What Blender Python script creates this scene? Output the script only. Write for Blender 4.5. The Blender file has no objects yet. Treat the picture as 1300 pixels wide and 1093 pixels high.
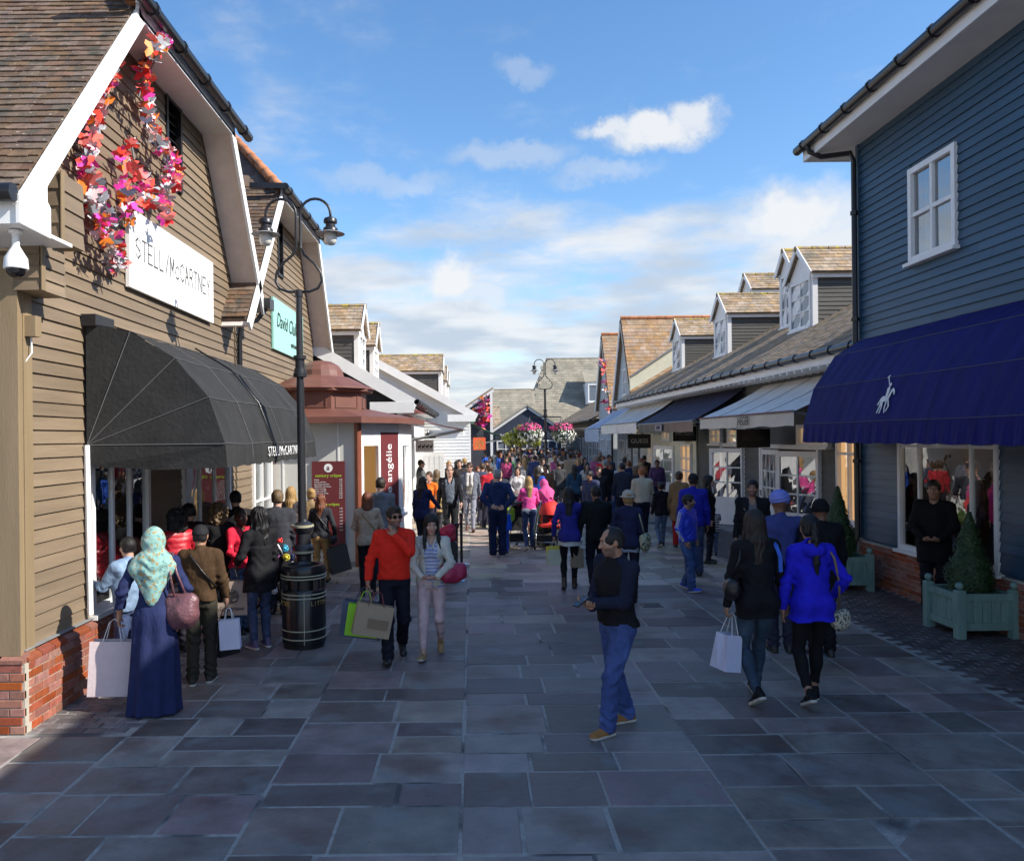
import bpy, math, random
import numpy as np
from mathutils import Vector, Matrix, Quaternion
R_ = math.radians
rnd = random.Random(7)
SC = bpy.context.scene
COL = SC.collection
# ------------------------------------------------------------------ camera
FPX, VPX, VPY, CAMH, ROLL = 1020.0, 600.0, 555.0, 2.5, R_(0.6)
cam = bpy.data.cameras.new('camera'); cam_o = bpy.data.objects.new('camera', cam); COL.objects.link(cam_o)
cam.sensor_width = 36; cam.sensor_fit = 'HORIZONTAL'; cam.lens = FPX/1300*36
cam.shift_x = (650-VPX)/1300; cam.shift_y = (VPY-546.5)/1300
cam.clip_start = 0.1; cam.clip_end = 2000
cam_o.matrix_world = Matrix.Translation((0, 0, CAMH)) @ Matrix.Rotation(ROLL, 4, 'Y') @ Matrix.Rotation(R_(90), 4, 'X')
SC.camera = cam_o
# ------------------------------------------------------------------ sun, sky, exposure
SUN_AZ = Vector((1.0, -0.36, 0)).normalized(); SUN_EL = R_(37.3)
sl = bpy.data.lights.new('sun', 'SUN'); sl.energy = 5.0; sl.angle = R_(0.5); sl.color = (1.0, 0.94, 0.84)
so = bpy.data.objects.new('sun', sl); COL.objects.link(so)
sdir = Vector((SUN_AZ.x*math.cos(SUN_EL), SUN_AZ.y*math.cos(SUN_EL), math.sin(SUN_EL)))
so.rotation_euler = sdir.to_track_quat('Z', 'Y').to_euler()
SC.view_settings.view_transform = 'Standard'; SC.view_settings.look = 'None'
SC.view_settings.exposure = 0.62; SC.view_settings.gamma = 1.0; SC.view_settings.use_curve_mapping = False
W = bpy.data.worlds.new('World'); SC.world = W; W.use_nodes = True
def build_world():
    nt = W.node_tree; nt.nodes.clear(); N = nt.nodes.new; L = nt.links.new
    def math_(op, a, b=None, clamp=False):
        n = N('ShaderNodeMath'); n.operation = op; n.use_clamp = clamp
        for i, v in enumerate((a, b)):
            if v is None: continue
            if isinstance(v, (int, float)): n.inputs[i].default_value = v
            else: L(v, n.inputs[i])
        return n.outputs[0]
    def vmath(op, a, b):
        n = N('ShaderNodeVectorMath'); n.operation = op
        for i, v in enumerate((a, b)):
            if v is None: continue
            if isinstance(v, tuple): n.inputs[i].default_value = v
            else: L(v, n.inputs[i])
        return n
    def mapr(v, a, b, c, d):
        n = N('ShaderNodeMapRange'); n.interpolation_type = 'SMOOTHSTEP'
        L(v, n.inputs[0])
        for i, x in enumerate((a, b, c, d)): n.inputs[i+1].default_value = x
        return n.outputs[0]
    sky = N('ShaderNodeTexSky'); sky.sky_type = 'NISHITA'; sky.sun_disc = False
    sky.sun_elevation = SUN_EL; sky.sun_rotation = math.atan2(SUN_AZ.x, SUN_AZ.y)
    sky.air_density = 1.0; sky.dust_density = 0.4; sky.ozone_density = 2.4
    hs = N('ShaderNodeHueSaturation'); hs.inputs['Saturation'].default_value = 1.18; L(sky.outputs[0], hs.inputs['Color'])
    bg = N('ShaderNodeBackground'); bg.inputs[1].default_value = 0.15; L(hs.outputs[0], bg.inputs[0])
    tc = N('ShaderNodeTexCoord'); D = tc.outputs['Generated']
    sep = N('ShaderNodeSeparateXYZ'); L(D, sep.inputs[0])
    dz = math_('MAXIMUM', sep.outputs[2], 0.0)
    den = math_('ADD', dz, 0.10)
    comb = N('ShaderNodeCombineXYZ'); L(math_('DIVIDE', sep.outputs[0], den), comb.inputs[0]); L(math_('DIVIDE', sep.outputs[1], den), comb.inputs[1])
    n1 = N('ShaderNodeTexNoise'); n1.inputs['Scale'].default_value = 1.25; n1.inputs['Detail'].default_value = 10; n1.inputs['Roughness'].default_value = 0.62
    mp = N('ShaderNodeMapping'); mp.inputs['Location'].default_value = (3.1, 1.7, 0); L(comb.outputs[0], mp.inputs[0]); L(mp.outputs[0], n1.inputs['Vector'])
    # broad layer thickening towards the horizon
    lift = mapr(dz, 0.36, 0.12, 0.0, 0.335)
    low = math_('ADD', n1.outputs[0], lift)
    low = mapr(low, 0.56, 0.84, 0.0, 0.92)
    # wisps higher up
    n2 = N('ShaderNodeTexNoise'); n2.inputs['Scale'].default_value = 1.6; n2.inputs['Detail'].default_value = 10; n2.inputs['Roughness'].default_value = 0.62
    mp2 = N('ShaderNodeMapping'); mp2.inputs['Location'].default_value = (0.4, 5.2, 0); mp2.inputs['Scale'].default_value = (1.0, 1.0, 1); L(comb.outputs[0], mp2.inputs[0]); L(mp2.outputs[0], n2.inputs['Vector'])
    wisp = mapr(n2.outputs[0], 0.57, 0.78, 0.0, 0.45)
    # separate cumulus clouds, placed by compass direction and elevation
    n3 = N('ShaderNodeTexNoise'); n3.inputs['Scale'].default_value = 17; n3.inputs['Detail'].default_value = 8; n3.inputs['Roughness'].default_value = 0.62; L(D, n3.inputs['Vector'])
    off = vmath('SUBTRACT', n3.outputs['Color'], (0.5, 0.5, 0.5)).outputs[0]
    off = vmath('MULTIPLY', off, (0.085, 0.085, 0.070)).outputs[0]
    dd = vmath('ADD', D, off).outputs[0]
    total = math_('MAXIMUM', low, wisp)
    lum = None
    for (az, el, aw, ah, s) in ((9.6, 20.7, 1.9, .8, .85), (12.6, 20.2, 3.2, 1.15, .92), (15.4, 20.9, 2.0, 1.2, .85), (21.5, 14.0, 4.0, 2.2, .95), (25, 12.8, 4.4, 2.2, .8),
                             (-1.6, 11.2, 2.2, 2.0, .95), (0.4, 10.2, 2.6, 1.6, .75), (3, 19.2, 4.2, .9, .42), (2.0, 15.5, 4.4, 1.1, .4), (-6, 17.6, 5.0, .8, .35), (9, 17.8, 3.4, .8, .36),
                             (4.3, 24.6, 2.2, .7, .3), (60, 25, 7, 3, .9), (-70, 20, 8, 3, .9), (110, 30, 9, 4, .8), (150, 18, 8, 3, .9), (-130, 26, 9, 4, .8)):
        a, e = R_(az), R_(el)
        c = (math.sin(a)*math.cos(e), math.cos(a)*math.cos(e), math.sin(e))
        df = vmath('SUBTRACT', dd, c).outputs[0]
        sx = 1/R_(aw); sz = 1/R_(ah)
        ln = vmath('LENGTH', vmath('MULTIPLY', df, (sx, sx, sz)).outputs[0], None).outputs['Value']
        m = mapr(ln, 1.35, 0.45, 0.0, s)
        total = math_('MAXIMUM', total, m)
        lum = m if lum is None else math_('MAXIMUM', lum, m)
    n4 = N('ShaderNodeTexNoise'); n4.inputs['Scale'].default_value = 1.9; n4.inputs['Detail'].default_value = 9; L(comb.outputs[0], n4.inputs['Vector'])
    shade = math_('MAXIMUM', mapr(n4.outputs[0], 0.35, 0.65, 0.0, 0.85), lum)
    cr = N('ShaderNodeMix'); cr.data_type = 'RGBA'; L(shade, cr.inputs['Factor'])
    cr.inputs['A'].default_value = (0.56, 0.64, 0.75, 1); cr.inputs['B'].default_value = (0.92, 0.93, 0.94, 1)
    bg2 = N('ShaderNodeBackground'); L(cr.outputs['Result'], bg2.inputs[0]); bg2.inputs[1].default_value = 0.66
    mx = N('ShaderNodeMixShader'); L(math_('MULTIPLY', total, 1.0, True), mx.inputs[0]); L(bg.outputs[0], mx.inputs[1]); L(bg2.outputs[0], mx.inputs[2])
    out = N('ShaderNodeOutputWorld'); L(mx.outputs[0], out.inputs[0])
build_world()
# ------------------------------------------------------------------ helpers
def unroll(px, py):
    x, y = px-VPX, VPY-py; c, s = math.cos(ROLL), math.sin(ROLL)
    return x*c+y*s, -x*s+y*c
def G(px, py):                       # point on the ground seen at a pixel
    a, b = unroll(px, py); Y = -CAMH*FPX/b
    return Vector((a/FPX*Y, Y, 0))
def AT(px, py, Y):                   # point at distance Y
    a, b = unroll(px, py)
    return Vector((a/FPX*Y, Y, CAMH+b/FPX*Y))
ORIG = {}
def wo(p): return ORIG.get(p.name, Vector((0, 0, 0))) if p else Vector((0, 0, 0))
def tag(o, label=None, cat=None, group=None, kind=None):
    if label: o['label'] = label
    if cat: o['category'] = cat
    if group: o['group'] = group
    if kind: o['kind'] = kind
    return o
def thing(name, loc, label, cat, group=None, rz=0.0):
    o = bpy.data.objects.new(name, None); COL.objects.link(o); o.empty_display_size = .2
    o.location = loc; o.rotation_euler = (0, 0, rz); ORIG[o.name] = Vector(loc)
    return tag(o, label, cat, group)
def piece(name, me, loc, parent, rot=None, scale=None, mat=None):     # one object sharing mesh data
    o = bpy.data.objects.new(name, me); COL.objects.link(o)
    o.location = Vector(loc)-wo(parent)
    if rot is not None:
        o.rotation_mode = 'QUATERNION'; o.rotation_quaternion = rot
    if scale: o.scale = scale
    if parent: o.parent = parent; ORIG[o.name] = wo(parent)
    if mat:
        o.material_slots[0].link = 'OBJECT'; o.material_slots[0].material = mat
    return o
class MB:
    def __init__(s, F=None): s.v = []; s.f = []; s.m = []; s.F = F; s.mi = 0
    def P(s, p):
        if s.F is None: return tuple(p)
        O, U, V, N = s.F; return tuple(O+U*p[0]+V*p[1]+N*p[2])
    def add(s, vs, fs):
        b = len(s.v); s.v += [s.P(p) for p in vs]; s.f += [tuple(b+i for i in f) for f in fs]; s.m += [s.mi]*len(fs); return s
    def box(s, x0, x1, y0, y1, z0, z1):
        return s.hexa([(x0, y0, z0), (x1, y0, z0), (x1, y1, z0), (x0, y1, z0), (x0, y0, z1), (x1, y0, z1), (x1, y1, z1), (x0, y1, z1)])
    def hexa(s, p): return s.add(p, [(3, 2, 1, 0), (4, 5, 6, 7), (0, 1, 5, 4), (1, 2, 6, 5), (2, 3, 7, 6), (3, 0, 4, 7)])
    def cbox(s, x0, x1, y0, y1, z0, z1, c):      # box with its top edge chamfered
        a = [(x0, y0, z0), (x1, y0, z0), (x1, y1, z0), (x0, y1, z0)]
        b = [(x, y, z1-c) for x, y, _ in a]
        t = [(x0+c, y0+c, z1), (x1-c, y0+c, z1), (x1-c, y1-c, z1), (x0+c, y1-c, z1)]
        F = [(8, 9, 10, 11)]
        for i in range(4):
            j = (i+1) % 4; F += [(i, j, 4+j, 4+i), (4+i, 4+j, 8+j, 8+i)]
        return s.add(a+b+t, F)
    def poly(s, pts, d):                          # polygon extruded by vector d
        n = len(pts); d = Vector(d); q = [tuple(Vector(p)+d) for p in pts]
        F = [tuple(range(n))[::-1], tuple(range(n, 2*n))]+[(i, (i+1) % n, n+(i+1) % n, n+i) for i in range(n)]
        return s.add([tuple(p) for p in pts]+q, F)
    def beam(s, a, b, w, h, up=(0, 0, 1)):        # rectangular bar from a to b
        a, b = Vector(a), Vector(b); d = (b-a).normalized(); up = Vector(up)
        x = d.cross(up); x = x.normalized() if x.length > 1e-6 else Vector((1, 0, 0)); y = x.cross(d).normalized()
        c = [x*(-w/2)+y*(-h/2), x*(w/2)+y*(-h/2), x*(w/2)+y*(h/2), x*(-w/2)+y*(h/2)]
        return s.hexa([a+q for q in c]+[b+q for q in c])
    def tube(s, pts, r, n=8):
        pts = [Vector(p) for p in pts]; m = len(pts); rs = r if isinstance(r, (list, tuple)) else [r]*m
        b = len(s.v); x = None; vs = []
        for i, p in enumerate(pts):
            d = (pts[min(i+1, m-1)]-pts[max(i-1, 0)]).normalized()
            if x is None: x = d.orthogonal().normalized()
            else:
                x = x-d*x.dot(d); x = x.normalized() if x.length > 1e-6 else d.orthogonal().normalized()
            y = d.cross(x)
            vs += [p+(x*math.cos(2*math.pi*k/n)+y*math.sin(2*math.pi*k/n))*rs[i] for k in range(n)]
        F = [(i*n+k, i*n+(k+1) % n, (i+1)*n+(k+1) % n, (i+1)*n+k) for i in range(m-1) for k in range(n)]
        F += [tuple(range(n))[::-1], tuple(range((m-1)*n, m*n))]
        return s.add(vs, F)
    def lathe(s, prof, c=(0, 0, 0), n=20, flat=False):
        vs = []; m = len(prof)
        for r, z in prof:
            for k in range(n):
                a = 2*math.pi*(k+(.5 if flat else 0))/n; vs.append((c[0]+r*math.cos(a), c[1]+r*math.sin(a), c[2]+z))
        F = [(i*n+k, i*n+(k+1) % n, (i+1)*n+(k+1) % n, (i+1)*n+k) for i in range(m-1) for k in range(n)]
        F += [tuple(range(n))[::-1], tuple(range((m-1)*n, m*n))]
        return s.add(vs, F)
    def sphere(s, c, r, n=10, m=6):
        r3 = r if isinstance(r, (tuple, list)) else (r, r, r)
        vs = [(c[0], c[1], c[2]-r3[2])]
        for i in range(1, m):
            t = math.pi*i/m-math.pi/2
            vs += [(c[0]+r3[0]*math.cos(t)*math.cos(2*math.pi*k/n), c[1]+r3[1]*math.cos(t)*math.sin(2*math.pi*k/n), c[2]+r3[2]*math.sin(t)) for k in range(n)]
        vs.append((c[0], c[1], c[2]+r3[2])); e = len(vs)-1
        F = [(0, 1+(k+1) % n, 1+k) for k in range(n)]+[(e, e-n+k, e-n+(k+1) % n) for k in range(n)]
        for i in range(m-2): F += [(1+i*n+k, 1+i*n+(k+1) % n, 1+(i+1)*n+(k+1) % n, 1+(i+1)*n+k) for k in range(n)]
        return s.add(vs, F)
    def mesh(s, name, mats, smooth=False, off=None):
        me = bpy.data.meshes.new(name)
        vs = s.v if off is None else [(a-off[0], b-off[1], c-off[2]) for a, b, c in s.v]
        me.from_pydata(vs, [], s.f)
        for m in (mats if isinstance(mats, (list, tuple)) else [mats]): me.materials.append(m)
        if any(s.m): me.polygons.foreach_set('material_index', s.m)
        if smooth: 
            me.polygons.foreach_set('use_smooth', [True]*len(s.f))
            if smooth is not True:
                try: me.set_sharp_from_angle(angle=R_(smooth))
                except Exception: pass
        me.update(); return me
    def build(s, name, mats, parent=None, smooth=False, loc=None, label=None, kind=None):
        off = Vector(loc) if loc is not None else wo(parent)
        o = bpy.data.objects.new(name, s.mesh(name, mats, smooth, off)); COL.objects.link(o)
        if loc is not None: o.location = Vector(loc)-wo(parent)
        if parent: o.parent = parent
        ORIG[o.name] = off
        if label: o['label'] = label
        if kind: o['kind'] = kind
        return o
    def local(s, name, mats, parent, smooth=False):            # vertices already in the parent's own frame
        o = bpy.data.objects.new(name, s.mesh(name, mats, smooth)); COL.objects.link(o); o.parent = parent; return o
def V3(*a): return Vector(a)
# ------------------------------------------------------------------ materials
MATS = {}
def srgb(r, g, b):
    f = lambda c: (c/255/12.92) if c/255 <= .04045 else ((c/255+.055)/1.055)**2.4
    return (f(r), f(g), f(b))
def M(name, col=(.5, .5, .5), rough=.6, var=.18, scale=6.0, bump=0.0, bscale=40.0, rand=0.0, island=False, metal=0.0, spec=.5, stretch=(1, 1, 1), obj=False,
      spots=None, coat=0.0, hue=0.0, sheen=0.0, rvar=0.0, bstretch=None, dist=.02):
    if name in MATS: return MATS[name]
    m = bpy.data.materials.new(name); m.use_nodes = True; nt = m.node_tree; N = nt.nodes.new; L = nt.links.new
    p = nt.nodes['Principled BSDF']; p.inputs['Roughness'].default_value = rough; p.inputs['Metallic'].default_value = metal
    p.inputs['Specular IOR Level'].default_value = spec; p.inputs['Coat Weight'].default_value = coat; p.inputs['Sheen Weight'].default_value = sheen
    if obj:
        tc = N('ShaderNodeTexCoord'); pos = tc.outputs['Object']
    else:
        g = N('ShaderNodeNewGeometry'); pos = g.outputs['Position']
    mp = N('ShaderNodeMapping'); mp.inputs['Scale'].default_value = stretch; L(pos, mp.inputs[0])
    nz = N('ShaderNodeTexNoise'); nz.inputs['Scale'].default_value = scale; nz.inputs['Detail'].default_value = 8; nz.inputs['Roughness'].default_value = .62; L(mp.outputs[0], nz.inputs['Vector'])
    mr = N('ShaderNodeMapRange'); L(nz.outputs[0], mr.inputs[0]); mr.inputs[1].default_value = .3; mr.inputs[2].default_value = .7
    mr.inputs[3].default_value = 1-var; mr.inputs[4].default_value = 1+var
    val = mr.outputs[0]
    if rand:
        if island: g2 = N('ShaderNodeNewGeometry'); rs = g2.outputs['Random Per Island']
        else: oi = N('ShaderNodeObjectInfo'); rs = oi.outputs['Random']
        mr2 = N('ShaderNodeMapRange'); L(rs, mr2.inputs[0]); mr2.inputs[3].default_value = 1-rand; mr2.inputs[4].default_value = 1+rand
        mu = N('ShaderNodeMath'); mu.operation = 'MULTIPLY'; L(val, mu.inputs[0]); L(mr2.outputs[0], mu.inputs[1]); val = mu.outputs[0]
    hs = N('ShaderNodeHueSaturation'); hs.inputs['Color'].default_value = (*col, 1); L(val, hs.inputs['Value'])
    if hue and rand:
        wn = N('ShaderNodeTexWhiteNoise'); wn.noise_dimensions = '1D'; L(rs, wn.inputs['W'])
        mh = N('ShaderNodeMapRange'); L(wn.outputs[0], mh.inputs[0]); mh.inputs[3].default_value = .5-hue; mh.inputs[4].default_value = .5+hue; L(mh.outputs[0], hs.inputs['Hue'])
        wn2 = N('ShaderNodeTexWhiteNoise'); wn2.noise_dimensions = '4D'; L(rs, wn2.inputs['W']); 
        ms = N('ShaderNodeMapRange'); L(wn2.outputs[0], ms.inputs[0]); ms.inputs[3].default_value = .72; ms.inputs[4].default_value = 1.22; L(ms.outputs[0], hs.inputs['Saturation'])
    col_out = hs.outputs[0]
    for (sc, lo, hi, c) in (spots or []):
        n2 = N('ShaderNodeTexNoise'); n2.inputs['Scale'].default_value = sc; n2.inputs['Detail'].default_value = 6; L(pos, n2.inputs['Vector'])
        m2 = N('ShaderNodeMapRange'); L(n2.outputs[0], m2.inputs[0]); m2.inputs[1].default_value = lo; m2.inputs[2].default_value = hi
        mx = N('ShaderNodeMix'); mx.data_type = 'RGBA'; L(m2.outputs[0], mx.inputs['Factor']); L(col_out, mx.inputs['A']); mx.inputs['B'].default_value = (*c, 1); col_out = mx.outputs['Result']
    L(col_out, p.inputs['Base Color'])
    if rvar:
        m3 = N('ShaderNodeMapRange'); L(nz.outputs[0], m3.inputs[0]); m3.inputs[1].default_value = .3; m3.inputs[2].default_value = .7; m3.inputs[3].default_value = max(.05, rough-rvar); m3.inputs[4].default_value = rough+rvar
        L(m3.outputs[0], p.inputs['Roughness'])
    if bump:
        mpb = N('ShaderNodeMapping'); mpb.inputs['Scale'].default_value = bstretch or stretch; L(pos, mpb.inputs[0])
        nb = N('ShaderNodeTexNoise'); nb.inputs['Scale'].default_value = bscale; nb.inputs['Detail'].default_value = 6; L(mpb.outputs[0], nb.inputs['Vector'])
        bp = N('ShaderNodeBump'); bp.inputs['Strength'].default_value = bump; bp.inputs['Distance'].default_value = dist; L(nb.outputs[0], bp.inputs['Height']); L(bp.outputs[0], p.inputs['Normal'])
    MATS[name] = m; return m
def emis(name, col, s, base=(.5, .4, .3)):
    if name in MATS: return MATS[name]
    m = bpy.data.materials.new(name); m.use_nodes = True; p = m.node_tree.nodes['Principled BSDF']
    p.inputs['Base Color'].default_value = (*base, 1); p.inputs['Emission Color'].default_value = (*col, 1); p.inputs['Emission Strength'].default_value = s
    MATS[name] = m; return m
def glass(name='window_glass', tint=(.85, .9, .92), refl=.5):
    if name in MATS: return MATS[name]
    m = bpy.data.materials.new(name); m.use_nodes = True; nt = m.node_tree; nt.nodes.clear(); N = nt.nodes.new; L = nt.links.new
    t = N('ShaderNodeBsdfTransparent'); t.inputs[0].default_value = (*tint, 1)
    g = N('ShaderNodeBsdfGlossy'); g.inputs['Roughness'].default_value = .01; g.inputs[0].default_value = (.95, .97, 1, 1)
    ge = N('ShaderNodeNewGeometry'); dt = N('ShaderNodeVectorMath'); dt.operation = 'DOT_PRODUCT'; L(ge.outputs['Normal'], dt.inputs[0]); L(ge.outputs['Incoming'], dt.inputs[1])
    def mth(op, x, y):      # Schlick reflectance, the same from both sides of the pane
        n = N('ShaderNodeMath'); n.operation = op
        for i, v in enumerate((x, y)):
            if isinstance(v, (int, float)): n.inputs[i].default_value = v
            elif v is not None: L(v, n.inputs[i])
        return n.outputs[0]
    sch = mth('POWER', mth('SUBTRACT', 1.0, mth('ABSOLUTE', dt.outputs['Value'], None)), 5.0)
    a = N('ShaderNodeMath'); a.operation = 'ADD'; a.use_clamp = True; L(sch, a.inputs[0]); a.inputs[1].default_value = .08+refl*.3
    nz = N('ShaderNodeTexNoise'); nz.inputs['Scale'].default_value = 1.7; L(ge.outputs['Position'], nz.inputs['Vector'])
    bp = N('ShaderNodeBump'); bp.inputs['Strength'].default_value = .03; bp.inputs['Distance'].default_value = .1; L(nz.outputs[0], bp.inputs['Height']); L(bp.outputs[0], g.inputs['Normal'])
    mx = N('ShaderNodeMixShader'); L(a.outputs[0], mx.inputs[0]); L(t.outputs[0], mx.inputs[1]); L(g.outputs[0], mx.inputs[2])
    o = N('ShaderNodeOutputMaterial'); L(mx.outputs[0], o.inputs[0]); MATS[name] = m; return m
m_white = M('white_paint', (.78, .78, .77), .45, .06, 3, .05, 60)
m_whited = M('white_siding_paint', (.72, .73, .73), .5, .08, 3, .06, 30, stretch=(1, 1, 6))
m_cream = M('cream_paint', (.72, .70, .55), .5, .06, 3)
m_black = M('black_gloss_paint', (.012, .012, .014), .28, .2, 8, .03, 50)
m_gutter = M('black_plastic_gutter', (.014, .014, .017), .3, .2, 5)
m_brown = M('tan_clapboard', (.195, .145, .096), .62, .20, 2.2, .35, 30, rand=.13, stretch=(1, .25, 3), bstretch=(1, .1, 4), dist=.008)
m_postbrown = M('tan_corner_post', (.24, .175, .10), .6, .12, 3, .15, 30, stretch=(3, 3, .3))
m_blue = M('blue_grey_clapboard', (.025, .068, .118), .42, .22, 2.0, .4, 30, rand=.14, stretch=(1, .22, 3), bstretch=(1, .1, 4), dist=.008)
m_grey = M('dark_grey_clapboard', (.062, .067, .064), .6, .22, 2.4, .3, 30, rand=.12, stretch=(1, .3, 3), dist=.008)
m_greydk = M('charcoal_cheek_boards', (.075, .072, .066), .6, .22, 2.4, .2, 30, rand=.12, stretch=(.3, 1, 3))
m_tileA = M('weathered_brown_roof_tile', (.135, .088, .058), .82, .38, 9, .5, 60, rand=.28, hue=.012,
            spots=[(5, .56, .68, (.07, .06, .045)), (22, .66, .73, (.36, .34, .28)), (3.1, .66, .76, (.045, .048, .028))], dist=.01)
m_tileAs = M('weathered_brown_roof_tile_far', (.135, .088, .058), .82, .38, 9, .5, 60, rand=.28, island=True, hue=.012,
             spots=[(5, .56, .68, (.07, .06, .045)), (22, .66, .73, (.36, .34, .28))], dist=.01)
m_tileB = M('pale_brown_roof_tile', (.34, .245, .155), .8, .35, 5, .3, 40, rand=.20, island=True, hue=.006, spots=[(1.3, .55, .7, (.17, .145, .105)), (2.2, .66, .76, (.30, .22, .05))], dist=.01)
m_tileC = M('orange_brown_roof_tile', (.33, .21, .12), .8, .25, 3, .3, 40, rand=.16, island=True, hue=.006, spots=[(1.3, .5, .7, (.30, .21, .12))], dist=.01)
m_tileD = M('olive_grey_roof_tile', (.27, .24, .185), .8, .25, 1.5, .3, 40, rand=.16, island=True, spots=[(.6, .5, .66, (.20, .19, .15))], dist=.01)
m_ridge = M('terracotta_ridge_tile', (.45, .18, .08), .75, .2, 8, .3, 40, rand=.2)
m_lichen = M('lichened_ridge_tile', (.27, .20, .12), .85, .3, 8, .3, 40, rand=.2, spots=[(7, .5, .6, (.42, .32, .05))])
m_brick = M('red_brick', (.27, .085, .05), .8, .25, 14, .45, 70, rand=.24, hue=.008, dist=.006, spots=[(30, .66, .74, (.12, .05, .04))])
m_bricks = M('red_brick_far', (.30, .10, .055), .8, .25, 14, .4, 70, rand=.24, island=True, hue=.008, dist=.006)
m_mortar = M('lime_mortar', (.42, .38, .31), .9, .15, 12, .3, 80)
m_lead = M('grey_lead_flashing', (.24, .25, .26), .55, .2, 4)
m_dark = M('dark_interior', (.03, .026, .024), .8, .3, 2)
m_glass = glass()
m_glassm = glass('mirror_bright_window_glass', (.5, .52, .52), .75)
m_soffit = M('white_soffit_board', (.7, .69, .66), .55, .08, 2)
m_chrome = M('brushed_steel', (.6, .6, .6), .25, .1, 8, metal=1.0)
m_gold = M('gold_lettering', (.55, .42, .15), .4, .1, 8, metal=.6)
m_ink = M('black_ink', (.015, .015, .017), .6, .1)
m_wink = M('white_ink', (.78, .78, .78), .6, .05)
m_skyglass = M('dormer_window_glass', (.16, .19, .23), .12, .04, 1.2, spec=.6)
# ------------------------------------------------------------------ lettering
def text(body, F, size, mat, parent, name='lettering', align='CENTER', shear=0.0, space=1.0, d=.004, bold=0.0, sx=1.0, off=.003):
    cu = bpy.data.curves.new('lettering_curve', 'FONT'); cu.body = body; cu.size = size; cu.align_x = align; cu.align_y = 'CENTER'; cu.shear = shear
    cu.space_character = space; cu.extrude = d/2; cu.offset = bold; cu.resolution_u = 3
    t = bpy.data.objects.new('lettering_curve', cu); COL.objects.link(t)
    me = bpy.data.meshes.new_from_object(t); bpy.data.objects.remove(t); bpy.data.curves.remove(cu)
    O, U, V, N = F; o0 = wo(parent)
    for v in me.vertices:
        v.co = O+U*(v.co.x*sx)+V*v.co.y+N*(v.co.z+d/2+off)-o0
    me.materials.clear(); me.materials.append(mat); me.name = name
    o = bpy.data.objects.new(name, me); COL.objects.link(o); o.parent = parent; ORIG[o.name] = o0
    return o
# ------------------------------------------------------------------ building elements
def slope_tiles(parent, O, U, Vv, nU, nV, tw, gauge, mat, mat_s=None, singles=0, clip=None, jit=.006, name='roof_tile', th=.014):
    """Courses of lapped tiles on a roof plane: U along the eave, Vv up the slope. The first `singles` accepted are objects."""
    U, Vv = Vector(U).normalized(), Vector(Vv).normalized(); Nn = U.cross(Vv).normalized()
    if Nn.z < 0: Nn = -Nn
    big = MB(); shared = []; n = 0
    rr = random.Random(len(name)*31+nU*7+nV)
    def tile(mb, o, u, v, nn, w=None):
        L = gauge*1.5; w = (w or tw)-.006
        a = o+u*.003; t0, t1 = th*2.3, th*1.2
        p = [a+nn*(t0-th), a+u*w+nn*(t0-th), a+u*w+v*L+nn*(.0), a+v*L, a+nn*t0, a+u*w+nn*t0, a+u*w+v*L+nn*(t1-.004), a+v*L+nn*(t1-.004)]
        mb.add(p, [(4, 5, 6, 7), (0, 1, 5, 4), (1, 2, 6, 5), (3, 0, 4, 7)])
    me = None; flip = U.cross(Vv).dot(Nn) < 0
    if singles:
        tm = MB(); tile(tm, Vector((-tw/2, 0, 0)), Vector((1, 0, 0)), Vector((0, 1, 0)), Vector((0, 0, 1))); me = tm.mesh('roof_tile', mat)
        base = Matrix((-U if flip else U, Vv, Nn)).transposed().to_quaternion()
    for k in range(nV):
        for i in range(nU+1):
            u0 = i*tw if k % 2 == 0 else max(0, (i-.5)*tw); u1 = min(nU*tw, (i+1)*tw if k % 2 == 0 else (i+.5)*tw); v = k*gauge
            if u1-u0 < .03: continue
            if clip and not clip((u0+u1)/2, v): continue
            p = O+Vv*(v+rr.uniform(-jit, jit))+Nn*rr.uniform(0, jit*.6)
            if singles and n < singles:
                q = base @ Quaternion((1, 0, 0), rr.uniform(-.025, .025)) @ Quaternion((0, 0, 1), rr.uniform(-.02, .02))
                piece(name, me, p+U*((u0+u1)/2), parent, q, ((u1-u0)/tw, 1, 1)); n += 1
            else: tile(big, p+U*u0, U, Vv, Nn, u1-u0)
    if big.f: big.build(name+'_field' if singles else name+'_courses', mat_s or mat, parent, kind='stuff')
def boards(parent, F, rows, mat, name='clapboard', th=.022, joined=False):
    """rows: (v0, v1, u0_bottom, u1_bottom, u0_top, u1_top) in the wall frame; every row is one lapped board."""
    big = MB(F); rows2 = []
    for (v0, v1, a0, a1, b0, b1) in rows:
        while not joined and min(a1, b1)-max(a0, b0) > 4.2:
            c = max(a0, b0)+rnd.uniform(1.6, 3.6)
            rows2.append((v0, v1, a0, c-.0015, b0, c-.0015)); a0 = b0 = c+.0015
        rows2.append((v0, v1, a0, a1, b0, b1))
    for (v0, v1, a0, a1, b0, b1) in rows2:
        if a1-a0 < .02 and b1-b0 < .02: continue
        mb = big if joined else MB(F)
        t0 = th*rnd.uniform(.9, 1.12)
        mb.hexa([(a0, v0, 0), (a1, v0, 0), (a1, v0, t0), (a0, v0, t0), (b0, v1, 0), (b1, v1, 0), (b1, v1, .005), (b0, v1, .005)])
        if not joined: mb.build(name, mat, parent)
    if joined and big.f: big.build(name+'s', mat, parent, kind='stuff')
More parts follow.
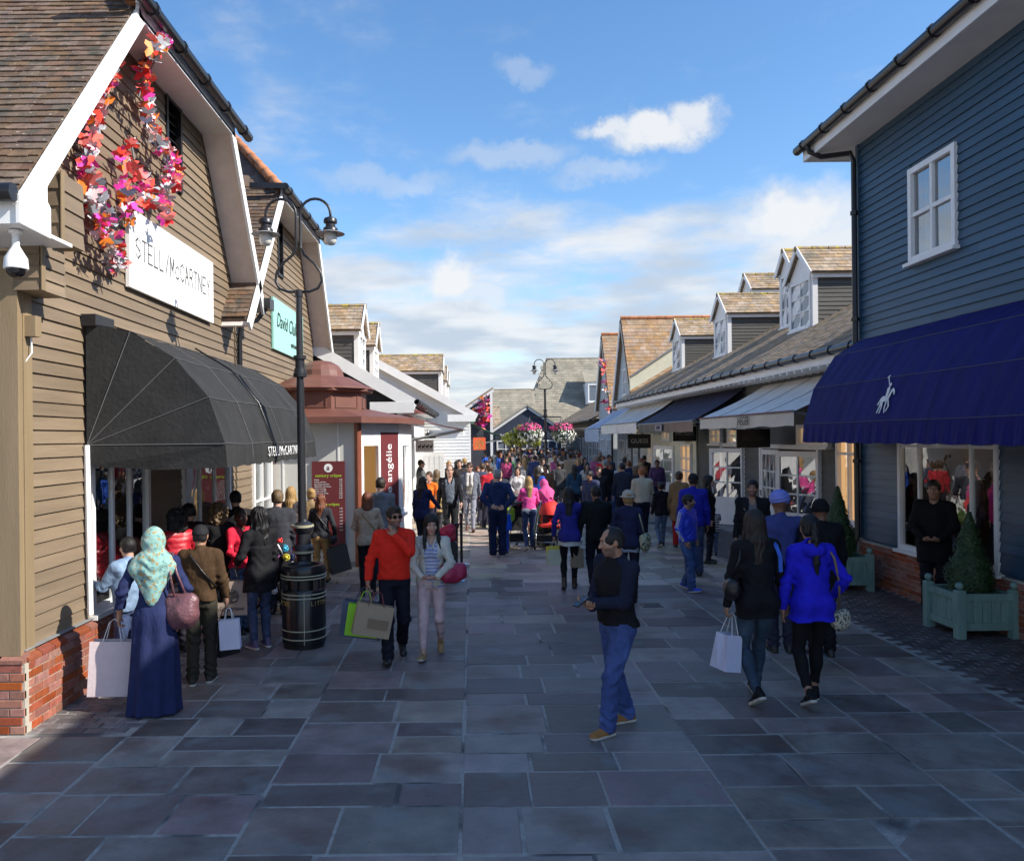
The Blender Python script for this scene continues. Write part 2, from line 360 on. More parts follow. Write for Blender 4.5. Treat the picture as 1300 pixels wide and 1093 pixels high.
def course_rows(v0, v1, exp, lo, hi, holes=()):
    rows = []; v = v0
    while v < v1-1e-6:
        t = min(v+exp, v1)
        segs = [(lo(v), hi(v), lo(t), hi(t))]
        for (h0, h1, z0, z1) in holes:
            if v < z1-.01 and t > z0+.01:
                ns = []
                for (a, b, c, d) in segs:
                    if h1 <= a or h0 >= b: ns.append((a, b, c, d)); continue
                    if h0 > a: ns.append((a, h0, c, h0))
                    if h1 < b: ns.append((h1, b, h1, d))
                segs = ns
        for s in segs:
            if s[1]-s[0] > .03 or s[3]-s[2] > .03:
                a, b, c, d = s; b = max(b, a+.001); d = max(d, c+.001)
                rows.append((v, t, a, b, c, d))
        v += exp
    return rows
def window(parent, F, u0, u1, v0, v1, nu, nv, name='window', frame=.07, bar=.03, depth=.06, mat=None, gl=None, sill=True, top_light=None, inset=.03, at=None):
    mat = mat or m_white
    fr = MB(F)
    fr.box(u0, u0+frame, v0, v1, -.03, depth); fr.box(u1-frame, u1, v0, v1, -.03, depth)
    fr.box(u0+frame, u1-frame, v0, v0+frame, -.03, depth-.003); fr.box(u0+frame, u1-frame, v1-frame, v1, -.03, depth-.003)
    w = fr.build(name, mat, parent)
    gb = MB(F); a, b = u0+frame, u1-frame; c, d = v0+frame, v1-frame
    xs = at or [a+(b-a)*i/nu for i in range(1, nu)]
    for x in xs: gb.box(x-bar/2, x+bar/2, c, d, -.02, depth-.015)
    vs = [c+(d-c)*i/nv for i in range(1, nv)] if top_light is None else [top_light]
    for y in vs: gb.box(a, b, y-bar/2, y+bar/2, -.02, depth-.018)
    if gb.f: gb.build('glazing_bar', mat, w)
    us = [a]+xs+[b]; vv = [c]+vs+[d]
    for i in range(len(us)-1):
        for j in range(len(vv)-1):
            pm = MB(F); t = rnd.uniform(-.002, .002)
            pm.add([(us[i], vv[j], t), (us[i+1], vv[j], -t), (us[i+1], vv[j+1], t), (us[i], vv[j+1], -t)], [(0, 1, 2, 3)]); pm.build('pane', gl or m_glass, w)
    if sill: MB(F).box(u0-.05, u1+.05, v0-.05, v0-.002, -.02, depth+.06).build('sill', mat, w)
    return w
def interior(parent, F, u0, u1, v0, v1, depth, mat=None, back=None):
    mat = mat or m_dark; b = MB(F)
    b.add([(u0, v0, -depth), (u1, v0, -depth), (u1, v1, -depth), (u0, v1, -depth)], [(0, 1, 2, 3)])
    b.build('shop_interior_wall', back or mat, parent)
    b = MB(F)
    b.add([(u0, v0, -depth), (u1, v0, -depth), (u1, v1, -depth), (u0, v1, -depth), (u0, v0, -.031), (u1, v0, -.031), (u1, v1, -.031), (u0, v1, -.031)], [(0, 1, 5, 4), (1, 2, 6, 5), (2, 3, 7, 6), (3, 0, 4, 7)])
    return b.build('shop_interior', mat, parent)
def gutter(parent, a, b, r=.065, step=.9, out=Vector((1, 0, 0)), n=8):
    """half-round gutter with brackets and joint collars"""
    a, b = Vector(a), Vector(b); d = (b-a); L = d.length; d.normalize()
    mb = MB(); mb.tube([a, b], r, 10); g = mb.build('gutter', m_gutter, parent, smooth=40)
    x = .3
    while x < L:
        k = MB(); p = a+d*x; k.tube([p-d*.02, p+d*.02], r*1.22, 10); k.build('gutter_bracket', m_gutter, g); x += step
    return g
def frame_x(X, sgn, Y0=0):          # wall plane x = X. u runs along +Y, v up, n towards sgn*x
    return (V3(X, Y0, 0), V3(0, 1, 0), V3(0, 0, 1), V3(sgn, 0, 0))
def frame_y(Y, X0=0):               # wall plane facing the camera
    return (V3(X0, Y, 0), V3(1, 0, 0), V3(0, 0, 1), V3(0, -1, 0))
# ================================================================== THE SETTING
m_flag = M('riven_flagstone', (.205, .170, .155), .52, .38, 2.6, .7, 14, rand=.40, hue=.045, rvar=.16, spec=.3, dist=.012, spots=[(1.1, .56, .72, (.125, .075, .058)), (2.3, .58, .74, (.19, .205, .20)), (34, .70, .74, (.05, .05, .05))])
m_flags = M('riven_flagstone_sunlit_tone', (.34, .285, .22), .55, .34, 2.6, .4, 14, rand=.34, island=True, hue=.035, rvar=.16, dist=.012, spots=[(1.1, .56, .72, (.14, .11, .08))])  # same stone as near, paler base puts the sunlight into the colour
m_joint = M('pale_sandy_joint', (.34, .32, .29), .9, .2, 20, .3, 90, spots=[(1.2, .52, .62, (.085, .08, .08))])
m_sett = M('granite_sett', (.14, .13, .13), .5, .3, 12, .5, 60, rand=.35, hue=.03, dist=.008)
m_setts = M('granite_sett_far', (.14, .13, .13), .5, .3, 12, .4, 60, rand=.35, island=True, hue=.03, dist=.008)
m_paver = M('dark_clay_paver', (.09, .068, .068), .55, .3, 12, .4, 60, rand=.35, hue=.02, dist=.006)
m_pavers = M('dark_clay_paver_far', (.09, .068, .068), .55, .3, 12, .4, 60, rand=.35, island=True, hue=.02, dist=.006)
g = MB(); g.add([(-300, -60, -.03), (300, -60, -.03), (300, 400, -.03), (-300, 400, -.03)], [(0, 1, 2, 3)])
tag(g.build('ground', M('far_ground', (.22, .21, .19), .8, .2, .4)), kind='structure')
g = MB(); g.add([(-14, -8, -.004), (16, -8, -.004), (16, 100, -.004), (-14, 100, -.004)], [(0, 1, 2, 3)])
pave = tag(g.build('pavement', m_joint), kind='structure')
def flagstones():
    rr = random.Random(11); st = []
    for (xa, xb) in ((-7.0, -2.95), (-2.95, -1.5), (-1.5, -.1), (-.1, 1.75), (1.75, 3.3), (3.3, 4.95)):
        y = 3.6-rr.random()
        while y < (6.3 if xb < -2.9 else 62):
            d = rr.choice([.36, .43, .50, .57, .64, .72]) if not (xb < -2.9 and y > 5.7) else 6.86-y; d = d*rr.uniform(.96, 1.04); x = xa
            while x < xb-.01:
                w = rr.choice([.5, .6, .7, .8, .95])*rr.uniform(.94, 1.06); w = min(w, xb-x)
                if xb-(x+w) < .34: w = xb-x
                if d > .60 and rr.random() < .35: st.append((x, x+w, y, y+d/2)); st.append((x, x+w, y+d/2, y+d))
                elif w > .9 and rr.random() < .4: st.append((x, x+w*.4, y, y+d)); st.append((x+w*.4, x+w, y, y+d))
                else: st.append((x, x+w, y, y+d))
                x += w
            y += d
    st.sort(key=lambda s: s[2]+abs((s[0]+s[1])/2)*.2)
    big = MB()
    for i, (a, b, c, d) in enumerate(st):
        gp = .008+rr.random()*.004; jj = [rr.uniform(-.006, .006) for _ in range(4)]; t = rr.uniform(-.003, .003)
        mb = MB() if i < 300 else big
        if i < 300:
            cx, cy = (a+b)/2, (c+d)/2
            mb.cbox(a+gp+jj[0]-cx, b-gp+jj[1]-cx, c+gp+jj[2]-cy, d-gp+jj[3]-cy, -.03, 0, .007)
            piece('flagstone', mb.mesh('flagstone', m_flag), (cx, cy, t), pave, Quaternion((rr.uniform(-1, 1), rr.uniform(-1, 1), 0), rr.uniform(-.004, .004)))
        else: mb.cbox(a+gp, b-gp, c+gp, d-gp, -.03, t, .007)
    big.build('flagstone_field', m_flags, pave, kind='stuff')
flagstones()
def setts(name, x0, x1, y0, y1, lx, ly, mat, mats, singles, vis, bond=True, seed=1):
    rr = random.Random(seed); L = []; ny = int((y1-y0)/ly); nx = int((x1-x0)/lx)
    for j in range(ny):
        for i in range(nx):
            xo = (lx/2 if (j % 2 and bond) else 0)
            L.append((x0+i*lx+xo, y0+j*ly))
    mb = MB(); mb.cbox(-lx/2+.006, lx/2-.006, -ly/2+.006, ly/2-.006, -.03, .004, .006); me = mb.mesh(name, mat); big = MB()
    strip = MB(); strip.add([(x0, y0, -.0015), (x1+lx*.5, y0, -.0015), (x1+lx*.5, y1, -.0015), (x0, y1, -.0015)], [(0, 1, 2, 3)])
    root = tag(strip.build(name+'_strip', m_joint), kind='structure')
    n = 0
    for (x, y) in L:
        c = (x+lx/2, y+ly/2, rr.uniform(-.003, .003))
        if n < singles and vis(c[0], c[1]): piece(name, me, c, root, Quaternion((rr.uniform(-1, 1), rr.uniform(-1, 1), rr.uniform(-1, 1)), rr.uniform(-.03, .03))); n += 1
        else: big.cbox(x+.006, x+lx-.006, y+.006, y+ly-.006, -.03, c[2]+.004, .006)
    if big.f: big.build(name+'_field', mats, root, kind='stuff')
setts('granite_sett', -3.95, -2.98, 6.88, 15.5, .19, .125, m_sett, m_setts, 300, lambda x, y: y < 13.5 and x*1020/y+600 > -10, seed=3)
setts('clay_paver', 4.98, 6.58, 4.2, 22.0, .215, .105, m_paver, m_pavers, 300, lambda x, y: x*1020/y+600 < 1310 and y > 7.2, seed=5)
# ------------------------------------------------------------------ left: two tan clapboard gables
m_maroon = M('maroon_panel', (.16, .028, .028), .5, .1)
m_pinksoffit = M('soffit_primer', (.62, .54, .50), .6, .08)
def gabled_shop(Y0, Y1, label, first):
    XW = -3.95
    b = thing('clapboard_shop', (XW, Y0, 0), label, 'shop building', 'tan clapboard shops with half-hipped gables')
    near = lambda z: max(Y0, Y0-.50+(z-4.53)/1.163)
    zf = 5.05
    far = lambda z: min(Y1, Y1-.07-(z-zf)/1.33)
    ZT = 7.12; nT, fT = near(ZT)-.15, far(ZT)+.12
    zp = (Y1+.05-(Y0-.65)+4.53/1.163+zf/1.33)/(1/1.163+1/1.33); yp = Y0-.65+(zp-4.53)/1.163
    F = frame_x(XW, 1)
    if first: holes = [(Y0+1.25, Y0+2.75, .66, 2.45), (Y0+3.85, Y0+6.0, .66, 2.5), (Y0+3.4, Y0+3.95, 5.85, 7.0)]
    else: holes = [(Y0+.9, Y0+2.2, .66, 2.4), (Y0+2.95, Y0+3.4, 5.85, 7.0)]
    core = MB(F)
    # wall core as columns between the openings
    ys = sorted({Y0, Y1}|{h[0] for h in holes}|{h[1] for h in holes})
    for a, c in zip(ys, ys[1:]):
        spans = [(0, None)]
        for h in holes:
            if h[0] <= a+.01 and h[1] >= c-.01: spans = [(lo, h[2]) if hi is None else (lo, hi) for lo, hi in spans]+[(h[3], None)]
        for lo, hi in spans:
            top = lambda u: min(4.6+(u-Y0+.50)*1.163, zf+(Y1-u)*1.33, ZT)
            if hi is None:
                m1, m2 = near(ZT), far(ZT); us = [a]+[q for q in (m1, m2) if a < q < c]+[c]
                core.poly([(a, lo, -.2), (c, lo, -.2)]+[(u, max(lo+.01, top(u)-.05), -.2) for u in us[::-1]], (0, 0, .195))
            else: core.hexa([(a, lo, -.2), (c, lo, -.2), (c, hi, -.2), (a, hi, -.2), (a, lo, -.004), (c, lo, -.004), (c, hi, -.004), (a, hi, -.004)])
    core.build('wall', m_brown, b)
    lo0 = .69 if first else .3
    boards(b, F, course_rows(lo0, ZT, .128, lambda z: near(z)+.0, far, holes), m_brown, th=.024)
    # roof shell
    r = MB()
    XO = -3.52; XR = XO-(zp-ZT)/1.15
    def rp(u, w, z): return (u, w, z)
    r.poly([(XO, Y0-.75, 4.40), (-12, Y0-.75, 4.40), (-12, yp, zp), (XR, yp, zp), (XO, nT-.02, ZT-.02)], (0, .03, -.05))
    r.poly([(XO, Y1+.2, zf-.2), (-12, Y1+.2, zf-.2), (-12, yp, zp), (XR, yp, zp), (XO, fT+.02, ZT-.02)], (0, -.03, -.05))
    r.poly([(XO-.02, nT-.1, ZT-.02), (XO-.02, fT+.1, ZT-.02), (XR, yp, zp+.01)], (-.03, 0, -.05))
    rf = r.build('roof', m_tileAs, b)
    vv = Vector((0, 1, 1.163)).normalized()
    vis = (lambda u, v: u < .588*(Y0-.75+v*.652)+.25+XO) if first else (lambda u, v: u < 1.2)
    hipc = lambda u, v: v*vv.z < (ZT-4.44)+max(0, u)*1.15-.05
    slope_tiles(rf, V3(XO-.01, Y0-.75, 4.415), (-1, 0, 0), vv, 12, int((ZT-4.4)/vv.z/.108)+2, .17, .108, m_tileA, m_tileAs, 300 if first else 140, lambda u, v: vis(u, v) and hipc(u, v))
    slope_tiles(rf, V3(XO-.01, Y0-.75, 4.415), (-1, 0, 0), vv, 24, int((ZT-4.4)/vv.z/.108)+8, .17, .108, m_tileAs, None, 0, lambda u, v: not vis(u, v) and hipc(u, v))
    hv = Vector((XR-XO, 0, zp-ZT)).normalized(); hw = fT-nT
    slope_tiles(rf, V3(XO, nT-.15, ZT), (0, 1, 0), hv, int(hw/.17)+1, 20, .17, .108, m_tileAs, None, 0, lambda u, v: abs(u-hw/2-.15) < (hw/2+.15)*(1-v*hv.z/(zp-ZT)))
    # hip and ridge tiles
    for (p, q) in (((XO, nT-.12, ZT+.04), (XR, yp, zp+.04)), ((XO, fT+.12, ZT+.04), (XR, yp, zp+.04))):
        p, q = Vector(p), Vector(q); n = max(2, int((q-p).length/.33))
        for i in range(n):
            mb = MB(); mb.tube([p+(q-p)*(i/n), p+(q-p)*((i+.97)/n)], [.10, .085], 8); mb.build('hip_tile', m_ridge, rf, smooth=True)
    # verge boards
    for (p, q) in (((XO+.03, Y0-.78, 4.28), (XO+.03, nT-.02, ZT-.10)), ((XO+.03, Y1+.22, zf-.42), (XO+.03, fT+.02, ZT-.10))):
        mb = MB(); mb.beam(p, q, .04, .17, up=(0, 0, 1)); mb.build('bargeboard', m_white, b)
        mb = MB(); p2, q2 = Vector(p)+V3(-.23, 0, .0), Vector(q)+V3(-.23, 0, .0); mb.beam(p2, q2, .42, .03, up=(0, 0, 1)); mb.build('verge_soffit', m_pinksoffit, b)
    mb = MB(); mb.box(XW, XO+.05, nT-.05, fT+.05, ZT-.13, ZT-.10); mb.build('soffit', m_soffit, b)
    mb = MB(); mb.box(XO+.012, XO+.05, nT-.1, fT+.1, ZT-.15, ZT+.02); mb.build('fascia', m_white, b)
    gutter(b, (XO+.13, nT-.25, ZT+.01), (XO+.13, fT+.55, ZT+.01), .07, .85)
    mb = MB(); mb.beam((XO+.13, nT-.25, ZT+.01), (XO-.5, nT-.3, ZT+.01), .1, .1); mb.build('gutter_return', m_gutter, b)
    # louvre
    h = holes[-1]; mb = MB(F)
    mb.box(h[0], h[0]+.06, h[2], h[3], -.1, .04); mb.box(h[1]-.06, h[1], h[2], h[3], -.1, .04); mb.box(h[0]+.06, h[1]-.06, h[2], h[2]+.05, -.1, .037); mb.box(h[0]+.06, h[1]-.06, h[3]-.05, h[3], -.1, .037)
    lv = mb.build('louvre_window', m_black, b)
    for i in range(9):
        z = h[2]+.07+i*(h[3]-h[2]-.14)/9; mb = MB(F); mb.hexa([(h[0]+.06, z, -.01), (h[1]-.06, z, -.01), (h[1]-.06, z+.012, -.01), (h[0]+.06, z+.012, -.01), (h[0]+.06, z+.07, -.07), (h[1]-.06, z+.07, -.07), (h[1]-.06, z+.08, -.07), (h[0]+.06, z+.08, -.07)]); mb.build('slat', m_black, lv)
    mb = MB(F); mb.box(h[0], h[1], h[2], h[3], -.15, -.11); mb.build('backing', m_dark, lv)
    return b, F
lb1, F1 = gabled_shop(7.0, 13.3, 'nearest tan clapboard shop on the left with a butterfly garland and brick base', True)
lb2, F2 = gabled_shop(13.4, 19.9, 'second tan clapboard gable on the left bearing the mint green sign', False)
# ---- details of the first gable
mb = MB(); mb.box(-4.14, -3.90, 6.90, 6.975, .66, 4.1); mb.box(-3.945, -3.895, 6.98, 7.12, .66, 4.1); mb.build('corner_post', m_postbrown, lb1)
mb = MB(); mb.box(-9, -4.0, 7.005, 7.2, 0, 4.3); mb.build('side_wall', m_brown, lb1)
Fy = frame_y(7.0)
boards(lb1, Fy, course_rows(.69, 4.1, .128, lambda z: -8.0, lambda z: -4.145), m_brown, joined=True)
mb = MB(); mb.box(-8, -3.46, 6.20, 6.98, 4.18, 4.21); mb.box(-8, -3.46, 6.18, 6.20, 4.18, 4.40); mb.poly([(-3.455, 6.16, 4.18), (-3.455, 6.62, 4.17), (-3.455, 6.62, 4.42), (-3.455, 6.57, 4.46), (-3.455, 6.57, 4.68), (-3.455, 6.30, 4.52), (-3.455, 6.16, 4.40)], (-.03, 0, 0)); mb.build('boxed_eave', m_white, lb1)
gutter(lb1, (-3.47, 6.11, 4.40), (-8, 6.11, 4.40), .07, .7, out=V3(0, -1, 0))
for (X1, ya, yb, za, zb) in ((-3.62, 7.08, 7.50, 4.27, 4.88), (-3.70, 6.90, 7.30, 3.80, 4.22)):
    mb = MB(); mb.box(-3.93, X1, ya, yb, za, zb); bx = mb.build('shutter_box', m_postbrown, lb1)
    n = 4
    for i in range(n):
        z0 = za+(zb-za)*i/n; z1 = za+(zb-za)*(i+1)/n
        for F, a, c in ((frame_x(X1, 1), ya, yb), (frame_y(ya), -3.93, X1)):
            mb = MB(F); mb.hexa([(a, z0, 0), (c, z0, 0), (c, z0, .02), (a, z0, .02), (a, z1, 0), (c, z1, 0), (c, z1, .004), (a, z1, .004)]); mb.build('clapboard', m_brown, bx)
    mb = MB(); mb.box(X1+.021, X1+.03, ya-.025, ya+.035, za, zb); mb.build('corner_trim', m_postbrown, bx)
# brick plinth
def brick_plinth(parent, F, u0, u1, ztop, nsing, singles_u, seed, mat=m_brick, mats=m_bricks):
    core = MB(F); core.box(u0, u1, 0, ztop, -.1, .0); core.build('brick_plinth', m_mortar, parent)
    rr = random.Random(seed); big = MB(F); n = 0; course = 0; z = .006
    O, U, V, N = F
    bm = MB(); bm.cbox(-.1075, .1075, -.0325, .0325, -.02, .012, .004); me = bm.mesh('brick', mat)
    q0 = Matrix((U, V, N)).transposed().to_quaternion() if U.cross(V).dot(N) > 0 else Matrix((-U, V, N)).transposed().to_quaternion()
    while z+.065 < ztop+.01:
        u = u0-(.1125 if course % 2 else 0)
        while u < u1-.02:
            a, c = max(u, u0), min(u+.215, u1)
            if c-a > .2 and n < nsing and singles_u[0] < u < singles_u[1]:
                piece('brick', me, O+U*((a+c)/2)+V*(z+.0325)+N*rr.uniform(-.003, .003), parent, q0); n += 1
            elif c-a > .03: big.cbox(a, c, z, z+.065, -.02, .012, .004)
            u += .225
        z += .075; course += 1
    if big.f: big.build('brick_courses', mats, parent, kind='stuff')
Fb = frame_x(-3.86, 1)
brick_plinth(lb1, Fb, 6.93, 13.3, .60, 90, (6.8, 9.4), 1)
brick_plinth(lb1, frame_y(6.87), -6, -3.85, .60, 24, (-4.6, -3.8), 2)
for i in range(11):
    mb = MB(Fb); u = 6.92+i*.225; mb.hexa([(u, .603, -.1), (u+.215, .603, -.1), (u+.215, .603, .018), (u, .603, .018), (u, .69, -.1), (u+.215, .69, -.1), (u+.215, .635, .018), (u, .635, .018)]); mb.build('sloping_coping_brick', m_brick, lb1)
for i in range(6):
    mb = MB(frame_y(6.87)); u = -4.06-i*.225; mb.hexa([(u, .603, -.1), (u+.2, .603, -.1), (u+.2, .603, .018), (u, .603, .018), (u, .69, -.1), (u+.2, .69, -.1), (u+.2, .635, .018), (u, .635, .018)]); mb.build('sloping_coping_brick', m_brick, lb1)
mb = MB(Fb); mb.box(6.95, 8.2, .69, .70, -.1, -.02); mb.build('lead_flashing', m_lead, lb1)
w = window(lb1, F1, 8.25, 9.75, .72, 2.42, 3, 1, frame=.07, bar=.05, depth=.04, top_light=None)
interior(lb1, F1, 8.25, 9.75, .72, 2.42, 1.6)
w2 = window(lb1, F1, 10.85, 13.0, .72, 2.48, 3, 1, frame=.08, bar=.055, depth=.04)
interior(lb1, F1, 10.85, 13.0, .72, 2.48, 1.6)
for u in (8.45, 8.98, 9.25, 11.2, 11.7, 12.4):
    mb = MB(F1); mb.box(u, u+.26, .78, 2.4, -.7, -.68); mb.build('reflection_panel', m_maroon, lb1)  # maroon and white strips stand in for the kiosk sign reflected in the glass
    mb = MB(F1); mb.box(u+.29, u+.36, .78, 2.4, -.65, -.63); mb.build('reflection_panel', m_white, lb1)
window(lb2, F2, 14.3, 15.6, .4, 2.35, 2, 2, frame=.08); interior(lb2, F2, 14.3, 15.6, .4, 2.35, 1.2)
# downpipe between the gables
mb = MB(); mb.tube([(-3.45, 13.55, 4.72), (-3.6, 13.5, 4.5), (-3.86, 13.45, 4.4), (-3.88, 13.45, 4.2), (-3.88, 13.45, 2.2)], .04, 8); mb.lathe([(.06, 0), (.06, .06)], (-3.88, 13.45, 3.6), 8); mb.lathe([(.06, 0), (.06, .06)], (-3.88, 13.45, 2.6), 8)
mb.box(-3.52, -3.36, 13.42, 13.7, 4.68, 4.86); mb.build('downpipe', m_gutter, lb1, smooth=40)
# security camera on the eave, sensor box, signs
cc = thing('security_camera', (-3.60, 6.36, 4.17), 'white dome security camera hanging under the eave at the left edge', 'security camera')
MB().lathe([(.05, 0), (.05, -.02), (.028, -.03), (.028, -.12), (.05, -.16), (.085, -.22), (.092, -.30), (.088, -.305)], (-3.60, 6.36, 4.17), 18).build('housing', m_white, cc, smooth=30)
m = MB(); m.sphere((-3.60, 6.36, 3.865), (.075, .075, .07), 16, 8); m.build('dome', M('smoked_dome', (.01, .01, .012), .05, .05), cc, smooth=True)
ms = thing('alarm_sensor', (-3.90, 7.05, 3.52), 'small tan alarm sensor box with a loose cable on the corner', 'alarm sensor')
MB().box(-3.92, -3.80, 7.0, 7.1, 3.42, 3.60).build('sensor_box', m_postbrown, ms)
MB().tube([(-3.87, 7.06, 3.42), (-3.86, 7.05, 3.28), (-3.9, 7.02, 3.2), (-3.91, 6.98, 3.27)], .008, 6).build('cable', m_wink, ms)
sg = thing('shop_sign', (-3.92, 10.6, 4.25), 'large white shop sign with spaced dotted black capitals on the nearest gable', 'shop sign')
MB(F1).box(9.12, 12.08, 4.25, 5.16, .03, .075).build('sign_board', M('white_sign_enamel', (.8, .8, .79), .35, .03), sg)
FT = (V3(-3.875, 10.6, 4.74), V3(0, 1, 0), V3(0, 0, 1), V3(1, 0, 0))
m_dots = M('black_dots', (.02, .02, .022), .6, .1)
def dotted(txt, F, w, h, parent, dot=.011):
    """capitals drawn as rows of round dots, as on the sign"""
    seg = {'S': [(1, .85), (.5, 1), (0, .82), (.1, .6), (.9, .4), (1, .18), (.5, 0), (0, .15)], 'T': [[(0, 1), (1, 1)], [(.5, 1), (.5, 0)]], 'E': [[(1, 1), (0, 1), (0, 0), (1, 0)], [(0, .5), (.8, .5)]],
           'L': [(0, 1), (0, 0), (.9, 0)], '/': [(.2, 0), (.9, 1)], 'M': [(0, 0), (0, 1), (.5, .3), (1, 1), (1, 0)], 'c': [(1, .6), (.6, .72), (.1, .55), (0, .3), (.2, .05), (.6, 0), (1, .12)],
           'C': [(1, .85), (.6, 1), (.1, .8), (0, .5), (.1, .2), (.6, 0), (1, .15)], 'A': [[(0, 0), (.5, 1), (1, 0)], [(.25, .4), (.75, .4)]], 'R': [[(0, 0), (0, 1), (.7, 1), (1, .78), (.7, .52), (0, .5)], [(.5, .5), (1, 0)]],
           'N': [(0, 0), (0, 1), (1, 0), (1, 1)], 'Y': [[(0, 1), (.5, .5), (1, 1)], [(.5, .5), (.5, 0)]]}
    n = len(txt); adv = w/n; cw = adv*.66; O, U, V, N = F
    for i, ch in enumerate(txt):
        s = seg[ch]; s = s if isinstance(s[0], list) else [s]; mb = MB()
        for line in s:
            pts = [Vector((-w/2+i*adv+adv*.17+x*cw, -h/2+y*h, 0)) for x, y in line]
            for a, b in zip(pts, pts[1:]):
                k = max(1, int((b-a).length/(dot*1.75)))
                for j in range(k+1):
                    c = a+(b-a)*j/k; P = O+U*c.x+V*c.y
                    ring = [P+(U*math.cos(q)+V*math.sin(q))*dot+N*.003 for q in [math.pi/3*t for t in range(6)]]
                    mb.add(ring, [(0, 1, 2, 3, 4, 5)])
        mb.build('letter', m_dots, parent)
dotted('STELL/McCARTNEY', FT, 2.66, .23, sg, .0135)
s2 = thing('shop_sign', (-3.92, 17, 4.3), 'mint green shop sign with black script behind the near lamp post', 'shop sign')
MB(F2).box(15.75, 18.5, 4.28, 5.30, .03, .07).build('sign_board', M('mint_sign', (.33, .66, .58), .4, .03), s2)
text('David Clulow', (V3(-3.88, 17.1, 4.88), V3(0, 1, 0), V3(0, 0, 1), V3(1, 0, 0)), .42, m_ink, s2, shear=.3, sx=.95)
text('opticians', (V3(-3.88, 17.5, 4.52), V3(0, 1, 0), V3(0, 0, 1), V3(1, 0, 0)), .16, m_ink, s2, shear=.25)
# ------------------------------------------------------------------ black dome awning
m_canvasB = M('black_awning_canvas', (.028, .028, .028), .8, .22, 3, .35, 22, stretch=(1, 1, 1), spec=.25)
m_seam = M('pale_seam_thread', (.12, .12, .125), .8, .05)
aw = thing('awning', (-3.93, 10.4, 2.2), 'black dome awning with fan shaped ends over the nearest left shop', 'awning')
prof = [(-3.90, 3.70), (-3.45, 3.60), (-3.00, 3.33), (-2.67, 2.93), (-2.50, 2.46)]
def awning_dome(y0, y1, prof, piv, zval, parent, mat, nseg, seams_y, name='canopy', sag=.012, sgn=1, fan=True):
    mb = MB(); ny = nseg; P = len(prof); vs = []
    for i in range(ny+1):
        y = y0+(y1-y0)*i/ny
        for q, (x, z) in enumerate(prof): vs.append((x+.008*sgn*math.sin(i*1.9+q*2.3), y, z-sag*math.sin(math.pi*((i*3/ny) % 1))+.006*math.sin(i*2.6+q)))
    F = [(i*P+j, (i+1)*P+j, (i+1)*P+j+1, i*P+j+1) for i in range(ny) for j in range(P-1)]
    mb.add(vs, F)
    (xe, ze) = prof[-1]; vs = []                                   # valance
    for i in range(ny*3+1):
        y = y0+(y1-y0)*i/(ny*3); wv = .012*math.sin(i*1.7)
        vs += [(xe, y, ze), (xe+(.02+wv)*sgn, y, zval+.008*math.sin(i*.9))]
    mb.add(vs, [(2*i, 2*i+2, 2*i+3, 2*i+1) for i in range(ny*3)])
    c = mb.build(name, mat, parent)
    for k, y in enumerate((y0, y1)):
        e = MB(); s = .0; pv = (piv[0], y, piv[1])
        for j in range(P-1): e.add([(prof[j][0], y, prof[j][1]), (prof[j+1][0], y, prof[j+1][1]), pv], [(0, 1, 2)])
        e.add([pv, (xe, y, ze), (xe+.02*sgn, y, zval), ((piv[0]+xe)/2, y+.03, zval-.02), (piv[0]+.03*sgn, y, zval+.03)], [(0, 1, 2, 3, 4)])
        e.build('end_panel', mat, parent)
        e = MB()
        for j in range(1, P): e.tube([pv, (prof[j][0], y-.006*(1 if k == 0 else -1), prof[j][1])], .0045, 5)
        e.build('fan_seam', m_seam, parent)
    e = MB()
    for j in range(1, P): e.tube([(prof[j][0]+.006*sgn, y0+(y1-y0)*i/ny, prof[j][1]+.006-sag*math.sin(math.pi*((i*3/ny) % 1))) for i in range(ny+1)], .0035, 5)
    e.build('hoop_seam', m_seam, parent)
    for y in seams_y:
        e = MB(); e.tube([(x+.004*sgn, y, z+.004) for x, z in prof]+[(xe+.022*sgn, y, zval)], .0035, 5); e.build('vertical_seam', m_seam, parent)
    return c
awning_dome(8.12, 12.75, prof, (-3.90, 2.46), 2.22, aw, m_canvasB, 24, (9.1, 10.6, 12.0))
mb = MB(); mb.tube([(-3.9, 8.12, 2.46), (-3.88, 8.12, .75)], .03, 8); mb.build('awning_pole', m_white, aw)
mb = MB(); mb.box(-3.93, -3.78, 8.08, 8.5, 3.66, 3.78); mb.build('awning_head_rail', m_gutter, aw)
mb = MB(); mb.tube([(-3.44, 10.0, 3.64), (-3.0, 10.0, 3.37), (-2.66, 10.0, 2.96), (-2.485, 10.02, 2.47), (-2.47, 10.06, 2.2)], .012, 6); mb.build('pull_cord', m_black, aw, smooth=True)
FA = (V3(-2.488, 10.62, 2.345), V3(0, 1, 0), V3(-.087, 0, .996), V3(.996, 0, .087))
text('STELL/McCARTNEY', FA, .17, m_wink, aw, space=1.25, sx=1.02, off=.012)
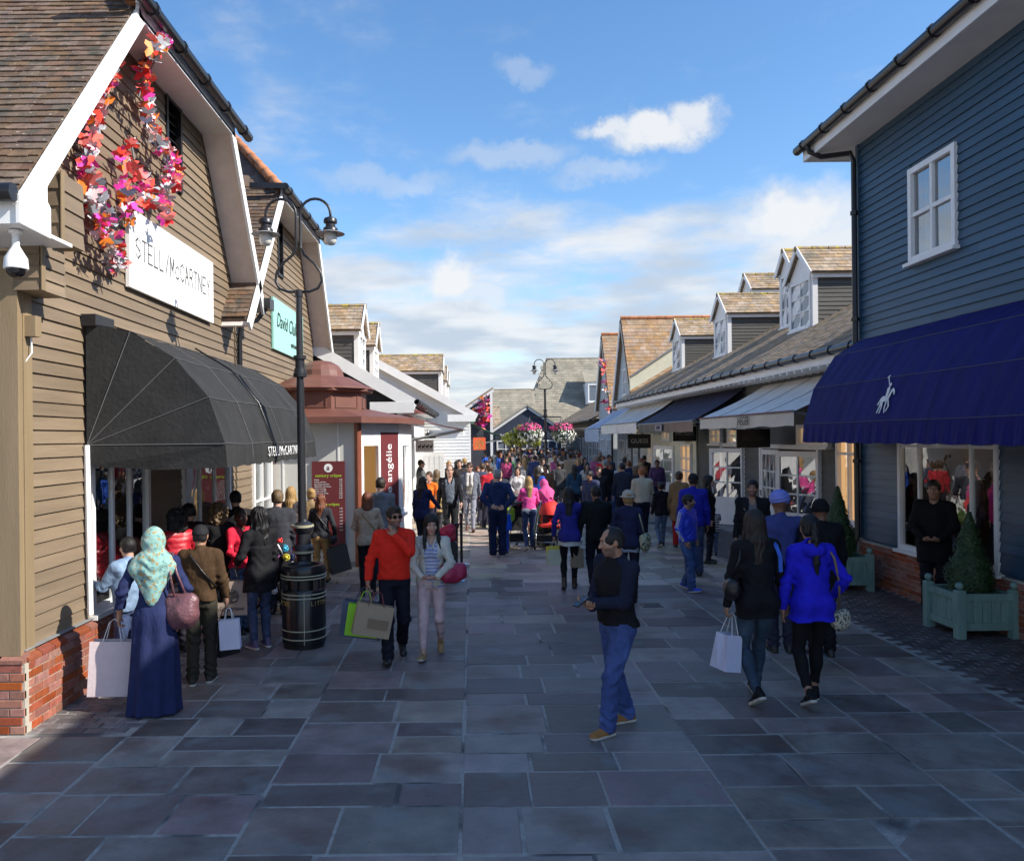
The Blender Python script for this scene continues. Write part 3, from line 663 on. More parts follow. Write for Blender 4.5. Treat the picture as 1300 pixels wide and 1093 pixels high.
# ------------------------------------------------------------------ butterfly garland
def butterfly_meshes():
    out = []
    for k in range(5):
        rr = random.Random(k); mb = MB(); s = .11*rr.uniform(.85, 1.15); up = rr.uniform(.3, 1.0)
        for sg in (-1, 1):
            c, h = math.cos(up)*sg, math.sin(up)
            w = [(0, -.45, 0), (.55*c, -.75, .55*h), (.80*c, -.35, .8*h), (.5*c, .05, .5*h), (1.05*c, .45, 1.05*h), (.95*c, .95, .95*h+.1), (.45*c, .8, .45*h), (0, .35, 0)]
            mb.add([(x*s, y*s, z*s) for x, y, z in w], [(0, 1, 2, 3), (0, 3, 7), (3, 4, 5, 6), (3, 6, 7)])
        mb.tube([(0, -.55*s, .01), (0, .5*s, .01)], .008, 5)
        out.append(mb.mesh('butterfly', m_white))
    return out
BUT = butterfly_meshes()
BCOL = [M('butterfly_'+n, c, .5, .08) for n, c in (('magenta', (.80, .06, .42)), ('red', (.75, .035, .04)), ('scarlet', (.82, .08, .05)), ('orange', (.85, .24, .03)), ('pale_pink', (.78, .50, .52)), ('white', (.75, .75, .78)), ('silver', (.36, .38, .42)), ('coral', (.80, .18, .16)), ('slate', (.10, .10, .16)))]
def garland(parent, path, count, place, size=1.0, seed=1, singles=300):
    rr = random.Random(seed); tot = sum(w*l for (_, _, w, l) in path)
    n = 0; wires = MB()
    for (px, py, w, l) in path:
        for _ in range(int(count*w*l/tot)):
            a = rr.random()*6.28; r = w*math.sqrt(rr.random())
            p = place(px+r*math.cos(a)*.55, py+r*math.sin(a), rr.uniform(.0, .32))
            mt = rr.choices(BCOL, [19, 9, 9, 10, 14, 12, 20, 10, 5])[0]
            q = Quaternion((rr.gauss(0, 1), rr.gauss(0, 1), rr.gauss(0, 1)), rr.uniform(0, 3)).normalized()
            k = size*rr.uniform(.6, 1.15); me = rr.choice(BUT)
            if n < singles: piece('butterfly', me, p, parent, q, (k,)*3, mt); n += 1
            else:
                wires.mi = BCOL.index(mt); wires.add([p+(q @ (v.co*k)) for v in me.vertices], [tuple(f.vertices) for f in me.polygons])
    if wires.f: wires.build('butterfly_swarm', BCOL, parent, kind='stuff')
ga = thing('butterfly_garland', (-3.8, 9.3, 3.6), 'big swarm of red, pink, orange and silver paper butterflies on the nearest gable', 'garland')
def pl1(px, py, d):
    X = (-3.43 if px > 188 and py < 66 else -3.86)+d*.8; a, b = unroll(px, py); Y = X*FPX/a; return V3(X, Y, CAMH+b/FPX*Y)
garland(ga, [(143, 88, 10, .8), (138, 108, 9, .8), (129, 136, 10, .9), (120, 162, 11, .9), (113, 190, 12, 1), (110, 215, 13, 1), (115, 240, 15, 1), (124, 265, 19, 1), (136, 288, 20, 1), (145, 310, 15, 1), (150, 334, 10, 1.2),
             (207, 56, 13, 1.3), (193, 72, 12, 1), (183, 92, 12, 1), (185, 115, 11, 1), (190, 138, 11, 1), (194, 160, 12, 1), (205, 182, 14, 1), (216, 205, 17, 1), (221, 230, 14, 1), (208, 250, 17, 1), (212, 275, 9, .5),
             (167, 178, 7, .7), (152, 200, 8, .5), (164, 210, 9, .6), (180, 228, 13, .7), (156, 240, 13, .7), (186, 252, 14, .9), (162, 268, 14, .8)], 470, pl1, .84, 4)
net = MB()
for pts in ([(143, 85), (120, 165), (112, 215), (124, 262), (149, 335)], [(207, 55), (184, 105), (194, 160), (214, 205), (205, 255), (160, 262)], [(166, 178), (172, 215), (195, 240), (150, 270)]):
    net.tube([pl1(x, y, .03) for x, y in pts], .012, 5)
net.build('support_wire', m_lead, ga)
# ------------------------------------------------------------------ creperie kiosk
m_kbrown = M('brown_kiosk_roof', (.155, .062, .045), .5, .12, 3, .05, 20)
m_kcol = M('brown_column', (.22, .07, .04), .35, .1, 3)
m_menu = M('maroon_menu_panel', (.13, .022, .026), .5, .08)
ko = thing('creperie_kiosk', (-3.0, 16.8, 0), 'white creperie kiosk with a brown domed roof and maroon signs', 'kiosk')
A, B_, C_, D_ = V3(-4.0, 15.7, 0), V3(-2.27, 15.7, 0), V3(-1.55, 16.9, 0), V3(-1.45, 19.0, 0)
def wallseg(p, q, z0, z1, t=.08):
    d = (q-p).normalized(); n = V3(d.y, -d.x, 0); return (p, d, V3(0, 0, 1), n), (q-p).length
Fa, La = wallseg(A, B_, 0, 2.8); Fk, Lk = wallseg(B_, C_, 0, 2.8); Fd, Ld = wallseg(C_, D_, 0, 2.8)
mb = MB(Fa); mb.box(0, La, .1, 2.82, -.1, 0); mb.build('front_wall', m_cream if False else M('ivory_panel', (.58, .58, .54), .5, .04), ko)
for u in (.28, 1.36): MB(Fa).box(u, u+.03, .1, 2.82, 0, .012).build('panel_joint', m_white, ko)
MB(Fa).box(0, La, 0, .1, -.1, .01).build('kick_board', m_lead, ko)
mb = MB(Fk); L = Lk
mb.box(0, L*.16, 0, 2.82, -.08, 0); mb.box(L*.16, L*.5, 0, .95, -.08, 0); mb.box(L*.16, L*.5, 2.35, 2.82, -.08, 0); mb.box(L*.5, L, 2.62, 2.82, -.08, 0); mb.box(L*.97, L, 0, 2.62, -.08, 0); mb.box(L*.5, L*.55, 0, 2.62, -.08, 0)
mb.build('serving_wall', m_white, ko)
MB(Fk).box(L*.0, L*1.15, .2, 2.7, -.52, -.48).build('lit_back_wall', emis('warm_kiosk_light', (1.0, .55, .18), .16, (.6, .36, .14)), ko)
MB(Fk).box(L*.17, L*.49, 1.0, 1.30, -.40, -.34).build('serving_counter', m_kcol, ko)
MB(Fk).box(L*.55, L*.97, 0, 2.62, -.06, .012).build('door', m_menu, ko)
d0 = (Fk[0]+Fk[1]*(L*.74)+V3(0, 0, 1.45), V3(0, 0, 1), -Fk[1], Fk[3])
text('crêperie angélie', d0, .27, m_wink, ko, sx=1.08, off=.014)
mb = MB(Fk); mb.box(L*.59, L*.63, 1.0, 1.25, .012, .05); mb.build('door_handle', m_chrome, ko)
mb = MB(Fd); mb.box(0, Ld, 0, 2.82, -.08, 0); mb.build('side_wall', m_white, ko)
window(ko, (Fd[0], Fd[1], Fd[2], Fd[3]), .3, 1.5, .9, 2.4, 2, 1, depth=.03, gl=m_glassm)
for p in (A+V3(.02, -.06, 0), B_+V3(.03, -.03, 0)):
    MB().lathe([(.07, 0), (.07, 2.82)], p, 12).build('column', m_kcol, ko, smooth=30)
# canopy roof, drum and dome
out = [V3(-4.3, 15.35, 0), V3(-2.12, 15.35, 0), V3(-1.28, 16.75, 0), V3(-1.15, 19.3, 0), V3(-4.3, 19.3, 0)]
cx, cy = -3.2, 17.0
k = MB(); n = len(out)
k.poly([(p.x, p.y, 2.80) for p in out], (0, 0, .12)); k.build('canopy', m_kbrown, ko)
k = MB(); inn = [V3(cx+(p.x-cx)*.55, cy+(p.y-cy)*.6, 3.10) for p in out]
k.add([(p.x, p.y, 2.92) for p in out]+[tuple(p) for p in inn], [(i, (i+1) % n, n+(i+1) % n, n+i) for i in range(n)]); k.build('canopy_slope', m_kbrown, ko)
k = MB(); k.lathe([(1.02, 3.0), (1.02, 3.08), (.98, 3.09), (.98, 3.44), (1.02, 3.45), (1.12, 3.47), (1.12, 3.52)], (cx, cy, 0), 8, flat=True); k.build('drum', m_kbrown, ko)
for i in range(8):
    a = 2*math.pi*i/8; nrm = V3(math.cos(a), math.sin(a), 0); tg = V3(-math.sin(a), math.cos(a), 0); rr_ = .98*math.cos(math.pi/8)
    Fp = (V3(cx, cy, 0)+nrm*rr_, tg, V3(0, 0, 1), nrm); mb = MB(Fp)
    for (u0, u1, v0, v1) in ((-.28, .28, 3.12, 3.14), (-.28, .28, 3.38, 3.40), (-.28, -.26, 3.14, 3.38), (.26, .28, 3.14, 3.38)): mb.box(u0, u1, v0, v1, -.01, .015)
    mb.build('drum_panel', m_kbrown, ko)
k = MB(); k.lathe([(1.14, 3.52), (1.10, 3.56), (.95, 3.62), (.80, 3.70), (.62, 3.78), (.50, 3.80), (.48, 3.83), (.46, 3.93), (.38, 4.04), (.24, 4.12), (.06, 4.15)], (cx, cy, 0), 16, flat=True); k.build('dome', m_kbrown, ko)
me_ = thing('menu_board', (-2.9, 15.68, .3), 'maroon menu board with white print on the kiosk front', 'menu board')
MB(Fa).box(.86, 1.50, .35, 2.06, .012, .04).build('panel', m_menu, me_)
def FaT(u, v): return (Fa[0]+Fa[1]*u+V3(0, 0, v)+Fa[3]*.038, Fa[1], V3(0, 0, 1), Fa[3])
MB((Fa[0]+Fa[1]*1.18+V3(0, 0, 1.93), Fa[1], V3(0, 0, 1), Fa[3])).poly([(.085*math.cos(t*.4488), .085*math.sin(t*.4488), .041) for t in range(14)], (0, 0, .004)).build('emblem', m_wink, me_)
text('a', FaT(1.18, 1.935), .14, m_menu, me_, off=.01)
text('savoury crêpes', FaT(1.18, 1.78), .085, M('lime_ink', (.45, .62, .05), .6, .05), me_)
text('sweet crêpes', FaT(1.18, 1.22), .08, MATS['lime_ink'], me_)
rows_ = ['cheese', 'cheese and ham', 'egg, cheese and ham', 'mushroom and cheese', 'spinach and egg', 'chicken and leek', 'goat cheese, honey', 'salmon, crème', 'tomato, basil']
for i, t in enumerate(rows_):
    text(t, FaT(.90, 1.70-i*.044), .036, m_wink, me_, align='LEFT'); text('%d.%d0' % (4+i//3, (i*3) % 10), FaT(1.42, 1.70-i*.044), .036, m_wink, me_)
for i, t in enumerate(['sugar', 'lemon', 'jam', 'honey', 'chocolate', 'banana', 'maple syrup', 'caramel']):
    text(t, FaT(.90, 1.14-i*.06), .036, m_wink, me_, align='LEFT'); text('%d.%d0' % (3+i//4, (i*5) % 10), FaT(1.42, 1.14-i*.06), .036, m_wink, me_)
# ------------------------------------------------------------------ low left rows with gable ends towards the camera
def dormer(parent, X0, yc, w, zb, ze, za, tanp, sg, tile, name='dormer', win=True, ridge=None, siding=None, gl=None, tw=.2):
    """sg: +1 roof rises towards +X (right row), -1 towards -X (left row)"""
    siding = siding or m_greydk; ridge = ridge or m_lichen
    db, dr = (ze-zb)/tanp, (za-zb)/tanp
    d = MB(); h = w/2
    d.poly([(X0, yc-h, zb-.1), (X0, yc+h, zb-.1), (X0, yc+h, ze), (X0, yc, za-.05), (X0, yc-h, ze)], (.06*sg, 0, 0)); r = d.build(name, m_white, parent)
    for s in (-1, 1):
        F = (V3(X0+sg*.06, yc+s*h, 0), V3(sg, 0, 0), V3(0, 0, 1), V3(0, s, 0))
        c = MB(F); c.poly([(0, zb-.1, -.05), (db+.3, ze, -.05), (0, ze, -.05)], (0, 0, .045)); c.build('cheek', siding, r)
        if s < 0: boards(r, F, course_rows(zb, ze-.12, .11, lambda z: .06, lambda z: max(.07, (z-zb)/tanp+.15)), siding, joined=True, th=.018)
        c = MB(F); c.box(-.10, db+.05, ze-.14, ze+.02, .02, .10); c.build('fascia', m_white, r)
        c = MB(F); c.box(-.08, .05, zb-.05, ze-.14, -.02, .035); c.build('corner_board', m_white, r)
    F = (V3(X0, yc, 0), V3(0, -sg, 0), V3(0, 0, 1), V3(-sg, 0, 0))
    if win: window(r, F, -h+.10, h-.10, zb+.04, ze-.08, 2, 3, frame=.07, bar=.035, depth=.04, gl=gl or m_skyglass, sill=True)
    for s in (-1, 1):
        c = MB(); c.beam((X0-sg*.12, yc+s*(h+.16), ze-.06), (X0-sg*.12, yc, za+.03), .03, .14); c.build('bargeboard', m_white, r)
        c = MB(); c.poly([(X0-sg*.12, yc+s*(h+.14), ze-.02), (X0-sg*.12, yc, za+.02), (X0+sg*(dr+.1), yc, za+.02), (X0+sg*(db+.1), yc+s*(h+.14), ze-.02)], (0, 0, -.03)); rf = c.build('roof', tile, r)
        if s < 0:
            v = V3(0, h+.16, za-ze+.04); Ls = v.length; g_ = Ls/7.0
            slope_tiles(rf, V3(X0-sg*.13, yc-h-.16, ze-.01), (sg, 0, 0), v, int((dr+.3)/tw), 7, tw, g_, tile, clip=lambda u, vv: u < db+.3+(dr-db)*vv/Ls)
    n = max(3, int((dr+.2)/.42))
    for i in range(n):
        c = MB(); x = X0-sg*.15+sg*(dr+.25)*i/n; x2 = X0-sg*.15+sg*(dr+.25)*(i+.96)/n
        c.tube([(x, yc, za+.02), (x2, yc, za+.02)], [.085, .075], 6); c.build('ridge_tile', ridge, r)
    return r
def low_row_left(Y0, Y1, XW, XE, zE, pit, XR, label, siding, dormers, wallmat):
    b = thing('low_shop_row', (XW, Y0, 0), label, 'shop building', 'low white gabled shop rows on the left')
    zR = zE+(XE-XR)*pit
    m = MB(); m.poly([(XW, Y0+.02, 0), (XR, Y0+.02, 0), (XR, Y0+.02, zR-.1), (XW, Y0+.02, zE+(XE-XW)*pit-.1)], (0, Y1-Y0-.1, 0)); m.build('wall', wallmat, b)
    F = frame_y(Y0)
    boards(b, F, course_rows(.2, zR-.2, .13, lambda z: XR, lambda z: min(XW, XE-(z-zE)/pit-.1)), siding, joined=True)
    m = MB(); m.poly([(XE, Y0-.25, zE), (XR, Y0-.25, zR), (XR, Y0-.25, zR-.06), (XE, Y0-.25, zE-.06)], (0, Y1-Y0+.3, 0)); rf = m.build('roof', m_tileB, b)
    v = V3(-1, 0, pit); slope_tiles(rf, V3(XE+.03, Y0-.27, zE+.01), (0, 1, 0), v, int((Y1-Y0)/.3), 18, .3, .2, m_tileB)
    m = MB(); m.beam((XE+.05, Y0-.28, zE-.13), (XR, Y0-.28, zR-.13), .04, .30); m.build('bargeboard', m_white, b)
    m = MB(); m.poly([(XE, Y0-.26, zE-.07), (XR, Y0-.26, zR-.07), (XR, Y0-.26, zR-.10), (XE, Y0-.26, zE-.10)], (0, .26, 0)); m.build('verge_soffit', m_soffit, b)
    m = MB(); m.box(XW, XE, Y0-.2, Y1, zE-.16, zE-.12); m.box(XE-.03, XE, Y0-.25, Y1, zE-.16, zE); m.build('eave_soffit', m_white, b)
    m = MB(); m.poly([(XE, Y0-.29, zE-.30), (XE, Y0-.29, zE-.02), (XE-1.1, Y0-.29, zE-.02), (XE-1.1, Y0-.29, zE-.30)], (0, -.02, 0)); m.build('box_end', m_white, b)
    gutter(b, (XE+.07, Y0-.3, zE-.03), (XE+.07, Y1, zE-.03), .07, 1.0)
    for (x0, yc, w, za) in dormers:
        zb = zE+(XE-x0)*pit; dormer(b, x0, yc, w, zb, za-.75, za, pit, -1, m_tileB, win=True)
    return b
lb3 = low_row_left(20.3, 31.6, -1.9, -1.45, 3.42, .583, -7.5, 'low shop row with dark upper gable and two dormers behind the kiosk', M('black_gable_boards', (.02, .02, .022), .6, .2, 3), [(-3.15, 23.0, 1.4, 6.25), (-3.15, 26.3, 1.3, 6.2)], m_white)
mb = MB(frame_y(20.3)); mb.box(-4, -1.9, 0, 2.9, .03, .05); mb.build('white_cladding', m_whited, lb3)
lb4 = low_row_left(32.0, 47.0, -.10, .12, 3.42, .56, -5.5, 'white clapboard gable end facing the lane beyond the kiosk', m_whited, [(-1.4, 37.0, 1.7, 6.25), (-1.4, 42.5, 1.6, 6.2), (-1.4, 46.0, 1.5, 6.2)], m_whited)
lamp_ = MB(); lamp_.tube([(-1.75, 31.9, 2.75), (-1.75, 31.75, 2.8), (-1.75, 31.7, 2.7)], .03, 6); lamp_.lathe([(.05, 0), (.14, -.12)], (-1.75, 31.7, 2.7), 10); lamp_.build('wall_lamp', m_black, lb4)
# awnings and hanging signs on the left rows
m_stripe = M('maroon_canvas', (.20, .05, .05), .7, .15, 6); m_stripew = M('white_canvas_trim', (.75, .72, .70), .7, .08, 6)
def flat_awning(name, label, y0, y1, xw, xf, zt, zf, zb, mat, valmat=None, group=None, sgn=1, sag=.05, seams=3):
    t = thing(name, ((xw+xf)/2, (y0+y1)/2, zb), label, 'awning', group)
    mb = MB(); ny, nx = 18, 6; vs = []
    for i in range(ny+1):
        for j in range(nx+1):
            f = j/nx; w = sag*math.sin(math.pi*f)+.012*math.sin(i*2.1+j)*(0 < j < nx)
            vs.append((xw+(xf-xw)*f, y0+(y1-y0)*i/ny, zt+(zf-zt)*f-w))
    mb.add(vs, [(i*(nx+1)+j, (i+1)*(nx+1)+j, (i+1)*(nx+1)+j+1, i*(nx+1)+j+1) for i in range(ny) for j in range(nx)])
    mb.build('canopy', mat, t, smooth=True)
    mb = MB(); vs = []
    for i in range(37):
        y = y0+(y1-y0)*i/36; vs += [(xf, y, zf), (xf+sgn*.012*math.sin(i*1.3), y, zb+.01*math.sin(i*.8))]
    mb.add(vs, [(2*i, 2*i+2, 2*i+3, 2*i+1) for i in range(36)]); mb.build('valance', valmat or mat, t, smooth=True)
    mb = MB(); mb.tube([(xf, y0-.02, zf), (xf, y1+.02, zf)], .025, 6); mb.build('front_bar', m_lead, t)
    mb = MB(); mb.tube([(xw, y0+.1, zf-.3), ((xw+xf)/2, y0+.12, zf-.15), (xf, y0+.1, zf)], .025, 6); mb.tube([(xw, y1-.1, zf-.3), (xf, y1-.1, zf)], .025, 6); mb.build('folding_arm', m_lead, t)
    mb = MB()
    for k in range(1, seams+1):
        y = y0+(y1-y0)*k/(seams+1); mb.tube([(xw+(xf-xw)*j/nx, y, zt+(zf-zt)*j/nx-sag*math.sin(math.pi*j/nx)+.014) for j in range(nx+1)], .006, 4)
    mb.build('seam', m_seam, t)
    return t
flat_awning('awning', 'narrow maroon and white awning on the white building beyond the kiosk', 22.0, 26.0, -1.9, -.25, 3.15, 2.72, 2.55, m_stripe, m_stripew)
flat_awning('awning', 'dark green awning beside the orange hanging sign on the left', 38.0, 44.5, 0.0, 1.7, 3.15, 2.42, 2.2, M('green_canvas', (.012, .14, .075), .7, .15, 6))
hs_ = thing('hanging_sign', (-1.45, 25.0, 2.0), 'small white hanging sign with dark animal figures beyond the kiosk', 'hanging sign')
MB(frame_y(25.0)).box(-1.78, -1.22, 2.05, 2.42, -.02, .02).build('sign_board', m_wink, hs_)
mb = MB(frame_y(25.0))
for k, x in enumerate((-1.70, -1.58, -1.46, -1.34)):
    mb.box(x, x+.08, 2.19, 2.25, .021, .026); mb.box(x+.07, x+.10, 2.23, 2.29, .021, .026)
    for q in (0, .06): mb.box(x+q, x+q+.015, 2.12, 2.19, .021, .026)
mb.build('animal_figures', m_ink, hs_)
MB().tube([(-1.9, 25, 2.5), (-1.15, 25, 2.5)], .02, 6).build('bracket', m_black, hs_)
o_ = thing('hanging_sign', (.28, 36.0, 1.95), 'square orange hanging sign with a gold emblem near the green awning', 'hanging sign')
MB(frame_y(36.0)).box(.02, .58, 1.93, 2.48, -.03, .03).build('sign_board', M('orange_red_sign', (.62, .10, .03), .5, .05), o_)
mb = MB(frame_y(36.0))
for a in range(5): mb.tube([(.30+.19*math.cos(t), 2.12+(.06+.05*a)*math.sin(t)+.0, .032) for t in [math.pi*q/8 for q in range(9)]], .008, 4)
mb.box(.285, .315, 2.0, 2.2, .031, .036); mb.box(.12, .48, 2.0, 2.03, .031, .036); mb.build('emblem', m_gold, o_)
MB().tube([(-.1, 36, 2.56), (.62, 36, 2.56)], .02, 6).build('bracket', m_black, o_)
hp = thing('white_gate', (-1.2, 27, 0), 'white panelled gate against the white wall beyond the kiosk', 'gate')
mb = MB(frame_y(27.0)); mb.box(-1.85, -.95, .05, 2.0, -.03, .02); mb.build('gate_leaf', m_white, hp)
for i in range(5): MB(frame_y(27.0)).box(-1.80+i*.17, -1.66+i*.17, .15, 1.9, .021, .03).build('plank', m_whited, hp)
# far left: gable with butterflies, navy gable shop
m_navy = M('navy_boards', (.035, .045, .075), .6, .2, 3)
m_darkg = M('dark_slate_boards', (.06, .06, .07), .6, .2, 3)
lb5 = thing('butterfly_gable_shop', (.5, 50, 0), 'dark gable with a pink butterfly swarm beyond the green awning', 'shop building')
mb = MB(); mb.poly([(-3, 50, 0), (1.12, 50, 0), (1.12, 50, 5.25), (-.6, 50, 4.1), (-3, 50, 2.6)], (0, 7, 0)); mb.build('wall', m_darkg, lb5)
mb = MB(); mb.beam((-3, 49.9, 2.6), (1.3, 49.9, 5.45), .06, .28); mb.build('bargeboard', m_white, lb5)
mb = MB(); mb.box(1.1, 1.26, 49.85, 50.0, 0, 5.2); mb.build('corner_board', m_white, lb5)
mb = MB(); mb.poly([(-3, 49.8, 2.75), (1.3, 49.8, 5.6), (1.3, 49.8, 5.5), (-3, 49.8, 2.65)], (0, 7, 0)); mb.build('roof', m_tileB, lb5)
gb = thing('butterfly_garland', (.5, 49.6, 3), 'pink and white paper butterflies on the far dark gable on the left', 'garland')
garland(gb, [(617, 508, 6, 1), (612, 518, 8, 1), (606, 526, 9, 1), (616, 530, 9, 1.2), (611, 540, 8, 1), (604, 536, 5, 1)], 90, lambda x, y, d: AT(x, y, 49.75-d*.4), 2.0, 9)
lb6 = thing('navy_gable_shop', (3, 57, 0), 'navy gable fronted shop with white trim at the end of the left side', 'shop building')
mb = MB(); mb.poly([(1.5, 57, 0), (6.3, 57, 0), (6.3, 57, 2.9), (3.9, 57, 4.45), (1.5, 57, 2.9)], (0, 8, 0)); mb.build('wall', m_navy, lb6)
for s in (-1, 1):
    mb = MB(); mb.beam((3.9+s*2.8, 56.9, 2.75), (3.9, 56.9, 4.62), .08, .26); mb.build('bargeboard', m_white, lb6)
    mb = MB(); mb.poly([(3.9+s*2.8, 56.8, 2.9), (3.9, 56.8, 4.76), (3.9, 56.8, 4.66), (3.9+s*2.8, 56.8, 2.8)], (0, 8, 0)); mb.build('roof', m_tileD, lb6)
F6 = frame_y(57); MB(F6).box(1.6, 6.2, 2.35, 2.8, .02, .06).build('fascia_sign', m_navy, lb6)
text('BODEN', (V3(2.5, 56.93, 2.57), V3(1, 0, 0), V3(0, 0, 1), V3(0, -1, 0)), .34, m_wink, lb6)
for u in (1.7, 3.2, 4.7): window(lb6, F6, u, u+1.3, .5, 2.25, 2, 3, frame=.1, gl=m_skyglass, bar=.06)
# far houses closing the view
def far_house(name, label, x0, x1, y, ze, zr, depth, hipl, hipr, tile, wallm, dorm=()):
    b = thing(name, ((x0+x1)/2, y, 0), label, 'house', 'houses closing the far end of the lane')
    mb = MB(); mb.box(x0+.3, x1-.3, y+.3, y+depth*2-.3, 0, ze); mb.build('wall', wallm, b)
    mb = MB(); mb.poly([(x0, y, ze), (x1, y, ze), (x1-hipr, y+depth, zr), (x0+hipl, y+depth, zr)], (0, 0, -.1)); mb.poly([(x0, y+depth*2, ze), (x1, y+depth*2, ze), (x1-hipr, y+depth, zr), (x0+hipl, y+depth, zr)], (0, 0, -.1))
    if hipl: mb.poly([(x0, y, ze), (x0, y+2*depth, ze), (x0+hipl, y+depth, zr)], (0, 0, -.1))
    r = mb.build('roof', tile, b); v = V3(0, depth, zr-ze); L = v.length; n = int(L/.33)
    slope_tiles(r, V3(x0, y-.02, ze+.01), (1, 0, 0), v, int((x1-x0)/.45), n, .45, .33, tile, th=.02, clip=lambda u, w: u > hipl*w/L and u < (x1-x0)-hipr*w/L)
    mb = MB(); mb.box(x0+hipl, x1-hipr, y+depth-.1, y+depth+.1, zr-.02, zr+.09); mb.build('ridge', tile, b)
    mb = MB(); mb.box(x0, x1, y-.05, y+.02, ze-.25, ze); mb.build('fascia', m_white, b)
    F = frame_y(y+.3)
    u = x0+.6
    while u+1.4 < x1-.4: window(b, F, u, u+1.3, .6, 2.5, 2, 3, gl=m_skyglass, frame=.1, bar=.06); u += 1.9
    return b
fa = far_house('far_house', 'large far house with a broad olive hipped roof closing the lane', 4.6, 15.5, 70, 3.4, 9.8, 6.0, 2.4, 0, m_tileD, M('far_wall', (.12, .11, .10), .8, .2, 2))
for xc in (10.9, 12.6):
    mb = MB(); mb.box(xc-.75, xc+.75, 71.3, 74, 5.4, 7.2); mb.box(xc-.85, xc+.85, 71.22, 71.3, 5.3, 7.3); d_ = mb.build('dormer', m_white, fa)
    window(d_, frame_y(71.2), xc-.65, xc+.65, 5.5, 7.1, 1, 1, gl=m_skyglass, frame=.12)
    mb = MB(); mb.poly([(xc-.95, 71.1, 7.28), (xc+.95, 71.1, 7.28), (xc+.95, 73.2, 8.4), (xc-.95, 73.2, 8.4)], (0, .1, .12)); mb.build('dormer_roof', m_tileD, d_)
far_house('far_house', 'smaller far house with a plain olive roof left of the far lamp', 1.55, 5.4, 66, 3.1, 6.55, 4, 0, 0, m_tileD, M('far_wall2', (.30, .28, .25), .8, .2, 2))
far_house('far_house', 'low far roof behind the white gable on the left', -6, 2.2, 62, 3.1, 4.9, 4, 0, 0, m_tileB, M('far_wall2', (.3, .28, .25)))
# ------------------------------------------------------------------ right: long tiled row with dormers
TP = math.tan(R_(30)); XG, ZG = 6.70, 4.05
XW_R = 7.35
rb2 = thing('tiled_shop_row', (XW_R, 25, 0), 'long low shop row with three white dormers on the right', 'shop building')
mb = MB(); mb.box(XW_R, 16, 13.75, 37.4, 0, 4.3); mb.build('wall', m_grey, rb2)
XRr = 11.6; ZRr = ZG+(XRr-XG)*TP
mb = MB(); mb.poly([(XG, 13.72, ZG), (XRr, 13.72, ZRr), (16.4, 13.72, ZG), (16.4, 13.72, ZG-.1), (XRr, 13.72, ZRr-.1), (XG, 13.72, ZG-.1)], (0, 23.7, 0)); rr2 = mb.build('roof', m_tileB, rb2)
DORM = [(8.7, 21.2, 1.5), (8.7, 28.0, 1.5), (8.7, 34.0, 1.5)]
zb_ = ZG+(8.7-XG)*TP
def clipR(u, v):
    y = 13.74+u; x = XG+v*math.cos(R_(30))
    return not any(abs(y-yc) < w/2+.02 and x > x0+.05 and x < x0+2.2 for x0, yc, w in DORM)
slope_tiles(rr2, V3(XG-.03, 13.74, ZG+.01), (0, 1, 0), V3(math.cos(R_(30)), 0, math.sin(R_(30))), int(23.6/.22), int((XRr-XG)/math.cos(R_(30))/.125), .22, .125, m_tileB, clip=clipR, th=.0065)
for (x0, yc, w) in DORM: dormer(rb2, x0, yc, w, zb_, 6.60, 7.34, TP, 1, m_tileB, tw=.22)
for (x0, yc, w, za) in ((9.55, 24.3, 1.0, 8.0), (10.3, 30.0, 1.2, 8.42)): dormer(rb2, x0, yc, w, ZG+(x0-XG)*TP, za-.62, za, TP, 1, m_tileB, win=True, siding=M('blue_slate_boards', (.10, .14, .2), .6, .2, 3))
for i in range(28):
    mb = MB(); y = 13.75+i*.845; mb.tube([(XRr, y, ZRr+.03), (XRr, y+.83, ZRr+.03)], [.11, .10], 6); mb.build('ridge_tile', m_lichen, rr2)
gutter(rb2, (XG-.08, 13.7, ZG-.02), (XG-.08, 37.2, ZG-.02), .075, .8, out=V3(-1, 0, 0))
mb = MB(); mb.box(XG-.01, XG+.03, 13.7, 37.4, ZG-.24, ZG-.06); mb.build('fascia', m_white, rb2)
mb = MB(); mb.box(XG+.03, XW_R, 13.7, 37.4, ZG-.24, ZG-.20); mb.build('soffit', m_soffit, rb2)
for i in range(60): y = 13.9+i*.39; MB().box(XG-.02, XG+.5, y, y+.06, ZG-.30, ZG-.24).build('rafter_foot', m_soffit, rb2)
mb = MB(); mb.poly([(7.2, 36.6, 4.55), (7.2, 36.6, 5.15), (9.5, 36.6, 6.65), (9.5, 36.6, 5.9)], (0, .15, 0)); mb.build('parapet', m_cream, rb2)
mb = MB(); mb.beam((7.2, 36.6, 5.18), (9.5, 36.6, 6.68), .3, .06); mb.build('parapet_coping', m_lead, rb2)
FR = frame_x(XW_R, -1)
boards(rb2, FR, course_rows(.1, 3.8, .13, lambda z: 13.76, lambda z: 37.3), m_grey, joined=True, th=.02)
m_warm = emis('warm_shop_light', (1.0, .55, .22), .55, (.5, .3, .15)); m_warm2 = emis('dim_shop_light', (1.0, .62, .3), .28, (.35, .25, .15))
m_bulb = emis('bulb_glow', (1, .8, .5), 9)
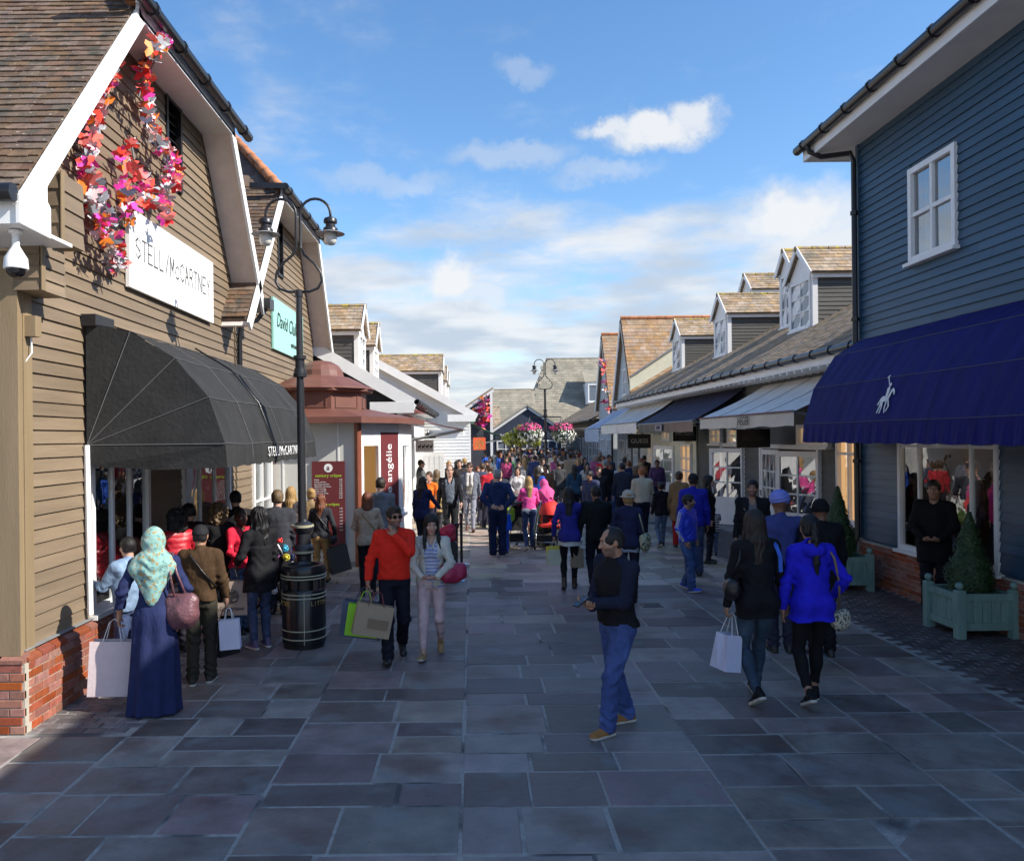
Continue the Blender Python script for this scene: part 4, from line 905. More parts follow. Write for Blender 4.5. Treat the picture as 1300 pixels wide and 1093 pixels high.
def lit_window(u0, u1, v0, v1, nu, nv, back=None, **k):
    Fo = (FR[0]+V3(-.03, 0, 0), FR[1], FR[2], FR[3])
    MB(Fo).box(u0, u1, v0, v1, -.012, -.006).build('window_recess', m_dark, rb2)
    MB(Fo).add([(u0+.06, v0+.06, -.003), (u1-.06, v0+.06, -.003), (u1-.06, v1-.06, -.003), (u0+.06, v1-.06, -.003)], [(0, 1, 2, 3)]).build('lit_backdrop', back or m_warm2, rb2)
    return window(rb2, Fo, u0, u1, v0, v1, nu, nv, frame=.08, bar=.05, depth=.08, **k)
lit_window(15.05, 16.05, .75, 2.55, 2, 1, m_warm, top_light=2.1)
for (a, b) in ((16.4, 18.0), (21.3, 22.9), (23.5, 24.6)): lit_window(a, b, 2.22, 2.7, 2, 1 if a < 20 else 2, m_warm2)
def door(p, q, z1, label=None, nu=2, nv=3, solid=.78):
    p, q = Vector((p[0], p[1], 0)), Vector((q[0], q[1], 0)); d = (q-p); L = d.length; d.normalize(); n = V3(d.y, -d.x, 0)
    F = (p, d, V3(0, 0, 1), n); mb = MB(F)
    mb.box(0, .11, .02, z1, -.025, .025); mb.box(L-.11, L, .02, z1, -.025, .025); mb.box(.11, L-.11, z1-.12, z1, -.024, .024); mb.box(.11, L-.11, .02, solid, -.02, .02)
    D = mb.build('door', m_white, rb2)
    mb = MB(F); mb.box(.16, L-.16, .12, solid-.1, .0, .026); mb.build('door_panel', m_white, D)
    gbar = MB(F)
    for i in range(1, nu): x = .11+(L-.22)*i/nu; gbar.box(x-.018, x+.018, solid, z1-.12, -.02, .02)
    for i in range(1, nv): z = solid+(z1-.12-solid)*i/nv; gbar.box(.11, L-.11, z-.018, z+.018, -.017, .017)
    gbar.build('glazing_bar', m_white, D)
    for i in range(nu):
        for j in range(nv):
            x0, x1 = .11+(L-.22)*i/nu, .11+(L-.22)*(i+1)/nu; za, zc = solid+(z1-.12-solid)*j/nv, solid+(z1-.12-solid)*(j+1)/nv; t = rnd.uniform(-.004, .004)
            MB(F).add([(x0, za, t), (x1, za, -t), (x1, zc, t), (x0, zc, -t)], [(0, 1, 2, 3)]).build('pane', m_glass, D)
    MB(F).box(.03, .06, .95, 1.1, .025, .07).build('door_handle', m_chrome, D)
    return D
def doorway(u0, u1, z1):
    Fo = (FR[0]+V3(-.03, 0, 0), FR[1], FR[2], FR[3]); mb = MB(Fo)
    mb.box(u0, u0+.1, 0, z1+.1, -.02, .06); mb.box(u1-.1, u1, 0, z1+.1, -.02, .06); mb.box(u0+.1, u1-.1, z1, z1+.1, -.02, .057); mb.build('door_frame', m_white, rb2)
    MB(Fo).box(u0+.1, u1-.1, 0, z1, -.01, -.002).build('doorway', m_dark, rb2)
door((6.66, 22.6), (7.36, 21.7), 2.12); doorway(21.7, 23.6, 2.15)
door((6.75, 17.9), (7.34, 16.95), 2.12); door((7.30, 20.3), (7.22, 18.95), 2.12, nu=4); doorway(16.9, 20.4, 2.15)
# cream shop front with signs further along
MB((FR[0]+V3(-.03, 0, 0), FR[1], FR[2], FR[3])).box(26.2, 34.2, 0, 3.0, 0, .04).build('cream_shop_front', m_cream, rb2)
FR = (V3(XW_R-.05, 0, 0), FR[1], FR[2], FR[3])
door((6.85, 30.4), (7.25, 29.0), 2.1); door((7.25, 36.2), (7.15, 34.9), 2.2, nu=3); door((7.25, 34.7), (7.15, 33.6), 2.2, nu=3)
for (a, b) in ((26.6, 27.9), (30.9, 32.0), (32.2, 33.2)): lit_window(a, b, .8, 2.2, 2, 3, m_warm2 if a > 30 else m_warm)
for (a, b) in ((27.0, 28.6), (29.4, 30.6), (34.6, 35.8)): lit_window(a, b, 2.3, 2.95, 2, 2, m_warm2)
text('COACH', (V3(7.24, 31.4, 2.62), V3(0, -1, 0), V3(0, 0, 1), V3(-1, 0, 0)), .36, M('grey_lettering', (.1, .1, .09), .5), rb2, space=1.2)
# street-facing gables at the end of the row
def street_gable(Y0, Y1, X, zE, zA, label, wallm, tile, win):
    b = thing('street_gable_shop', (X, (Y0+Y1)/2, 0), label, 'shop building', 'steep street-facing gables past the tiled row on the right')
    ym = (Y0+Y1)/2
    mb = MB(); mb.poly([(X, Y0, 0), (X, Y1, 0), (X, Y1, zE), (X, ym, zA-.1), (X, Y0, zE)], (8, 0, 0)); mb.build('wall', wallm, b)
    for s in (-1, 1):
        ye = ym+s*(Y1-Y0)/2+s*.15; v = V3(0, ym-ye, zA-zE+.1)
        mb = MB(); mb.poly([(X-.2, ye, zE-.15), (X-.2, ym, zA), (X+8, ym, zA), (X+8, ye, zE-.15)], (0, s*.02, -.08)); rf = mb.build('roof', tile, b)
        if s < 0: slope_tiles(rf, V3(X-.22, ye, zE-.13), (1, 0, 0), v, int(8/.3), int(v.length/.22), .3, .22, tile, th=.016)
        mb = MB(); mb.beam((X-.22, ye, zE-.28), (X-.22, ym, zA-.12), .05, .22); mb.build('bargeboard', m_white if s > 0 else m_black, b)
    for i in range(18): MB().tube([(X-.2+i*.45, ym, zA+.03), (X+.24+i*.45, ym, zA+.03)], [.1, .09], 6).build('ridge_tile', m_ridge, b)
    F = frame_x(X, -1); window(b, F, ym-.45, ym+.45, zE+.2, zE+1.5, 2, 2, gl=m_skyglass, bar=.04)
    for u in (Y0+.5, ym+.3): window(b, F, u, u+1.5, .5, 2.3, 3, 3, gl=m_skyglass, bar=.05)
    mb = MB(); mb.tube([(X-.15, Y0-.1, zE-.2), (X-.1, Y0, zE-.5), (X-.06, Y0+.05, zE-.7), (X-.06, Y0+.05, 0)], .05, 6); mb.build('downpipe', m_gutter, b)
    return b
street_gable(37.5, 42.2, 7.6, 4.3, 8.3, 'nearer steep pale gable past the end of the tiled row', M('pale_blue_grey_render', (.46, .50, .52), .7, .1, 2), m_tileC, True)
street_gable(43.4, 48.2, 7.6, 4.2, 8.25, 'farther steep pale gable with a thin butterfly string', MATS['pale_blue_grey_render'], m_tileC, True)
gc = thing('butterfly_garland', (7.4, 45.6, 4), 'thin red butterfly string hanging down the farther pale gable', 'garland')
garland(gc, [(768, 462, 6, 1.5), (770, 472, 3, 1), (771, 485, 3, 1), (772, 497, 3, 1), (772, 510, 3, 1), (773, 521, 3, 1)], 60, lambda x, y, d: V3(7.32-d*.3, 7.35*FPX/(x-600), CAMH+(unroll(x, y)[1])/FPX*7.35*FPX/(x-600)), 1.7, 12)
rb3 = thing('far_tiled_row', (7.6, 56, 0), 'farther low tiled row on the right beyond the pale gables', 'shop building')
mb = MB(); mb.box(7.9, 14, 49, 68, 0, 3.6); mb.build('wall', m_grey, rb3)
mb = MB(); mb.poly([(7.2, 48.5, 3.5), (11.5, 48.5, 6.0), (11.5, 48.5, 5.9), (7.2, 48.5, 3.4)], (0, 20, 0)); r3 = mb.build('roof', m_tileB, rb3)
slope_tiles(r3, V3(7.17, 48.5, 3.51), (0, 1, 0), V3(4.3, 0, 2.5), 60, 16, .33, .3, m_tileB, th=.02)
gutter(rb3, (7.1, 48.4, 3.45), (7.1, 68, 3.45), .08, 1.2, out=V3(-1, 0, 0))
F3 = frame_x(7.9, -1)
for i in range(6): window(rb3, F3, 49.6+i*3, 51.8+i*3, .4, 2.4, 3, 3, gl=m_skyglass, bar=.05)
MB(F3).box(49.2, 67, 2.5, 3.1, .02, .08).build('fascia_sign', m_black, rb3)
# ------------------------------------------------------------------ right awnings
m_cw = M('white_awning_canvas', (.74, .71, .66), .75, .12, 3, .12, 120); m_cn = M('navy_awning_canvas', (.015, .018, .06), .75, .15, 4, .15, 120); m_cb = M('pale_blue_canvas', (.45, .52, .66), .75, .1, 3)
GA = 'straight awnings along the right hand shop row'
a1 = flat_awning('awning', 'off white awning with a dark curved trim and thin capitals on its valance', 14.3, 20.2, XW_R, 5.72, 3.72, 2.90, 2.64, m_cw, M('cream_valance', (.60, .56, .47), .75, .08, 3), GA, -1)
mb = MB(); mb.tube([(5.70, 14.3, 2.91), (5.70, 20.2, 2.91)], .014, 5); mb.build('brown_trim', m_stripe, a1)
text('JAEGER', (V3(5.695, 16.9, 2.77), V3(0, -1, 0), V3(0, 0, 1), V3(-1, 0, 0)),   .26, m_ink, a1, shear=.12, sx=.85, off=.014)
a2 = flat_awning('awning', 'navy blue awning with a small boxed name on its black valance', 21.6, 28.7, XW_R, 5.92, 3.78, 2.88, 2.58, m_cn, m_black, GA, -1)
MB(frame_x(5.9, -1)).box(25.0, 25.9, 2.64, 2.83, .012, .02).build('name_patch', M('grey_patch', (.3, .28, .33), .7), a2)
text('HOBBS', (V3(5.878, 25.45, 2.735), V3(0, -1, 0), V3(0, 0, 1), V3(-1, 0, 0)), .16, m_ink, a2)
flat_awning('awning', 'white awning next beyond the navy one', 29.2, 33.0, XW_R, 5.95, 3.80, 2.98, 2.58, m_cw, None, GA, -1)
flat_awning('awning', 'white awning second beyond the navy one, before the pale blue one', 33.1, 37.2, XW_R, 5.95, 3.80, 2.98, 2.58, m_cw, None, GA, -1)
flat_awning('awning', 'pale blue awning farthest along the right hand row', 38.2, 43.0, 7.55, 6.0, 3.8, 2.85, 2.2, m_cb, m_cb, GA, -1)
PG = 'black projecting signs on the right hand row'
def proj_sign(x0, x1, Y, z0, z1, txt, label, size, mat=None, sgm=None):
    t = thing('projecting_sign', ((x0+x1)/2, Y, z0), label, 'hanging sign', PG)
    MB(frame_y(Y)).box(x0, x1, z0, z1, -.03, .03).build('sign_board', m_black, t)
    MB().tube([(x0-.02, Y, z1+.06), (XW_R, Y, z1+.06)], .02, 6).build('bracket', m_black, t)
    if txt: text(txt, (V3((x0+x1)/2, Y-.033, (z0+z1)/2), V3(1, 0, 0), V3(0, 0, 1), V3(0, -1, 0)), size, sgm or M('dull_silver_lettering', (.42, .42, .40), .5), t)
proj_sign(6.38, 7.12, 25.6, 2.30, 2.78, 'HOBBS', 'black projecting sign with serif capitals under the navy awning', .19)
proj_sign(6.30, 7.10, 19.2, 2.18, 2.62, 'JAEGER', 'almost black projecting sign under the off white awning', .17, sgm=M('dark_lettering', (.05, .05, .05), .4))
proj_sign(6.1, 7.0, 31.6, 2.0, 2.55, 'GUESS', 'black projecting sign between the white awnings and the cream shop front', .24)
# ------------------------------------------------------------------ right: blue clapboard building
XB = 6.6; YB1 = 13.65; YB0 = 1.6
rb1 = thing('blue_clapboard_shop', (XB, 9, 0), 'tall blue grey clapboard building on the right with a white casement', 'shop building')
FB = frame_x(XB, -1); ZB = 7.42
hol = [(10.85, 12.02, 5.02, 6.42), (10.05, 12.42, .72, 2.62)]
core = MB(FB)
core.box(YB0, 10.05, 0, ZB, -.2, -.004); core.box(12.42, YB1, 0, ZB, -.2, -.004); core.box(10.05, 12.42, 0, .72, -.2, -.004); core.box(10.05, 12.42, 2.62, 5.02, -.2, -.004); core.box(10.05, 12.42, 6.42, ZB, -.2, -.004); core.box(10.05, 10.85, 5.02, 6.42, -.2, -.004); core.box(12.02, 12.42, 5.02, 6.42, -.2, -.004)
core.build('wall', m_blue, rb1)
mb = MB(); mb.box(XB+.2, 16, 13.45, YB1, 0, ZB); mb.box(XB+.2, 16, YB0, YB0+.2, 0, ZB); mb.box(15.8, 16, YB0+.2, 13.45, 0, ZB); mb.build('end_wall', m_blue, rb1)
boards(rb1, FB, course_rows(.74, ZB, .128, lambda z: YB0, lambda z: YB1-.06, hol), m_blue, th=.026)
mb = MB(FB); mb.box(YB1-.06, YB1+.03, .74, ZB, -.05, .035); mb.build('corner_post', m_blue, rb1)
brick_plinth(rb1, (V3(XB-.04, 0, 0), FB[1], FB[2], FB[3]), YB0, YB1, .70, 300, (9.3, 13.7), 4)
window(rb1, FB, 10.85, 12.02, 5.02, 6.42, 2, 2, frame=.085, bar=.06, depth=.06, gl=m_glassm)
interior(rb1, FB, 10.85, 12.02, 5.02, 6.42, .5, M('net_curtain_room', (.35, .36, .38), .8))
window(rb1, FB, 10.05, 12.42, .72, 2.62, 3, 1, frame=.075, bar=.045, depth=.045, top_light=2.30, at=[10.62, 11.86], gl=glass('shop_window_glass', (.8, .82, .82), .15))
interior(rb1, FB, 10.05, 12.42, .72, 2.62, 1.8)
for i, u in enumerate((10.3, 11.0, 11.7, 12.2)): MB().sphere((XB+1.0, u, 2.5), .045, 8, 6).build('added_fill_bulb', emis('added_fill_glow', (1.0, .72, .42), 24), rb1)  # bulbs added only to brighten the figures behind this glass
# roof: hipped, slate, with boxed eaves
m_slate = M('dark_slate', (.03, .03, .036), .55, .3, 5, .3, 40, rand=.2, island=True)
XE = 5.98; ZE = 7.66; xr, zr = 11.3, ZE+(11.3-XE)*.66
mb = MB(); mb.poly([(XE, YB0-.5, ZE), (XE, YB1+.85, ZE), (xr, YB1-3.2, zr), (xr, YB0+3.8, zr)], (0, 0, -.08)); mb.poly([(XE, YB1+.85, ZE), (16.6, YB1+.85, ZE), (xr, YB1-3.2, zr)], (0, 0, -.08)); mb.poly([(XE, YB0-.5, ZE), (16.6, YB0-.5, ZE), (xr, YB0+3.8, zr)], (0, 0, -.08)); mb.poly([(16.6, YB0-.5, ZE), (16.6, YB1+.85, ZE), (xr, YB1-3.2, zr), (xr, YB0+3.8, zr)], (0, 0, -.08))
rB = mb.build('roof', m_slate, rb1); v = V3(xr-XE, 0, zr-ZE); LB = YB1+.85-YB0+.5
slope_tiles(rB, V3(XE-.03, YB0-.5, ZE+.01), (0, 1, 0), v, int(LB/.3), 30, .3, .2, m_slate, th=.01, clip=lambda u, w: u > 4.3*w/v.length and u < LB-.2-4.05*w/v.length)
mb = MB(); mb.box(XE+.05, XB+.0, YB0-.4, YB1+.75, ZE-.28, ZE-.245); mb.box(XB+.0, 16.3, YB1+.03, YB1+.75, ZE-.28, ZE-.245); mb.build('soffit', m_soffit, rb1)
mb = MB(); mb.box(XE+.01, XE+.05, YB0-.4, YB1+.79, ZE-.29, ZE-.05); mb.box(XE+.05, 16.4, YB1+.75, YB1+.79, ZE-.29, ZE-.05); mb.build('fascia', m_white, rb1)
gutter(rb1, (XE-.07, YB0-.5, ZE-.07), (XE-.07, YB1+.86, ZE-.07), .08, .8, out=V3(-1, 0, 0))
mb = MB(); mb.tube([(XE-.07, YB1+.4, ZE-.12), (XE-.05, YB1+.38, ZE-.24), (XE+.12, YB1+.3, ZE-.36), (XB-.12, YB1+.02, ZE-.40), (XB-.09, YB1-.02, ZE-.55), (XB-.09, YB1-.02, .75), (XB-.2, YB1-.02, .5), (XB-.2, YB1-.02, 0)], .045, 8)
for z in (6.2, 4.4, 2.0): mb.lathe([(.065, 0), (.065, .06)], (XB-.09, YB1-.02, z), 8)
mb.build('downpipe', m_gutter, rb1, smooth=40)
# blue dome awning
m_canvU = M('royal_blue_canvas', (.006, .008, .115), .75, .28, 2.2, .35, 26, spec=.2, stretch=(1, 3, .4), bstretch=(.6, 3.5, .6), dist=.03)
ab = thing('awning', (XB, 9, 2.35), 'royal blue dome awning with a white rider emblem on the right', 'awning')
pb = [(6.58, 4.06), (6.37, 4.02), (5.96, 3.76), (5.62, 3.24), (5.44, 2.66)]
awning_dome(4.8, 13.2, pb, (6.56, 2.66), 2.36, ab, m_canvU, 40, (), sgn=-1, sag=.008)
def rider(parent):
    n = V3(-.955, 0, .296); Fq = (V3(5.522, 10.72, 2.95), V3(0, -1, 0), V3(.296, 0, .955), n); s = .25
    def poly(pts): MB(Fq).poly([(x*s, y*s, .008) for x, y in pts], (0, 0, .006)).build('emblem', m_wink, parent)
    poly([(-.42, -.18), (.30, -.10), (.38, .12), (.52, .40), (.66, .34), (.70, .22), (.80, .20), (.74, .42), (.56, .58), (.36, .46), (.22, .14), (-.30, .16), (-.46, .06)])       # horse
    for p in ([(.28, -.08), (.36, -.06), (.58, -.42), (.42, -.72), (.36, -.70), (.48, -.42)], [(.12, -.12), (.22, -.10), (.20, -.50), (.30, -.78), (.22, -.78), (.12, -.50)], [(-.40, -.14), (-.28, -.14), (-.34, -.48), (-.46, -.78), (-.54, -.76), (-.44, -.46)], [(-.28, -.14), (-.16, -.14), (-.14, -.50), (-.20, -.80), (-.28, -.80), (-.22, -.50)], [(-.46, .08), (-.40, .04), (-.60, -.34), (-.68, -.30)]): poly(p)
    poly([(-.06, .14), (.14, .16), (.20, .56), (.10, .70), (-.06, .60)]); poly([(.06, .70), (.20, .70), (.22, .84), (.12, .90), (.02, .82)]); poly([(.02, .10), (.16, .14), (.22, -.24), (.12, -.26)])
    poly([(.12, .60), (.20, .52), (-.28, 1.28), (-.34, 1.24)]); poly([(-.40, 1.18), (-.18, 1.30), (-.20, 1.35), (-.42, 1.23)])
rider(ab)
# ================================================================== PEOPLE: one continuous signed-distance body, meshed by surface nets
A3 = lambda *p: np.array(p, dtype=np.float64)
def unit(v): v = np.asarray(v, float); return v/(np.linalg.norm(v)+1e-9)
def rot(yaw=0, pitch=0, roll=0):     # columns are the local axes; local +y is forward
    cy, sy, cp, sp, cr, sr = math.cos(yaw), math.sin(yaw), math.cos(pitch), math.sin(pitch), math.cos(roll), math.sin(roll)
    Z = np.array([[cy, -sy, 0], [sy, cy, 0], [0, 0, 1]]); X = np.array([[1, 0, 0], [0, cp, -sp], [0, sp, cp]]); Yr = np.array([[cr, 0, sr], [0, 1, 0], [-sr, 0, cr]])
    return Z @ X @ Yr
class Fld:
    def __init__(s, lo, hi, h, zones=(), hf=None):
        ax = []
        for a in range(3):
            x = lo[a]-2*h; o = []
            while x < hi[a]+2*h:
                o.append(x); x += hf if hf and any(z[0][a]-.012 < x < z[1][a]+.012 for z in zones) else h
            ax.append(np.array(o, np.float32))
        s.ax = ax; s.h = h; s.X = ax[0][:, None, None]; s.Y = ax[1][None, :, None]; s.Z = ax[2][None, None, :]
        s.D = np.full((len(ax[0]), len(ax[1]), len(ax[2])), .5, np.float32)
    def sl(s, lo, hi, m):
        return tuple(slice(max(0, int(np.searchsorted(s.ax[a], lo[a]-m))-1), int(np.searchsorted(s.ax[a], hi[a]+m))+1) for a in range(3))
    def put(s, lo, hi, fn, k=.02, op=1):
        sx, sy, sz = q = s.sl(lo, hi, k+2.2*s.h)
        if min(sx.stop-sx.start, sy.stop-sy.start, sz.stop-sz.start) <= 0: return
        d = fn(s.X[sx], s.Y[:, sy], s.Z[:, :, sz]); E = s.D[q]
        if op < 0:
            d = -d
            hh = np.maximum(k-np.abs(E-d), 0)/max(k, 1e-6); s.D[q] = np.maximum(E, d)+hh*hh*k*.25
        else:
            if E.shape != d.shape: d = np.broadcast_to(d, E.shape)
            hh = np.maximum(k-np.abs(E-d), 0)/max(k, 1e-6); s.D[q] = np.minimum(E, d)-hh*hh*k*.25
    def cone(s, a, b, r1, r2, k=.02, op=1):
        a, b = np.asarray(a, float), np.asarray(b, float); ba = b-a; L2 = max(1e-9, float(ba@ba)); R = max(r1, r2)
        def fn(X, Y, Z):
            px, py, pz = X-a[0], Y-a[1], Z-a[2]
            t = np.clip((px*ba[0]+py*ba[1]+pz*ba[2])/L2, 0, 1)
            return np.sqrt((px-t*ba[0])**2+(py-t*ba[1])**2+(pz-t*ba[2])**2)-(r1+(r2-r1)*t)
        s.put(np.minimum(a, b)-R, np.maximum(a, b)+R, fn, k, op)
    def ell(s, c, r, Rm=None, k=.02, op=1):
        c = np.asarray(c, float); r = np.asarray(r, float); Rm = np.eye(3) if Rm is None else Rm
        ext = np.sqrt(((Rm*r[None, :])**2).sum(1))
        def fn(X, Y, Z):
            x, y, z = X-c[0], Y-c[1], Z-c[2]
            u = (x*Rm[0, 0]+y*Rm[1, 0]+z*Rm[2, 0])/r[0]; v = (x*Rm[0, 1]+y*Rm[1, 1]+z*Rm[2, 1])/r[1]; w = (x*Rm[0, 2]+y*Rm[1, 2]+z*Rm[2, 2])/r[2]
            k0 = np.sqrt(u*u+v*v+w*w); k1 = np.sqrt((u/r[0])**2+(v/r[1])**2+(w/r[2])**2)+1e-6
            return k0*(k0-1)/k1
        s.put(c-ext, c+ext, fn, k, op)
    def loft(s, secs, c=(0, 0, 0), Rm=None, k=.02, op=1, grow=0.0, p=2.3, waves=None):
        """secs: (z, rx, ry, cy) elliptical slices in a local frame"""
        c = np.asarray(c, float); Rm = np.eye(3) if Rm is None else Rm
        S = np.array(secs, float); z0, z1 = S[0, 0], S[-1, 0]; ml = max(S[:, 1].max(), (S[:, 2]+abs(S[:, 3])).max())+grow+.02
        cor = np.array([Rm @ np.array([x, y, z]) for x in (-ml, ml) for y in (-ml, ml) for z in (z0-grow, z1+grow)])+c
        zz = np.linspace(z0, z1, 64); 
        def cr(col):
            return np.interp(zz, S[:, 0], S[:, col]) if len(S) < 3 else _smooth(zz, S[:, 0], S[:, col])
        RX, RY, CY = cr(1)+grow, cr(2)+grow, cr(3)
        def fn(X, Y, Z):
            x, y, z = X-c[0], Y-c[1], Z-c[2]
            u = x*Rm[0, 0]+y*Rm[1, 0]+z*Rm[2, 0]; v = x*Rm[0, 1]+y*Rm[1, 1]+z*Rm[2, 1]; w = x*Rm[0, 2]+y*Rm[1, 2]+z*Rm[2, 2]
            t = np.clip((w-z0)/(z1-z0)*63, 0, 63); rx = np.interp(t, np.arange(64), RX).astype(np.float32); ry = np.interp(t, np.arange(64), RY).astype(np.float32); cy = np.interp(t, np.arange(64), CY).astype(np.float32)
            vv = v-cy; q = (np.abs(u/rx)**p+np.abs(vv/ry)**p)**(1/p)
            d = (q-1)*np.minimum(rx, ry)
            if waves: 
                th = np.arctan2(u/rx, vv/ry); f = np.clip((z1-w)/(z1-z0), 0, 1); d = d-waves[1]*f*np.sin(th*waves[0]+w*2.0)
            return np.maximum(d, np.maximum(w-z1-grow*.6, z0-w))
        s.put(cor.min(0), cor.max(0), fn, k, op)
    def clip(s, n, o, side=1):              # keep the half space n.(p-o) < 0
        n = np.asarray(n, float); o = np.asarray(o, float)
        s.D = np.maximum(s.D, ((s.X-o[0])*n[0]+(s.Y-o[1])*n[1]+(s.Z-o[2])*n[2]).astype(np.float32)*side)
    def noise(s, amp, f=9.0, seed=0.0, zf=1.0):
        X, Y, Z = s.X*f, s.Y*f, s.Z*f*zf
        w = np.sin(X*1.7+1.3*np.sin(Z*1.1+seed)+seed)+np.sin(Y*1.9-X*.8+1.7*np.sin(Z*.9-seed))+.7*np.sin(Z*2.3+1.5*np.sin(X*1.6+Y*1.2+seed))
        s.D = s.D+(amp*w*.5).astype(np.float32)
    def folds(s, c, r, amp, axis, f=70, seed=0):      # creases round a joint
        c = np.asarray(c, float); axis = unit(axis); q = s.sl(c-r*1.6, c+r*1.6, 0)
        X, Y, Z = s.X[q[0]]-c[0], s.Y[:, q[1]]-c[1], s.Z[:, :, q[2]]-c[2]
        d2 = (X*X+Y*Y+Z*Z)/(r*r); t = X*axis[0]+Y*axis[1]+Z*axis[2]
        s.D[q] += (amp*np.exp(-d2*1.6)*np.sin(t*f+2.2*np.sin(X*26+seed)+1.8*np.sin(Y*22-seed))).astype(np.float32)
    def mesh(s):
        D = s.D; I = D < 0; n = np.array(D.shape)
        c = [I[i:n[0]-1+i, j:n[1]-1+j, k:n[2]-1+k] for i in (0, 1) for j in (0, 1) for k in (0, 1)]
        sm = sum(x.astype(np.int8) for x in c); act = (sm > 0) & (sm < 8)
        ijk = np.argwhere(act)
        if len(ijk) == 0: return np.zeros((0, 3)), np.zeros((0, 4), int)
        idx = np.full(act.shape, -1, np.int64); idx[act] = np.arange(len(ijk))
        V = np.zeros((len(ijk), 3)); cnt = np.zeros(len(ijk)); AX = s.ax
        offs = [(i, j, k) for i in (0, 1) for j in (0, 1) for k in (0, 1)]
        for a in offs:
            for ax in range(3):
                if a[ax] == 1: continue
                b = list(a); b[ax] = 1
                pa, pb = ijk+np.array(a), ijk+np.array(b)
                da, db = D[pa[:, 0], pa[:, 1], pa[:, 2]], D[pb[:, 0], pb[:, 1], pb[:, 2]]
                m = (da < 0) != (db < 0); t = np.where(m, da/(da-db+1e-12), 0)
                P = np.stack([AX[q][pa[:, q]] for q in range(3)], 1).astype(float)
                P[:, ax] += t*(AX[ax][pb[:, ax]]-AX[ax][pa[:, ax]])
                V += P*m[:, None]; cnt += m
        V /= np.maximum(cnt, 1)[:, None]
        Q = []
        for ax in range(3):
            b, c2 = (ax+1) % 3, (ax+2) % 3
            sl0 = [slice(1, -1)]*3; sl1 = [slice(1, -1)]*3; sl0[ax] = slice(0, n[ax]-1); sl1[ax] = slice(1, n[ax])
            A, B = I[tuple(sl0)], I[tuple(sl1)]; e = np.argwhere(A != B)
            if len(e) == 0: continue
            st = A[e[:, 0], e[:, 1], e[:, 2]]; g = e.copy(); g[:, b] += 1; g[:, c2] += 1
            def cell(db, dc):
                q = g.copy(); q[:, b] += db; q[:, c2] += dc; return idx[q[:, 0], q[:, 1], q[:, 2]]
            q = np.stack([cell(-1, -1), cell(0, -1), cell(0, 0), cell(-1, 0)], 1)
            q[~st] = q[~st][:, ::-1]; Q.append(q)
        Q = np.concatenate(Q); Q = Q[(Q >= 0).all(1)]
        return V, Q
def _smooth(zz, z, v):        # monotone-ish cubic through the slices
    m = np.gradient(v, z); i = np.clip(np.searchsorted(z, zz)-1, 0, len(z)-2); h = z[i+1]-z[i]; t = np.clip((zz-z[i])/h, 0, 1)
    return (2*t**3-3*t**2+1)*v[i]+(t**3-2*t**2+t)*h*m[i]+(-2*t**3+3*t**2)*v[i+1]+(t**3-t**2)*h*m[i+1]
def np_mesh(name, V, Q, mats, mi=None):
    me = bpy.data.meshes.new(name); me.vertices.add(len(V)); me.vertices.foreach_set('co', V.astype(np.float32).ravel())
    me.loops.add(4*len(Q)); me.loops.foreach_set('vertex_index', Q.astype(np.int32).ravel())
    me.polygons.add(len(Q)); me.polygons.foreach_set('loop_start', np.arange(0, 4*len(Q), 4, dtype=np.int32))
    me.polygons.foreach_set('use_smooth', np.ones(len(Q), bool))
    for m in (mats if isinstance(mats, (list, tuple)) else [mats]): me.materials.append(m)
    if mi is not None: me.polygons.foreach_set('material_index', mi.astype(np.int32))
    me.update(calc_edges=True); return me
def ik(a, c, l1, l2, pole):
    a, c = np.asarray(a, float), np.asarray(c, float); d = c-a; L = np.linalg.norm(d); L2 = min(L, (l1+l2)*.998); u = d/(L+1e-9); c = a+u*L2
    x = (l1*l1-l2*l2+L2*L2)/(2*L2); h = math.sqrt(max(0, l1*l1-x*x)); p = np.asarray(pole, float); p = p-u*(p@u)
    return a+u*x+unit(p)*h, c
def cloth(col, rough=.8, kind='c', rand=0):
    nm = '%s_cloth_%03d_%03d_%03d_%d' % (kind, int(col[0]*255), int(col[1]*255), int(col[2]*255), int(rough*10))
    if kind == 'denim': return M(nm, col, .8, .30, 14, .8, 12, obj=True, spots=[(3.2, .50, .72, tuple(min(1, c*1.9+.03) for c in col))], dist=.022, bstretch=(1.5, 1.5, .9))
    if kind == 'knit': return M(nm, col, .9, .10, 25, .5, 150, obj=True, stretch=(1, 1, 1), bstretch=(1, 1, 3), spec=.15, dist=.004)
    if kind == 'shiny': return M(nm, col, .42, .10, 10, .7, 14, obj=True, dist=.018)
    return M(nm, col, rough, .16, 9, .75, 11, obj=True, spec=.15, dist=.022, bstretch=(1.6, 1.6, .7))
SKIN = {'pale': M('pale_skin', (.52, .30, .22), .5, .10, 18, .15, 120, obj=True, dist=.002), 'tan': M('tan_skin', (.36, .19, .12), .5, .10, 18, .15, 120, obj=True, dist=.002), 'brown': M('brown_skin', (.20, .095, .055), .5, .10, 18, .1, 120, obj=True, dist=.002), 'dark': M('dark_skin', (.075, .035, .022), .45, .10, 18, .1, 120, obj=True, dist=.002)}
LIP = {k: M(k+'_lips', c, .4, .05, obj=True) for k, c in (('pale', (.42, .14, .12)), ('tan', (.30, .11, .09)), ('brown', (.17, .06, .05)), ('dark', (.08, .03, .03)))}
STUB = {k: M(k+'_stubble', c, .6, .1, 60, obj=True) for k, c in (('pale', (.30, .18, .14)), ('tan', (.17, .10, .075)), ('brown', (.08, .045, .03)), ('dark', (.03, .018, .014)))}
